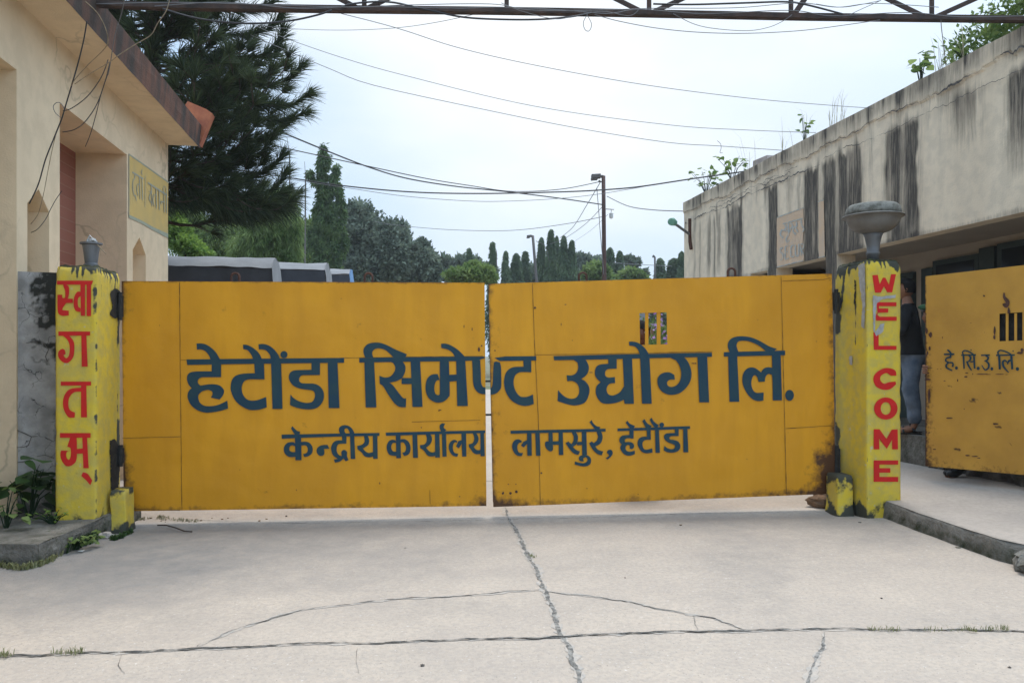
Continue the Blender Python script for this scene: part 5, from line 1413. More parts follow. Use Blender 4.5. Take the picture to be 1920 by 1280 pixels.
lamp_post(58, (1228, 560), (1228, 482), (1224, 479), 'farthest thin lamp post beside the far right mast tree', .09, .07, .3, 'poleg')
for (x0, y0, x1, y1, wx, wy, Y, lab) in ((546, 500, 543, 290, 538, 258, 30, 'taller thin grey mast with a whip tip, left of the big mast tree'), (570, 500, 573, 336, 571, 303, 31, 'shorter thin grey mast with a whip tip, at the edge of the big mast tree')):
    b = P(x0, y0, Y); b.z = 0
    t = thing('antenna_mast', (b.x, b.y, 0), lab, 'mast', 'thin antenna masts')
    mb = MB(); a = P(x1, y1, Y); mb.tube([b.lerp(a, k / 5) for k in range(6)], lin(.045, .028, 5), 7); mb.build('pole', M['poleg'], t)
    mb = MB(); mb.tube([a, P(wx, wy, Y)], [.014, .008], 5); mb.build('whip', M['poleg'], t)

# ------------------------------------------------------------------ covered trucks beyond the gate
def truck(xr_px, Y, L, zr, ze, label, tail='tarp', seed=0):
    xr = P(xr_px, 600, Y).x
    t = thing('truck', (xr, Y, 0), label, 'truck', 'covered trucks parked beyond the gate')
    t.rotation_euler = (0, 0, math.atan2(960 - xr_px, F) * .74)
    W = 2.3; x0, x1 = xr - L, xr - .12
    def sag(u, v): return .03 * noise.noise(Vector((u * 2.3, v * 2, seed)))
    mb = MB()
    mb.grid(lambda u, v: Vector((x0 + (x1 - x0) * u, Y - .02 + W / 2 * v, ze + (zr - ze) * (1 - (1 - v) ** 2.4) + sag(u * 6, v))), lin(0, 1, 60), lin(0, 1, 8))
    mb.grid(lambda u, v: Vector((x0 + (x1 - x0) * u, Y + W / 2 + W / 2 * v, ze + (zr - ze) * (1 - v ** 2.4) + sag(u * 6, v + 2))), lin(0, 1, 30), lin(0, 1, 6))
    mb.build('tarp_roof', M['tarp'], t, smooth=True)
    mb = MB()
    mb.grid(lambda u, v: Vector((x0 + (x1 - x0) * u, Y + .05 * noise.noise(Vector((u * 9, v, seed))) + .04 * v, ze - .02 - 1.25 * v)), lin(0, 1, 60), lin(0, 1, 6))
    mb.build('tarp_side', M['tarpdark'], t, smooth=True)
    mb = MB()
    mb.grid(lambda u, v: Vector((x1 + .10 * v + .05 * noise.noise(Vector((u * 5, v * 3, seed))), Y - .03 + W * u, (ze + (zr - ze) * (1 - abs(2 * u - 1) ** 2.4)) - 1.3 * v)), lin(0, 1, 16), lin(0, 1, 8))
    mb.build('tarp_flap', M[tail if tail != 'tarp' else 'tarp'], t, smooth=True)
    mb = MB(); mb.box(((x0 + x1) / 2, Y + W / 2, 1.25), (x1 - x0, W - .1, .9)); mb.box(((x0 + x1) / 2, Y + W / 2, .7), (x1 - x0, W * .5, .22)); mb.build('cargo_bed', M['truckbody'], t)
    mb = MB(); mb.box((x0 - .95, Y + W / 2, 1.45), (1.7, W - .1, 1.9)); mb.box((x0 - 1.1, Y + W / 2, 2.5), (1.2, W - .3, .25)); cab = mb.build('cab', M['truckbody'], t)
    mb = MB(); mb.box((x0 - 1.82, Y + W / 2, 1.9), (.02, W - .5, .7)); mb.build('windscreen', M['glass'], cab)
    for wx in (x0 - 1.0, x0 + (x1 - x0) * .55, x0 + (x1 - x0) * .8):
        for wy in (Y + .2, Y + W - .2):
            mb = MB(); mb.tube([(wx, wy - .14, .5), (wx, wy - .10, .5), (wx, wy + .10, .5), (wx, wy + .14, .5)], [.42, .5, .5, .42], 20); w = mb.build('wheel', M['tyre'], t)
            mb = MB(); mb.tube([(wx, wy - .15, .5), (wx, wy - .142, .5)], .22, 14); mb.build('rim', M['lampgrey'], w)
truck(523, 14.0, 5.2, 3.33, 3.05, 'nearest covered truck with a grey tarpaulin, showing beside the cream building', 'tarp', 1)
truck(620, 17.0, 5.2, 3.60, 3.35, 'second covered truck with dark side under grey tarpaulin, between the other two', 'tarp', 4)
truck(664, 20.0, 5.2, 3.80, 3.57, 'farthest covered truck with a blue rear flap', 'tarpblue', 7)

# ------------------------------------------------------------------ foliage
def rnd_dir():
    z = random.uniform(-1, 1); a = random.uniform(0, 6.2832); r = math.sqrt(1 - z * z)
    return Vector((r * math.cos(a), r * math.sin(a), z))
def leaf(mb, p, d, n, l, w, st):
    d = d.normalized(); s = d.cross(n)
    if s.length < 1e-4: s = d.cross(Vector((.3, .5, .8)))
    s.normalize()
    k = len(mb.v)
    mb.v += [tuple(p), tuple(p + d * l * .45 + s * w / 2), tuple(p + d * l), tuple(p + d * l * .45 - s * w / 2)]
    mb.st += [st] * 4
    mb.f.append([k, k + 1, k + 2, k + 3])
def crown(blobs, n, size, asp=.55, droop=0.0, shell=.55, seed=1, lump=.35):
    random.seed(seed); mb = MB()
    vol = [b[1] * b[2] * b[3] for b in blobs]; tot = sum(v ** .67 for v in vol)
    for b, v in zip(blobs, vol):
        c = Vector(b[0]); m = max(6, int(n * v ** .67 / tot))
        for _ in range(m):
            d = rnd_dir()
            lp = 1 + lump * noise.noise(d * 2.1 + c) + lump * .6 * noise.noise(d * 5.3 + c)
            r = (shell + (1 - shell) * random.random() ** .6) * lp
            p = c + Vector((d.x * b[1], d.y * b[2], d.z * b[3])) * r
            cl_n = noise.noise(p * 1.3 / max(.3, size * 3)) 
            st = min(1, max(0, .42 + .55 * cl_n + random.uniform(-.28, .28)))
            dd = (rnd_dir() + d * .5 + Vector((0, 0, -droop)))
            leaf(mb, p, dd, rnd_dir(), size * random.uniform(.6, 1.3), size * asp * random.uniform(.7, 1.2), st)
    return mb
def trunk(pts, r0, r1, limbs=()):
    mb = MB(); n = len(pts) - 1
    mb.tube(pts, lin(r0, r1, n), 9)
    for a, b, ra in limbs:
        a, b = Vector(a), Vector(b)
        m = a.lerp(b, .5) + Vector((0, 0, .08 * (b - a).length))
        mb.tube([a, m, b], [ra, ra * .7, ra * .35], 6)
    return mb

# mast trees: build three kinds, copy the rest
def mast_tree(h, r, mat, n, size, seed, spires=None):
    t = thing('mast_tree', (0, 0, 0), 'x', 'tree', 'mast trees in the distance')
    random.seed(seed); mb = MB()
    spires = spires or [(0, 0, h, r, .06)]
    tot = sum(s[2] * s[3] for s in spires)
    for (ox, oy, hh, rr, z0) in spires:
        m = int(n * hh * rr / tot)
        for _ in range(m):
            f = random.random() ** .85
            z = h * z0 + (hh - h * z0) * f
            prof = (1 - f) ** .55 * (.72 + .28 * math.sin(f * 3.0 + .5)) * (.55 + .45 * sst(0, .2, f)) if z0 < .3 else math.sin(max(.05, min(3.1, f * 2.6 + .35)))
            a = random.uniform(0, 6.2832)
            lumpy = 1 + .42 * noise.noise(Vector((math.cos(a) * 1.4 + ox, math.sin(a) * 1.4 + seed, z * .9))) + .25 * noise.noise(Vector((math.cos(a) * 3, math.sin(a) * 3 + seed, z * 2.6)))
            q = rr * prof * lumpy * (.45 + .6 * random.random() ** .5)
            p = Vector((ox * sst(h * .15, h * .5, z) + q * math.cos(a), oy + q * math.sin(a), z))
            d = Vector((math.cos(a) * .6, math.sin(a) * .6, -1.0)) + rnd_dir() * .45
            st = min(1, max(0, .40 + .5 * noise.noise(p * 1.6) + .25 * (random.random() - .5) + .12 * (q / rr - .5)))
            leaf(mb, p, d, rnd_dir() + Vector((math.cos(a), math.sin(a), 0)), size * random.uniform(.7, 1.3), size * .36, st)
    mb.build('crown', M[mat], t)
    tk = trunk([(0, 0, -.1), (.03, 0, h * .3), (0, .02, h * .6), (0, 0, h * .93)], .13 * h / 10, .02)
    tk.build('trunk', M['bark'], t)
    return t
def put(t, px, top, Y, h, label, rz=0, sx=1):
    z = H + (HOR - top) / F * Y
    s = z / h
    t.location = (P(px, 600, Y).x, Y, 0); t.scale = (s * sx, s * sx, s); t.rotation_euler = (0, 0, rz); t['label'] = label
mA = mast_tree(10, .95, 'ashokafar', 9000, .30, 11); mBt = mast_tree(10, .80, 'ashokafar', 8000, .28, 23)
mC = mast_tree(10, 1.0, 'ashokafar', 9000, .30, 31, [(-.3, 0, 10, .62, .06), (.6, 0, 8.6, .55, .06), (1.0, .1, 6.8, .5, .05)])
spots = [(mC, 931, 452, 56, 'forked mast tree with a broad left spire, left of the leaning lamp post', 0, 1.0), (mA, 968, 474, 58, 'short dark mast tree standing left of the leaning lamp post', .4, 1.2),
         (mBt, 985, 470, 60, 'thin mast tree close to the left of the leaning lamp post', 0, 1.2), (mA, 1015, 444, 56, 'mast tree just behind the top of the leaning lamp post', 1.2, .8),
         (mBt, 1033, 429, 55, 'tallest mast tree of the clump right of the leaning lamp post', 2.0, .95), (mA, 1044, 441, 57, 'narrow mast tree tight against the tallest one of its clump', 2.6, .6),
         (mA, 1057, 441, 54, 'full mast tree second from the right in the clump', .9, .85), (mBt, 1072, 449, 54, 'rightmost mast tree of the clump beside the leaning lamp post', 1.7, .95),
         (mA, 1144, 463, 58, 'mast tree just right of the tall brown lamp post', 3.0, 1.05), (mBt, 1162, 469, 58, 'second mast tree right of the tall brown lamp post', .3, 1.05),
         (mA, 1238, 483, 62, 'small lone mast tree left of the farthest lamp post', 4.0, 1.3), (mBt, 1263, 483, 58, 'wider mast tree behind the farthest lamp post', 1.1, 1.9), (mA, 1278, 470, 56, 'mast tree partly hidden by the corner of the right building', 2.2, .9),
         (mBt, 880, 464, 62, 'pointed mast tree above the light green bush', 5.0, 1.0), (mC, 950, 470, 60, 'low forked mast tree in the middle of the row', 1.3, .9)]
seen = set()
for pr, px, top, Y, lab, rz, sx in spots:
    o = pr if pr.name not in seen else clone(pr)
    seen.add(pr.name)
    put(o, px, top, Y, 10.0, lab, rz, sx)

def tree(label, c, blobs, n, size, mat, seed, tr=None, asp=.55, droop=0., shell=.55, bark='bark', name='tree', group='trees beyond the gate', lump=.35, cat='tree', limbs=()):
    t = thing(name, (c[0], c[1], 0), label, cat, group)
    crown(blobs, n, size, asp, droop, shell, seed, lump).build('crown', M[mat], t)
    if tr: trunk(*tr, limbs=limbs).build('trunk', M[bark], t)
    return t
def blob_px(px, py, rx, ry, Y, dy=None):
    s = Y / F; p = P(px, py, Y); return (p, rx * s, (dy if dy else rx * s), ry * s)
Y = 36
tree('big ragged mast tree with several drooping spires, right of the thin masts', P(611, 668, Y), [blob_px(607, 284, 5, 17, Y), blob_px(603, 310, 9, 24, Y), blob_px(613, 302, 6, 16, Y), blob_px(604, 340, 10, 24, Y), blob_px(581, 326, 6, 9, Y), blob_px(588, 338, 4, 9, Y), blob_px(606, 370, 12, 30, Y), blob_px(630, 318, 6, 12, Y), blob_px(626, 336, 7, 14, Y), blob_px(634, 356, 8, 14, Y), blob_px(620, 360, 6, 14, Y), blob_px(639, 378, 7, 15, Y), blob_px(626, 395, 9, 22, Y), blob_px(606, 415, 15, 34, Y), blob_px(628, 430, 16, 30, Y), blob_px(600, 458, 14, 30, Y), blob_px(624, 475, 18, 30, Y), blob_px(604, 500, 20, 22, Y), blob_px(643, 402, 5, 14, Y), blob_px(593, 400, 6, 22, Y), blob_px(585, 450, 8, 26, Y), blob_px(645, 455, 7, 22, Y)], 26000, .20, 'ashoka', 3,
     ([P(615, 668, Y) - Vector((0, 0, 1.45)), P(613, 560, Y), P(610, 420, Y), P(606, 280, Y)], .2, .03), asp=.34, droop=1.3, shell=.3, name='mast_tree', group='mast trees in the distance', lump=.5)
Y = 44
tree('large round grey green tree beside the big mast tree', P(690, 668, Y), [blob_px(680, 440, 42, 56, Y), blob_px(705, 470, 50, 50, Y), blob_px(650, 480, 40, 50, Y), blob_px(735, 470, 38, 60, Y - 1), blob_px(700, 512, 70, 40, Y), blob_px(663, 410, 22, 30, Y), blob_px(745, 440, 22, 26, Y)], 42000, .24, 'grey_leaf', 41,
     ([P(700, 668 + 0, Y) * 1.0 - Vector((0, 0, 1.45)), P(700, 560, Y), P(695, 480, Y), P(690, 430, Y)], .35, .06), limbs=[(P(698, 530, Y), P(650, 470, Y), .14), (P(697, 520, Y), P(742, 450, Y), .14)])
tree('smaller round grey green tree at the right of the large one', P(787, 668, Y), [blob_px(785, 490, 34, 34, Y), blob_px(770, 505, 34, 34, Y), blob_px(790, 465, 14, 16, Y), blob_px(800, 512, 26, 26, Y)], 18000, .23, 'grey_leaf', 43, ([P(785, 668, Y) - Vector((0, 0, 1.45)), P(785, 560, Y), P(785, 490, Y)], .22, .05))
Y = 30
tree('bright green spreading bush tree above the middle of the gate', P(885, 668, Y), [blob_px(880, 515, 40, 12, Y), blob_px(900, 506, 24, 8, Y), blob_px(862, 519, 20, 10, Y), blob_px(912, 520, 18, 8, Y), blob_px(888, 497, 12, 5, Y)], 7000, .19, 'mid_leaf', 47, ([P(885, 668, Y) - Vector((0, 0, 1.45)), P(885, 560, Y), P(886, 500, Y)], .10, .02), asp=.4)
Y = 66
tree('airy pale tree left of the light green bush', P(836, 668, Y), [blob_px(832, 498, 14, 16, Y), blob_px(842, 510, 16, 14, Y), blob_px(826, 512, 12, 10, Y)], 1500, .55, 'far_leaf', 51, ([P(836, 668, Y) - Vector((0, 0, 1.45)), P(836, 560, Y), P(836, 490, Y)], .2, .04), shell=.2)
tree('dark broad tree behind the pointed mast tree', P(868, 668, Y), [blob_px(866, 498, 18, 18, Y), blob_px(884, 505, 26, 22, Y), blob_px(912, 512, 20, 16, Y), blob_px(850, 515, 20, 14, Y)], 9000, .34, 'grey_leaf', 53, ([P(870, 668, Y) - Vector((0, 0, 1.45)), P(870, 560, Y), P(870, 500, Y)], .25, .05))
tree('rounded dark tree filling the gap behind the clump of mast trees', P(1095, 668, Y), [blob_px(1088, 492, 22, 17, Y), blob_px(1106, 500, 20, 16, Y), blob_px(1120, 496, 12, 16, Y), blob_px(1000, 512, 40, 16, Y), blob_px(1060, 512, 40, 18, Y)], 11000, .34, 'grey_leaf', 57, ([P(1095, 668, Y) - Vector((0, 0, 1.45)), P(1095, 560, Y), P(1095, 500, Y)], .25, .05))
Y = 46
tree('light green leafy tree left of the tall brown lamp post', P(1120, 668, Y), [blob_px(1118, 508, 20, 12, Y), blob_px(1128, 516, 16, 12, Y), blob_px(1105, 517, 12, 9, Y)], 2600, .34, 'mid_leaf', 59, ([P(1120, 668, Y) - Vector((0, 0, 1.45)), P(1120, 560, Y), P(1120, 508, Y)], .16, .03))
Y = 70
tree('thin airy tree with an open crown right of the brown lamp post', P(1185, 668, Y), [blob_px(1184, 491, 12, 9, Y), blob_px(1176, 487, 6, 5, Y), blob_px(1193, 494, 6, 6, Y), blob_px(1206, 512, 8, 6, Y)], 800, .5, 'far_leaf', 61, ([P(1183, 668, Y) - Vector((0, 0, 1.45)), P(1184, 560, Y), P(1185, 490, Y)], .2, .06), shell=.2, limbs=[(P(1184, 505, Y), P(1176, 488, Y), .06), (P(1184, 508, Y), P(1204, 512, Y), .06)])
Y = 50
tree('low pale green bush tree right of the two mast trees', P(1190, 668, Y), [blob_px(1182, 516, 14, 10, Y), blob_px(1196, 518, 10, 9, Y), blob_px(1168, 520, 10, 7, Y), blob_px(1205, 522, 8, 5, Y)], 2200, .32, 'mid_leaf', 63, ([P(1186, 668, Y) - Vector((0, 0, 1.45)), P(1186, 560, Y), P(1186, 518, Y)], .12, .03))
Y = 24
tree('tall feathery pale green willow like tree behind the pine', P(520, 668, Y), [blob_px(525, 400, 26, 60, Y), blob_px(545, 430, 20, 60, Y), blob_px(500, 440, 40, 55, Y), blob_px(470, 470, 40, 40, Y), blob_px(540, 480, 24, 40, Y)], 26000, .22, 'mid_leaf', 67, ([P(520, 668, Y) - Vector((0, 0, 1.45)), P(515, 560, Y), P(520, 480, Y), P(530, 400, Y)], .16, .03), asp=.14, droop=1.6, shell=.3, bark='barkpale', limbs=[(P(516, 520, Y), P(490, 440, Y), .06)])
Y = 28
tree('soft green bamboo like tree low behind the trucks', P(440, 668, Y), [blob_px(420, 455, 50, 55, Y), blob_px(470, 490, 45, 30, Y), blob_px(380, 470, 40, 60, Y), blob_px(350, 420, 40, 60, Y)], 24000, .24, 'mid_leaf', 71, ([P(440, 668, Y) - Vector((0, 0, 1.45)), P(440, 560, Y), P(430, 460, Y)], .14, .03), asp=.16, droop=1.2, shell=.25)
Y = 17.5
tree('bright green shrub at the corner of the cream building', P(350, 668, Y), [blob_px(336, 440, 20, 28, Y, .6), blob_px(355, 460, 20, 16, Y, .6), blob_px(328, 415, 11, 20, Y, .6), blob_px(376, 472, 16, 7, Y, .5)], 5200, .10, 'bright_leaf', 73, ([P(345, 668, Y) - Vector((0, 0, 1.45)), P(345, 560, Y), P(348, 470, Y)], .05, .015), name='shrub', cat='shrub', group=None)
Y = 40
tree('broad mid green tree behind the big mast tree', P(580, 668, Y), [blob_px(575, 470, 36, 60, Y), blob_px(600, 500, 36, 40, Y), blob_px(560, 500, 30, 40, Y)], 14000, .24, 'mid_leaf', 77, ([P(580, 668, Y) - Vector((0, 0, 1.45)), P(580, 560, Y), P(580, 470, Y)], .2, .04), shell=.4)

# far houses glimpsed between the trees
t = thing('house', (P(1246, 600, 75).x, 75, 0), 'tiny grey roofed house between the far mast trees', 'house')
mb = MB(); mb.box((P(1246, 600, 75).x, 77, 3.8), (3.6, 4, 7.6)); mb.build('wall', M['farbuild'], t)
mb = MB(); a = P(1246, 600, 75).x; mb.prism([(a - 2, 74.8, 7.6), (a + 2, 74.8, 7.6), (a + 1.4, 74.8, 8.7), (a - 1.4, 74.8, 8.7)], (0, 4.4, 0)); mb.build('roof', M['farbuild'], t)

# ------------------------------------------------------------------ pine behind the left building
random.seed(21)
Yp = 12.6
tp = P(285, 668, Yp)
t = thing('pine_tree', (tp.x, Yp, 0), 'large dark pine with long needles overhanging behind the cream building', 'tree')
nd = MB(); bk_ = MB()
bk_.tube([Vector((tp.x, Yp, -.1)), Vector((tp.x + .05, Yp, 3)), Vector((tp.x, Yp, 6)), Vector((tp.x + .03, Yp, 9.5))], [.22, .19, .13, .04], 10)
def edge_px(y):                              # right-hand outline of the crown by row
    ks = [(-260, 430), (-100, 520), (0, 540), (60, 532), (120, 570), (165, 585), (200, 592), (225, 560), (260, 545), (300, 538), (350, 542), (400, 525), (430, 500), (460, 470)]
    for (a, xa), (b, xb) in zip(ks, ks[1:]):
        if a <= y <= b: return xa + (xb - xa) * (y - a) / (b - a)
    return 430
def tuft(p, d, n, l, st0, hang=0.0):
    d = d.normalized()
    for _ in range(n):
        q = (d * random.uniform(.7, 1.4) + rnd_dir() * random.uniform(.3, .85) + Vector((0, 0, -hang * random.random()))).normalized()
        ll = l * random.uniform(.65, 1.15)
        s = q.cross(rnd_dir()).normalized() * random.uniform(.0045, .008)
        mid = p + q * ll * .55
        tip = p + q * ll + Vector((0, 0, -.12 * ll)) 
        k = len(nd.v); st = min(1, max(0, st0 + random.uniform(-.2, .25)))
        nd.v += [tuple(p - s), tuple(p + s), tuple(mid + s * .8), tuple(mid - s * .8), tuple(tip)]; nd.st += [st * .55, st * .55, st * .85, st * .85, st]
        nd.f.append([k, k + 1, k + 2, k + 3]); nd.f.append([k + 3, k + 2, k + 4])
def plume(pts, dens=15, l=.36, st0=.2, hang=0.0):
    bk_.tube(pts, lin(.020, .006, len(pts) - 1), 5)
    for a, b in zip(pts, pts[1:]):
        n = max(2, int((b - a).length / .035))
        for k in range(n):
            tuft(a.lerp(b, k / n), (b - a), dens, l, st0 + random.uniform(-.08, .12), hang)
    tuft(pts[-1], pts[-1] - pts[-2], 60, l * .9, st0 + .15)
for i in range(140):
    z = 4.2 + 5.2 * (i / 140) + random.uniform(-.12, .12)
    row = HOR - (z - H) * F / Yp
    az = random.uniform(-math.pi, math.pi) if i % 3 else random.uniform(-.9, .7)
    reach = (edge_px(max(-259, min(455, row))) - 285) / F * Yp - .30
    L = reach * random.uniform(.6, 1.0) * (1.0 if abs(az) < 1.0 else random.uniform(.6, 1.0))
    if L < .4: continue
    d = Vector((math.cos(az), math.sin(az), 0))
    a = Vector((tp.x, Yp, z - .25 * L)); pts = []
    for k in range(9):
        f = k / 8
        sidew = Vector((-d.y, d.x, 0)) * (.10 * L * noise.noise(Vector((f * 2, i * 3.1, 0))))
        pts.append(a + d * (L * f) + sidew + Vector((0, 0, L * (.02 * f - .10 * math.sin(f * math.pi) + .27 * f ** 2.6))))
    bk_.tube(pts, lin(.035, .008, 8), 5)
    for k in range(3, 9):
        tg = (pts[k] - pts[k - 1]).normalized()
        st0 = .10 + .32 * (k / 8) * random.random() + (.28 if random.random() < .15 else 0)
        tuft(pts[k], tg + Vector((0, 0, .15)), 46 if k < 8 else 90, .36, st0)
        if random.random() < .85:            # side twig
            sd = Vector((-d.y, d.x, 0)) * random.choice((-1, 1)) + tg * .9 + Vector((0, 0, random.uniform(-.25, .35)))
            sd.normalize(); e = pts[k] + sd * random.uniform(.18, .45)
            bk_.tube([pts[k], e], [.010, .006], 4)
            tuft(e, sd + Vector((0, 0, .2)), 66, .35, st0)
# the long plumes that stand out against the sky, each at its own depth
for q, (px_pts, dy) in enumerate((([(400, 330), (450, 300), (490, 285), (512, 258)], -.2), ([(420, 350), (470, 334), (505, 318), (526, 296)], .1), ([(410, 378), (465, 372), (508, 358), (532, 330)], -.35), ([(400, 415), (460, 412), (505, 404), (530, 384)], -.1),
        ([(420, 215), (480, 222), (530, 226), (566, 214)], .2), ([(430, 180), (490, 196), (540, 198), (575, 180)], -.3), ([(430, 150), (490, 158), (530, 154), (560, 130)], .3), ([(410, 110), (460, 108), (500, 100), (524, 76)], -.2), ([(410, 66), (460, 66), (498, 58), (522, 36)], .25), ([(420, 20), (470, 20), (505, 8), (525, -18)], -.1), ([(430, 260), (480, 262), (515, 250), (535, 232)], .4), ([(420, -30), (470, -30), (505, -42), (520, -66)], .1))):
    pts = [P(x, y, Yp + dy) for x, y in smooth_px(px_pts, 4)]
    plume(pts, 13, .36, .18)
# boughs along the underside, needles hanging
for q in range(16):
    x = 318 + q * 12 + random.uniform(-6, 6); dy = random.uniform(-.7, .5); y0 = 352 + (14 if q > 8 else 0) + random.uniform(-14, 18)
    pts = [P(a, b, Yp + dy) for a, b in smooth_px([(x - 40, y0 - 6), (x - 5, y0 + 12), (x + 30, y0 + 14), (x + 55, y0 + 2)], 3)]
    plume(pts, 11, .38, .10, 1.5)
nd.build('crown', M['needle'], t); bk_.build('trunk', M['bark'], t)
print('pine needles', len(nd.f))

# ------------------------------------------------------------------ people
def skin_mesh(verts, edges, radii, root=0, sub=1):
    me = bpy.data.meshes.new('tmp'); me.from_pydata([tuple(v) for v in verts], edges, [])
    ob = bpy.data.objects.new('tmp', me); COL.objects.link(ob)
    ob.modifiers.new('Skin', 'SKIN')
    if not me.skin_vertices: 
        raise RuntimeError('no skin layer')
    for i, r in enumerate(radii):
        sv = me.skin_vertices[0].data[i]
        sv.radius = r if isinstance(r, tuple) else (r, r)
        sv.use_root = (i == root)
    if sub:
        sm_ = ob.modifiers.new('Sub', 'SUBSURF'); sm_.levels = sub; sm_.render_levels = sub
    dg = bpy.context.evaluated_depsgraph_get(); dg.update()
    out = bpy.data.meshes.new_from_object(ob.evaluated_get(dg))
    bpy.data.objects.remove(ob); bpy.data.meshes.remove(me)
    return out

class Chain:
    def __init__(s): s.v, s.e, s.r, s.n = [], [], [], {}
    def add(s, name, p, r, to=None):
        s.v.append(Vector(p)); s.r.append(r); i = len(s.v) - 1; s.n[name] = i
        if to is not None: s.e.append((s.n[to], i))
        return i
    def mesh(s, sub=1): return skin_mesh(s.v, s.e, s.r, 0, sub)

def hand(ch, wrist, wp, fwd, side, curl=.35, tag_=''):
    # palm and five separate fingers; fwd: along the hand, side: towards the thumb
    fwd = fwd.normalized(); side = (side - fwd * side.dot(fwd)).normalized(); dn = fwd.cross(side).normalized()
    ch.add(tag_ + 'palm', wp + fwd * .045, (.034, .016), wrist)
    for k, (off, ln) in enumerate(((.028, .072), (.010, .080), (-.009, .075), (-.026, .060))):
        b = wp + fwd * .088 + side * off
        ch.add(f'{tag_}f{k}a', b, .0095, tag_ + 'palm')
        d1 = (fwd + dn * curl).normalized(); d2 = (fwd + dn * curl * 2.6).normalized(); d3 = (fwd * .4 + dn * (.4 + curl * 2.6)).normalized()
        p1 = b + d1 * ln * .42; p2 = p1 + d2 * ln * .32; p3 = p2 + d3 * ln * .26
        ch.add(f'{tag_}f{k}b', p1, .0088, f'{tag_}f{k}a'); ch.add(f'{tag_}f{k}c', p2, .0082, f'{tag_}f{k}b'); ch.add(f'{tag_}f{k}d', p3, .0068, f'{tag_}f{k}c')
    b = wp + fwd * .03 + side * .036
    ch.add(tag_ + 't1', b, .0115, tag_ + 'palm'); p1 = b + (fwd * .7 + side * .7 + dn * .2).normalized() * .035
    ch.add(tag_ + 't2', p1, .0105, tag_ + 't1'); ch.add(tag_ + 't3', p1 + (fwd * .95 + side * .2 + dn * .3).normalized() * .03, .0085, tag_ + 't2')

def head_mb(mb, c, k=1.0):            # face looks along +y
    c = Vector(c); n, m = 28, 22; rows = []
    for i in range(m + 1):
        th = math.pi * i / m; row = []
        for q in range(n):
            ph = 2 * math.pi * q / n
            d = Vector((math.sin(th) * math.cos(ph), math.sin(th) * math.sin(ph), math.cos(th)))
            x, y, z = d.x * .076, d.y * .096, d.z * .118
            if z < 0: x *= 1 - .34 * (z / -.118) ** 1.4; y = y * (1 - .20 * (z / -.118)) + .012 * (z / -.118)
            f = max(0, d.y)
            fx = abs(x)
            y += .024 * math.exp(-(fx / .013) ** 2) * math.exp(-((z + .022) / .020) ** 2) * (f > .3)         # nose tip
            y += .012 * math.exp(-(fx / .010) ** 2) * math.exp(-((z - .004) / .022) ** 2) * (f > .3)        # bridge
            y -= .012 * math.exp(-((fx - .032) / .014) ** 2) * math.exp(-((z - .008) / .012) ** 2) * (f > .2)  # eye sockets
            y += .006 * math.exp(-((fx - .03) / .02) ** 2) * math.exp(-((z - .026) / .008) ** 2) * (f > .2)    # brow
            y += .006 * math.exp(-(fx / .022) ** 2) * math.exp(-((z + .056) / .007) ** 2) * (f > .3)           # lips
            y += .008 * math.exp(-(fx / .02) ** 2) * math.exp(-((z + .092) / .016) ** 2) * (f > .2)           # chin
            row.append(mb.vert(c + Vector((x, y, z)) * k))
        rows.append(row)
    for i in range(m):
        for q in range(n): mb.f.append([rows[i][q], rows[i + 1][q], rows[i + 1][(q + 1) % n], rows[i][(q + 1) % n]])
    for s in (-1, 1):
        mb.ball(c + Vector((s * .076, -.008, -.005)) * k, (.010, .022, .034), 10, 8)
def face_bits(t, c, rot, base, k=1.0, skin='skin'):
    c = Vector(c)
    for name, mat, items in (('eye', 'white', None),):
        for s in (-1, 1):
            mb = MB(); mb.ball(Vector((s * .032, .078, .008)), .0105, 10, 8); e = finish(mb, 'eye', 'white', t, c, rot, base, k)
            mb = MB(); mb.ball(Vector((s * .032, .0865, .008)), (.005, .003, .005), 8, 6); finish(mb, 'pupil', 'hair', e, c, rot, base, k)
    mb = MB(); mb.tube([(-.021, .090, -.056), (0, .096, -.054), (.021, .090, -.056)], .0028, 6); finish(mb, 'mouth', 'plaid', t, c, rot, base, k)
    for s in (-1, 1):
        mb = MB(); mb.tube([(s * .018, .093, .027), (s * .034, .088, .032), (s * .05, .076, .026)], .0035, 5); finish(mb, 'eyebrow', 'hair', t, c, rot, base, k)
def finish(mb, name, mat, t, c, rot, base, k):
    for i, v in enumerate(mb.v):
        p = Vector(v) * k + c
        mb.v[i] = tuple(base + rot @ p)
    return mb.build(name, M[mat], t, smooth=True)

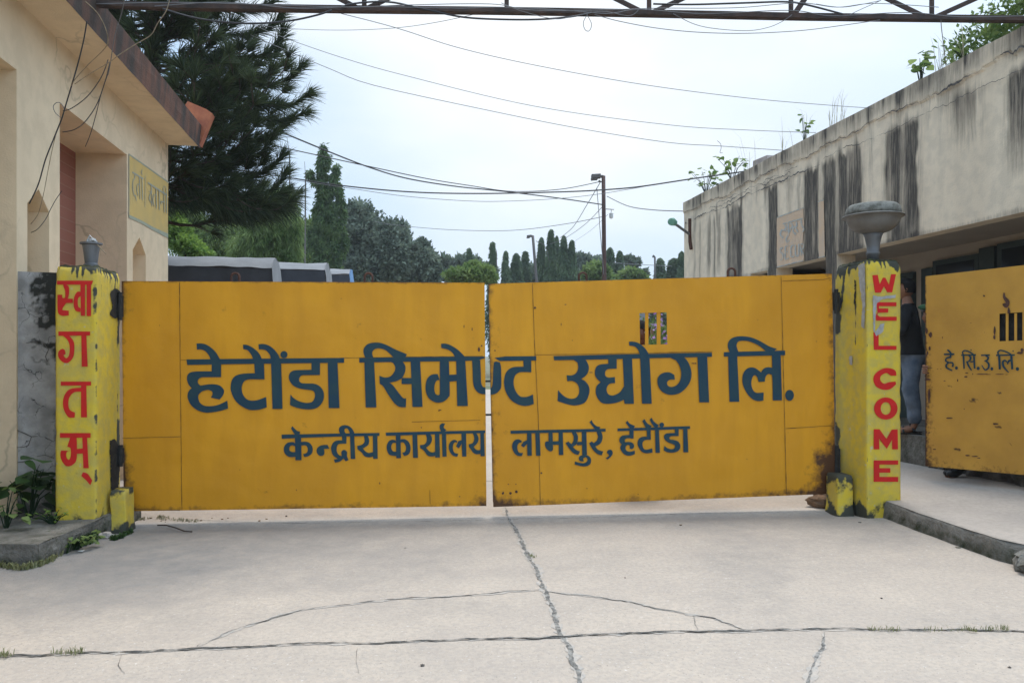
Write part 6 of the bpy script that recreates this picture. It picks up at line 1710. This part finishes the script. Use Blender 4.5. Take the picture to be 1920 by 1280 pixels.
def person(label, at, ang, k, skin, top, legs, shoes, sleeves='short', arms=None, lean=(0, 0), head_turn=0, hat=None, feet_dx=0.0, nohand=(), extra=()):
    base = Vector(at); rot = Matrix.Rotation(ang, 3, 'Z')
    t = thing('person', base, label, 'person')
    W = lambda p: base + rot @ (Vector(p) * k)
    lx, ly = lean
    hips = Vector((0, 0, .93)); wst = Vector((lx * .2, ly * .2, 1.08)); chs = Vector((lx * .6, ly * .6, 1.30)); nk = Vector((lx * .85, ly * .85, 1.47)); hd = Vector((lx, ly + .015, 1.63))
    arms = arms or [[(-.19, 0, 1.40), (-.235, -.03, 1.13), (-.225, .05, .90)], [(.19, 0, 1.40), (.235, -.03, 1.13), (.225, .05, .90)]]
    ch = Chain()
    ch.add('hip', hips, (.145, .105)); ch.add('wst', wst, (.125, .095), 'hip'); ch.add('chs', chs, (.15, .105), 'wst'); ch.add('nkb', nk - Vector((0, 0, .04)), (.08, .07), 'chs'); ch.add('nk', nk + Vector((0, .005, .03)), .055, 'nkb'); ch.add('hd', hd - Vector((0, 0, .05)), .052, 'nk')
    for s, A in zip((-1, 1), arms):
        sh, el, wr = (Vector(q) for q in A)
        sh = sh + Vector((lx * .7, ly * .7, 0)) if lean != (0, 0) else sh
        ch.add(f'sh{s}', sh, .052, 'chs'); ch.add(f'el{s}', el, .040, f'sh{s}'); ch.add(f'fa{s}', el.lerp(wr, .35), .038, f'el{s}'); ch.add(f'wr{s}', wr, (.028, .022), f'fa{s}')
        fw = (wr - el).normalized(); s in nohand or hand(ch, f'wr{s}', wr, fw, Vector((0, 1, 0)) if abs(fw.y) < .9 else Vector((-s, 0, 0)), .3, f'h{s}')
    for s in (-1, 1):
        kn = Vector((s * .10, .02, .50)); an = Vector((s * (.10 + feet_dx), -.03, .085))
        ch.add(f'th{s}', (s * .09, 0, .82), .082, 'hip'); ch.add(f'kn{s}', kn, .058, f'th{s}'); ch.add(f'ca{s}', (s * .10, -.025, .34), .054, f'kn{s}'); ch.add(f'an{s}', an, .036, f'ca{s}'); ch.add(f'hl{s}', an + Vector((0, .06, -.045)), (.040, .026), f'an{s}'); ch.add(f'to{s}', an + Vector((s * .015, .155, -.062)), (.042, .016), f'hl{s}')
    me = ch.mesh(1)
    mb = MB()
    mb.add_mesh(me)
    hrot = Matrix.Rotation(head_turn, 3, 'Z')
    hb = MB(); head_mb(hb, (0, 0, 0))
    o = len(mb.v)
    for v in hb.v: mb.vert(hrot @ Vector(v) + hd)
    for f in hb.f: mb.f.append([i + o for i in f])
    for i, v in enumerate(mb.v): mb.v[i] = tuple(W(v))
    for e_ in extra: mb.add_mesh(e_)
    mb.build('body', M[skin], t, smooth=True)
    # clothes
    def cloth(name, mat, chn, sub=1):
        m2 = MB(); m2.add_mesh(chn.mesh(sub))
        for i, v in enumerate(m2.v):
            v = Vector(v); v += Vector((.014 * noise.noise(v * 9) + .007 * noise.noise(v * 24), .014 * noise.noise(v * 9 + Vector((5, 0, 0))) + .007 * noise.noise(v * 24 + Vector((5, 0, 0))), 0)); m2.v[i] = tuple(W(v))
        return m2.build(name, M[mat], t, smooth=True)
    c2_ = Chain()
    c2_.add('hem', hips + Vector((0, 0, -.13)), (.185, .145)); c2_.add('hip', hips + Vector((0, 0, .0)), (.178, .138), 'hem'); c2_.add('wst', wst, (.162, .128), 'hip'); c2_.add('chs', chs, (.182, .138), 'wst'); c2_.add('nkb', nk - Vector((0, 0, .03)), (.092, .082), 'chs')
    for s, A in zip((-1, 1), arms):
        sh, el, wr = (Vector(q) for q in A)
        sh = sh + Vector((lx * .7, ly * .7, 0)) if lean != (0, 0) else sh
        c2_.add(f'sh{s}', sh, .072, 'chs')
        if sleeves == 'short': c2_.add(f'el{s}', sh.lerp(el, .75), .066, f'sh{s}')
        else: c2_.add(f'el{s}', el, .054, f'sh{s}'); c2_.add(f'wr{s}', el.lerp(wr, .92), .040, f'el{s}')
    cloth('shirt', top, c2_, 2)
    c3_ = Chain(); c3_.add('hip', hips, (.158, .122))
    for s in (-1, 1):
        an = Vector((s * (.10 + feet_dx), -.03, .10))
        c3_.add(f'th{s}', (s * .09, 0, .80), .104, 'hip'); c3_.add(f'kn{s}', (s * .10, .02, .50), .090, f'th{s}'); c3_.add(f'ca{s}', (s * .10, -.02, .30), .080, f'kn{s}'); c3_.add(f'an{s}', an, .066, f'ca{s}')
    cloth('trousers', legs, c3_, 2)
    for s in (-1, 1):
        an = Vector((s * (.10 + feet_dx), -.03, .085)); m2 = MB()
        if shoes == 'sandal':
            m2.prism([W(an + Vector((s * .012 + x, y, -.088))) for x, y in ((-.045, -.07), (.045, -.07), (.052, .08), (.04, .19), (0, .215), (-.04, .19), (-.05, .08))], (0, 0, .018))
            m2.tube([W(an + Vector((-.05, .11, -.07))), W(an + Vector((0, .12, -.025))), W(an + Vector((.055, .11, -.07)))], .012, 6)
            m2.tube([W(an + Vector((-.045, -.0, -.05))), W(an + Vector((0, .05, .01))), W(an + Vector((.045, 0, -.05)))], .010, 6)
            m2.build('sandal', M['leather'], t)
        else:
            c4 = Chain(); c4.add('a', an + Vector((0, 0, .14)), .062); c4.add('b', an + Vector((0, 0, .0)), .056, 'a'); c4.add('c', an + Vector((0, .05, -.035)), (.054, .046), 'b'); c4.add('d', an + Vector((s * .012, .16, -.05)), (.052, .034), 'c')
            m2.add_mesh(c4.mesh(1))
            for i, v in enumerate(m2.v): m2.v[i] = tuple(W(v))
            m2.build('boot', M['leather'], t, smooth=True)
    # hair or hat
    m2 = MB(); n, m = 26, 14; rows = []
    for i in range(m + 1):
        th = (math.pi * .62) * i / m; row = []
        for q in range(n):
            ph = 2 * math.pi * q / n; d = Vector((math.sin(th) * math.cos(ph), math.sin(th) * math.sin(ph), math.cos(th)))
            g_ = 1.07 + .04 * noise.noise(d * 5)
            z = d.z * .122 * g_; y = d.y * .100 * g_; x = d.x * .081 * g_
            if d.y > .15: z = max(z, .042 + .02 * (1 - d.y)); y = min(y, .098)
            row.append(m2.vert(W(hrot @ Vector((x, y, z + .004)) + hd)))
        rows.append(row)
    for i in range(m):
        for q in range(n): m2.f.append([rows[i][q], rows[i + 1][q], rows[i + 1][(q + 1) % n], rows[i][(q + 1) % n]])
    m2.build('hair', M['hair'], t, smooth=True)
    if hat:
        m2 = MB()
        for v, r_ in (((0, .0, .085), (.115, .125, .035)), ((.03, .0, .10), (.125, .12, .036))):
            b_ = MB(); b_.ball(v, r_, 20, 10); o = len(m2.v)
            for q in b_.v: m2.vert(W(hrot @ Vector(q) + hd))
            for f in b_.f: m2.f.append([i + o for i in f])
        m2.build('beret', M[hat], t, smooth=True)
        m2 = MB(); ring_ = [W(hrot @ Vector((.084 * math.cos(a), .104 * math.sin(a), .062)) + hd) for a in lin(0, 6.2832, 24)]
        m2.tube(ring_, .011 * k, 6, cap=False); m2.build('beret_band', M['leather'], t, smooth=True)
    # face details
    face_bits(t, hd * k, rot, base, k) if head_turn == 0 else face_bits(t, rot.inverted() @ (rot @ (hd * k)), rot @ hrot if False else rot, base, k)
    return t

# man in black, standing on the plinth, turned to the road
pA = person('man in a black t-shirt, jeans and sandals standing on the step behind the WELCOME post', (4.80, 9.28, PZ), R(62), 1.06, 'skin', 'blackshirt', 'jeans', 'sandal', 'long',
       arms=[[(-.19, .02, 1.40), (-.23, .07, 1.14), (-.15, .36, 1.14)], [(.19, 0, 1.40), (.23, .0, 1.13), (.19, .17, .98)]], lean=(0, .05))
# guard half hidden behind the open leaf, holding its edge
gB = Vector((4.665, 8.10, .185))
kB = 1.03
rotB = Matrix.Rotation(R(96), 3, 'Z')
hand_at = Vector((OA.x + .01, OA.y + .035, H - 24 / F * 7.96))
loc = rotB.inverted() @ ((hand_at - gB) / kB)
# the fingers that show round the edge of the leaf belong to the guard: a closed hand on the sheet
ch = Chain(); w0 = Vector((OA.x + .075, OA.y + .04, hand_at.z - .01))
ch.add('w', w0 + Vector((.05, .02, -.02)), .026); ch.add('p', w0, (.034, .02), 'w')
for q, dz in enumerate((.034, .012, -.011, -.032)):
    a = w0 + Vector((-.045, .0, dz)); b = Vector((OA.x - .022, OA.y + .01, hand_at.z + dz * 1.05)); c = Vector((OA.x - .018, OA.y - .03, hand_at.z + dz * 1.05 - .004)); d = Vector((OA.x + .012 - .004 * q, OA.y - .040, hand_at.z + dz - .006))
    ch.add(f'a{q}', a, .0105, 'p'); ch.add(f'b{q}', b, .0105, f'a{q}'); ch.add(f'c{q}', c, .0100, f'b{q}'); ch.add(f'd{q}', d, .0085, f'c{q}')
ch.add('t1', w0 + Vector((-.02, .02, .045)), .011, 'p'); ch.add('t2', w0 + Vector((-.055, .03, .05)), .009, 't1')
handB = ch.mesh(2)
pB = person('guard in a green beret and black boots peering from behind the small open gate leaf', gB, R(96), kB, 'skin', 'olive', 'olive', 'boot', 'long',
       arms=[[(-.19, .02, 1.40), (-.25, .02, 1.18), tuple(loc + Vector((0, -.14, -.02)))], [(.19, 0, 1.40), (.25, -.03, 1.14), (.23, .05, .90)]], lean=(0, .25), hat='beret', feet_dx=-.085, nohand=(-1,), extra=(handB,))
# man looking through the slot
pC = person('dark man in a maroon shirt looking through the peep slot of the right gate leaf', (P(1205, 668, 7.95).x, 8.04, 0), R(172), 1.035, 'skin2', 'plaid', 'jeans', 'boot', 'long')

# ------------------------------------------------------------------ flowers, car beyond the slot
Yf = 13.5
t = thing('flowering_bush', (P(1226, 668, Yf).x, Yf, 0), 'flowering bush with purple blossoms seen through the peep slot', 'bush')
crown([(Vector((P(1224, 640, Yf).x, Yf, 1.05)), .55, .5, 1.05), (Vector((P(1250, 640, Yf).x, Yf + .3, 1.1)), .5, .5, 1.0)], 2600, .09, seed=5).build('foliage', M['mid_leaf'], t)
crown([(Vector((P(1222, 640, Yf).x, Yf - .05, 1.15)), .50, .5, .95)], 480, .06, asp=.9, shell=.92, seed=6).build('blossom', M['petal'], t)
mb = MB()
for q in range(5): mb.tube([(P(1226, 668, Yf).x + .05 * q - .1, Yf, 0), (P(1226, 668, Yf).x + .22 * (q - 2), Yf, 1.2)], [.02, .008], 5)
mb.build('stem', M['bark'], t)
Yc = 11.6
cx = P(1268, 668, Yc).x + .35
t = thing('parked_car', (cx, Yc + 1, 0), 'white parked car just visible at the lower right of the peep slot', 'car')
prof = [(-.85, .35), (-.86, .75), (-.80, .92), (-.70, 1.02), (-.62, 1.45), (-.45, 1.62), (.45, 1.62), (.62, 1.45), (.70, 1.02), (.80, .92), (.86, .75), (.85, .35)]
mb = MB(); rows = []
for yy, sx, sz in ((0, .86, .55), (.1, .97, .60), (.9, 1, .64), (1.45, .98, 1.0), (2.6, .98, 1.0), (3.3, .98, .72), (3.8, .9, .58)):
    rows.append([mb.vert((cx + x * sx, Yc + yy, .3 + (z - .3) * (sz if z > .9 else 1))) for x, z in prof])
for r0, r1 in zip(rows, rows[1:]):
    for q in range(len(prof)): mb.f.append([r0[q], r0[(q + 1) % 12], r1[(q + 1) % 12], r1[q]])
mb.f.append(rows[0]); mb.f.append(rows[-1][::-1]); mb.build('body', M['carwhite'], t, smooth=False)
mb = MB(); mb.face([(cx - .58, Yc + .97, 1.12), (cx + .58, Yc + .97, 1.12), (cx + .48, Yc + 1.42, 1.60), (cx - .48, Yc + 1.42, 1.60)]); mb.build('windscreen', M['glass'], t)
for sx in (-1, 1):
    mb = MB(); mb.box((cx + sx * .58, Yc - .005, .82), (.28, .03, .12)); mb.build('headlight', M['white'], t)
    for yy in (.75, 3.0):
        mb = MB(); mb.tube([(cx + sx * .70, Yc + yy, .31), (cx + sx * .88, Yc + yy, .31)], .31, 18); w = mb.build('wheel', M['tyre'], t)
        mb = MB(); mb.tube([(cx + sx * .885, Yc + yy, .31), (cx + sx * .89, Yc + yy, .31)], .19, 14); mb.build('rim', M['lampgrey'], w)
t = thing('red_wall', (2.7, 16.2, 0), 'low reddish brick wall with pillars beyond the flowering bush', 'wall')
mb = MB(); mb.box((2.6, 16.3, 1.05), (2.4, .25, 2.1)); mb.build('wall', M['brickchunk'], t)
mb = MB(); mb.box((3.9, 16.2, 1.3), (.4, .4, 2.6)); mb.build('pillar', M['white'], t)

# ------------------------------------------------------------------ small plants
def broad_plant(name, label, cat, base, n, h, spread, ls, mat, seed, group=None, stem=True):
    random.seed(seed); base = Vector(base)
    t = thing(name, base, label, cat, group); lv, sm2 = MB(), MB()
    for i in range(n):
        a = random.uniform(0, 6.28); r = spread * random.random() ** .6
        tip = base + Vector((r * math.cos(a), r * math.sin(a) * .7, h * random.uniform(.35, 1.0)))
        sm2.tube([base + Vector((r * .12 * math.cos(a), 0, 0)), base.lerp(tip, .5) + Vector((0, 0, h * .12)), tip], [.006, .005, .003], 4)
        for q in range(random.randint(2, 4)):
            d = Vector((math.cos(a + random.uniform(-1.6, 1.6)), math.sin(a + random.uniform(-1.6, 1.6)) - .35, random.uniform(-.7, .35)))
            heart(lv, tip + rnd_dir() * ls * .6, d, ls * random.uniform(.6, 1.2), min(1, max(0, random.gauss(.42, .25))))
    lv.build('leaf_cluster', M[mat], t); sm2.build('stem', M['weed'], t)
    return t
def heart(mb, p, d, l, st):
    d = d.normalized(); up = Vector((0, 0, 1)) + rnd_dir() * .45
    s = d.cross(up).normalized(); nn = s.cross(d)
    pr = [(0, 0), (.04, .26), (.22, .40), (.50, .36), (.78, .18), (1.0, 0)]
    k = len(mb.v)
    mid = [p + d * l * x - nn * l * .10 * x * x for x, _ in pr]
    for m_, (x, w) in zip(mid, pr):
        mb.vert(m_, st); mb.vert(m_ + s * l * w - nn * l * (-.08) * w, st); mb.vert(m_ - s * l * w + nn * l * .08 * w, st)
    for i in range(len(pr) - 1):
        a = k + 3 * i
        mb.f.append([a, a + 3, a + 4, a + 1]); mb.f.append([a, a + 2, a + 5, a + 3])
def grass_tuft(name, label, base_pts, n, h, mat, seed, cat='grass tuft', group=None, zf=None, w=.004):
    random.seed(seed); mb = MB(); c = Vector(base_pts[0])
    for _ in range(n):
        i = random.randrange(len(base_pts)); j = min(len(base_pts) - 1, i + 1)
        b = Vector(base_pts[i]).lerp(Vector(base_pts[j]), random.random()) + Vector((random.gauss(0, .012), random.gauss(0, .012), 0))
        hh = h * random.uniform(.4, 1.15); a = random.uniform(0, 6.28); ln = hh * random.uniform(.15, .8)
        d = Vector((math.cos(a), math.sin(a), 0)); s = Vector((-d.y, d.x, 0)) * w
        p1 = b + d * ln * .4 + Vector((0, 0, hh * .65)); p2 = b + d * ln + Vector((0, 0, hh * .85)); st = min(1, max(0, random.gauss(.45, .3)))
        k = len(mb.v)
        for q in (b - s, b + s, p1 + s * .8, p1 - s * .8, p2): mb.vert(q, st)
        mb.f.append([k, k + 1, k + 2, k + 3]); mb.f.append([k + 3, k + 2, k + 4])
    return tag(mb.build(name, M[mat]), label, cat, group)

broad_plant('creeper_plant', 'broad leaved dark green plant growing at the foot of the grey mouldy wall', 'plant', (-3.88, 6.22, LZ), 11, .42, .24, .165, 'weed', 3)
broad_plant('creeper_plant', 'broad leaved plant at the left frame edge on the ledge', 'plant', (-3.83, 5.85, LZ), 9, .28, .16, .07, 'mid_leaf', 9)
broad_plant('weed_plant', 'small bright green weed on the ledge before the left post', 'plant', (-3.56, 6.0, LZ), 14, .12, .16, .035, 'bright_leaf', 13)
WG = 'weeds along the left ledge'
def gl(pxs, z=0.0): return [G(x, y, z) for x, y in pxs]
grass_tuft('weed_tuft', 'thick green weeds between the ledge and the left post foot', gl([(120, 1038), (150, 1022), (178, 1012), (165, 1020), (135, 1030)]), 420, .10, 'weed', 15, 'weeds', WG, w=.006)
broad_plant('weed_plant', 'leafy green weed at the foot of the ledge beside the left post', 'plant', G(140, 1030), 22, .13, .20, .05, 'mid_leaf', 17)
grass_tuft('weed_tuft', 'low green weeds along the foot of the ledge face', gl([(0, 1062), (40, 1068), (70, 1062), (95, 1052), (110, 1040)]), 420, .05, 'grass', 19, 'weeds', WG, w=.005)
grass_tuft('weed_tuft', 'dark mossy weeds around the left hinge plinth', gl([(200, 1008), (225, 1010), (245, 998), (215, 1012)]), 260, .04, 'weed', 23, 'weeds', WG, w=.006)
grass_tuft('weed_tuft', 'sparse dry weeds beneath the left gate leaf', gl([(252, 976), (280, 972), (320, 975), (370, 978), (300, 970)]), 200, .03, 'drygrass', 25, 'weeds', None)
CG = 'grass tufts growing in the concrete joint'
for i, (pts, n, h, lab) in enumerate((([(0, 1228), (14, 1229)], 40, .04, 'grass tuft in the joint at the left frame edge'), ([(100, 1224), (125, 1226), (148, 1224)], 55, .04, 'pale grass tuft in the joint, second from the left'), ([(1630, 1180), (1650, 1181), (1675, 1181)], 36, .03, 'grass tuft in the joint, first one under the right post'), ([(1720, 1181), (1760, 1181), (1800, 1180), (1825, 1182)], 60, .028, 'longest row of grass in the joint on the right'), ([(1835, 1180), (1860, 1181), (1885, 1180)], 40, .032, 'grass tuft in the joint nearest the right frame edge'), ([(990, 1040), (1000, 1044)], 24, .02, 'tiny green sprout in the long crack below the gate gap'))):
    grass_tuft('grass_tuft', lab, gl(pts, .005), n, h, 'grass', 31 + i, group=CG, w=.0022)
# plants on the right parapet
RP = 'plants rooted on the right parapet'
def roof_pt(px): 
    u = u_of(px); return RW(u, -.07, TOPZ)
broad_plant('roof_plant', 'leafy sapling on the parapet near the far corner of the right building', 'plant', roof_pt(1318), 20, .42, .36, .105, 'mid_leaf', 41, RP)
broad_plant('roof_plant', 'thin sapling on the parapet just left of the pinkish roof block', 'plant', roof_pt(1366), 13, .42, .34, .11, 'mid_leaf', 43, RP)
broad_plant('roof_plant', 'slim sprig with few leaves on the parapet above the dark streaks', 'plant', roof_pt(1499), 5, .42, .05, .08, 'mid_leaf', 45, RP)
broad_plant('roof_plant', 'big leaved sapling on the parapet right of the cable end', 'plant', roof_pt(1716), 10, .38, .15, .105, 'mid_leaf', 47, RP)
broad_plant('roof_plant', 'low leafy sprout on the parapet just left of the roof shrub', 'plant', roof_pt(1795), 9, .2, .14, .06, 'mid_leaf', 48, RP)
sp_ = RW(u_of(1880), -.3, TOPZ)
t = thing('roof_shrub', sp_, 'dense leafy shrub on the right parapet at the upper right', 'shrub', RP)
crown([(sp_ + Vector((.05, .1, .30)), .42, .4, .38), (sp_ + Vector((-.05, .7, .2)), .35, .5, .34), (sp_ + Vector((.2, -.3, .45)), .5, .5, .5)], 4200, .075, asp=.45, shell=.2, seed=49).build('crown', M['mid_leaf'], t)
trunk([sp_ + Vector((0, 0, -.1)), sp_ + Vector((.02, 0, .3)), sp_ + Vector((.1, 0, .8))], .03, .008, limbs=[(sp_ + Vector((0, 0, .1)), sp_ + Vector((-.2, .5, .5)), .012), (sp_ + Vector((0, 0, .2)), sp_ + Vector((.3, -.4, .8)), .012)]).build('trunk', M['bark'], t)
for i, (px, n, h, lab) in enumerate(((1470, 9, .6, 'thin dry grass stalks on the parapet behind the roof block'), (1400, 8, .9, 'tall dry grass stalks on the parapet left of the roof block'), (1515, 14, .55, 'dry grass stalks beside the slim sprig'), (1562, 22, .5, 'thick tuft of dry grass stalks on the parapet middle'), (1775, 26, .45, 'dry grass stalks left of the leafy roof shrub'))):
    b = roof_pt(px); grass_tuft('dry_grass', lab, [b + Vector((0, -.25, 0)), b + Vector((0, .25, 0))], n, h, 'drygrass', 61 + i, 'grass tuft', 'dry grass on the right parapet', w=.003)

# ------------------------------------------------------------------ litter on the concrete
def pebble(px, py, r, label, mat='stone', seed=0, z=0, group='pebbles on the concrete', name='pebble', cat='pebble', fl=.6):
    p = G(px, py, z); mb = MB(); mb.ball((p.x, p.y, (road_z(p.x, p.y) if z == 0 else z) + r * fl * .7), (r, r * .8, r * fl), 9, 6, 0, .7, seed)
    return tag(mb.build(name, M[mat], smooth=True), label, cat, group)
pebble(792, 1248, .010, 'dark pebble at the bottom of the picture left of the long crack', seed=1)
pebble(760, 1027, .008, 'flat dark chip on the concrete below the left gate leaf', seed=2, fl=.25)
pebble(1172, 1084, .005, 'smallest dark pebble right of the long crack', seed=3)
pebble(1653, 1122, .007, 'dark pebble on the right part of the concrete', seed=4)
pebble(1612, 980, .013, 'dark pebble in front of the WELCOME post', seed=5, fl=.3)
pebble(1893, 1250, .007, 'dark pebble near the lower right frame corner', seed=6)
pebble(537, 968, .010, 'grey pebble under the left gate leaf', seed=7)
pebble(1276, 984, .012, 'brown chip below the right gate leaf', 'leafdry', 8, fl=.4)
p = G(1552, 952)
mb = MB(); mb.ball((p.x - .02, p.y + .05, .055), (.155, .10, .065), 14, 9, 0, .55, 4.0); mb.box((p.x + .02, p.y + .12, .06), (.2, .1, .10), Matrix.Rotation(.3, 3, 'Z') @ Matrix.Rotation(.2, 3, 'Y'))
tag(mb.build('brick_chunk', M['brickchunk']), 'broken brown brick lying beside the right hinge plinth', 'brick')
random.seed(5)
for i in range(6):
    x, y = random.uniform(1693, 1712), random.uniform(970, 985)
    pebble(x, y, random.uniform(.012, .02), 'small brown stone chips in the corner of post and kerb', 'brickchunk', i * 2.0, group='stone chips by the right post', name='stone_chip', cat='stone')
mb = MB(); mb.tube([G(x, y, .012) for x, y in ((295, 984), (312, 984), (330, 989), (345, 995), (360, 996))], .006, 5)
tag(mb.build('twig', M['bark']), 'dark bent twig lying on the concrete below the left gate leaf', 'twig')
random.seed(8)
for i in range(14):
    x = random.uniform(255, 500); y = 972 + random.uniform(-3, 6) + (x - 255) * .008
    pebble(x, y, random.uniform(.006, .013), 'bits of dark debris in the joint under the left gate leaf', 'leafdry', i * 1.7, group='debris under the left gate leaf', name='debris_bit', cat='debris', fl=.4)
mb = MB(); p = G(150, 1036); mb.face([p + Vector((-.02, 0, .01)), p + Vector((.02, -.006, .012)), p + Vector((.03, .012, .02)), p + Vector((-.012, .018, .014))])
tag(mb.build('paper_scrap', M['white']), 'tiny scrap of white paper in the weeds by the ledge', 'paper')
p = G(1792, 1028); mb = MB(); heart(mb, p + Vector((0, 0, .012)), Vector((1, .2, 0)), .05, .6); tag(mb.build('fallen_leaf', M['weed']), 'small green leaf lying on the concrete by the right kerb', 'leaf')
mb = MB(); c = Vector((G(198, 1008).x, G(198, 1008).y, .02)); mb.ball(c, (.06, .045, .03), 12, 8, 0, .6, 3); tag(mb.build('stone_slab', M['pave']), 'flat pale stone at the foot of the left post', 'stone')

# ------------------------------------------------------------------ moist air
hz = MB(); hz.box((0, 150, 6.2), (420, 460, 14.6))
hm = bpy.data.materials.new('haze_air'); hm.use_nodes = True
_n = hm.node_tree.nodes; _n.clear()
_o = _n.new('ShaderNodeOutputMaterial'); _v = _n.new('ShaderNodeVolumePrincipled')
_v.inputs['Color'].default_value = (.93, .96, 1.0, 1); _v.inputs['Density'].default_value = .0008; _v.inputs['Anisotropy'].default_value = .2
hm.node_tree.links.new(_v.outputs[0], _o.inputs['Volume'])
tag(hz.build('haze', hm), kind='stuff')
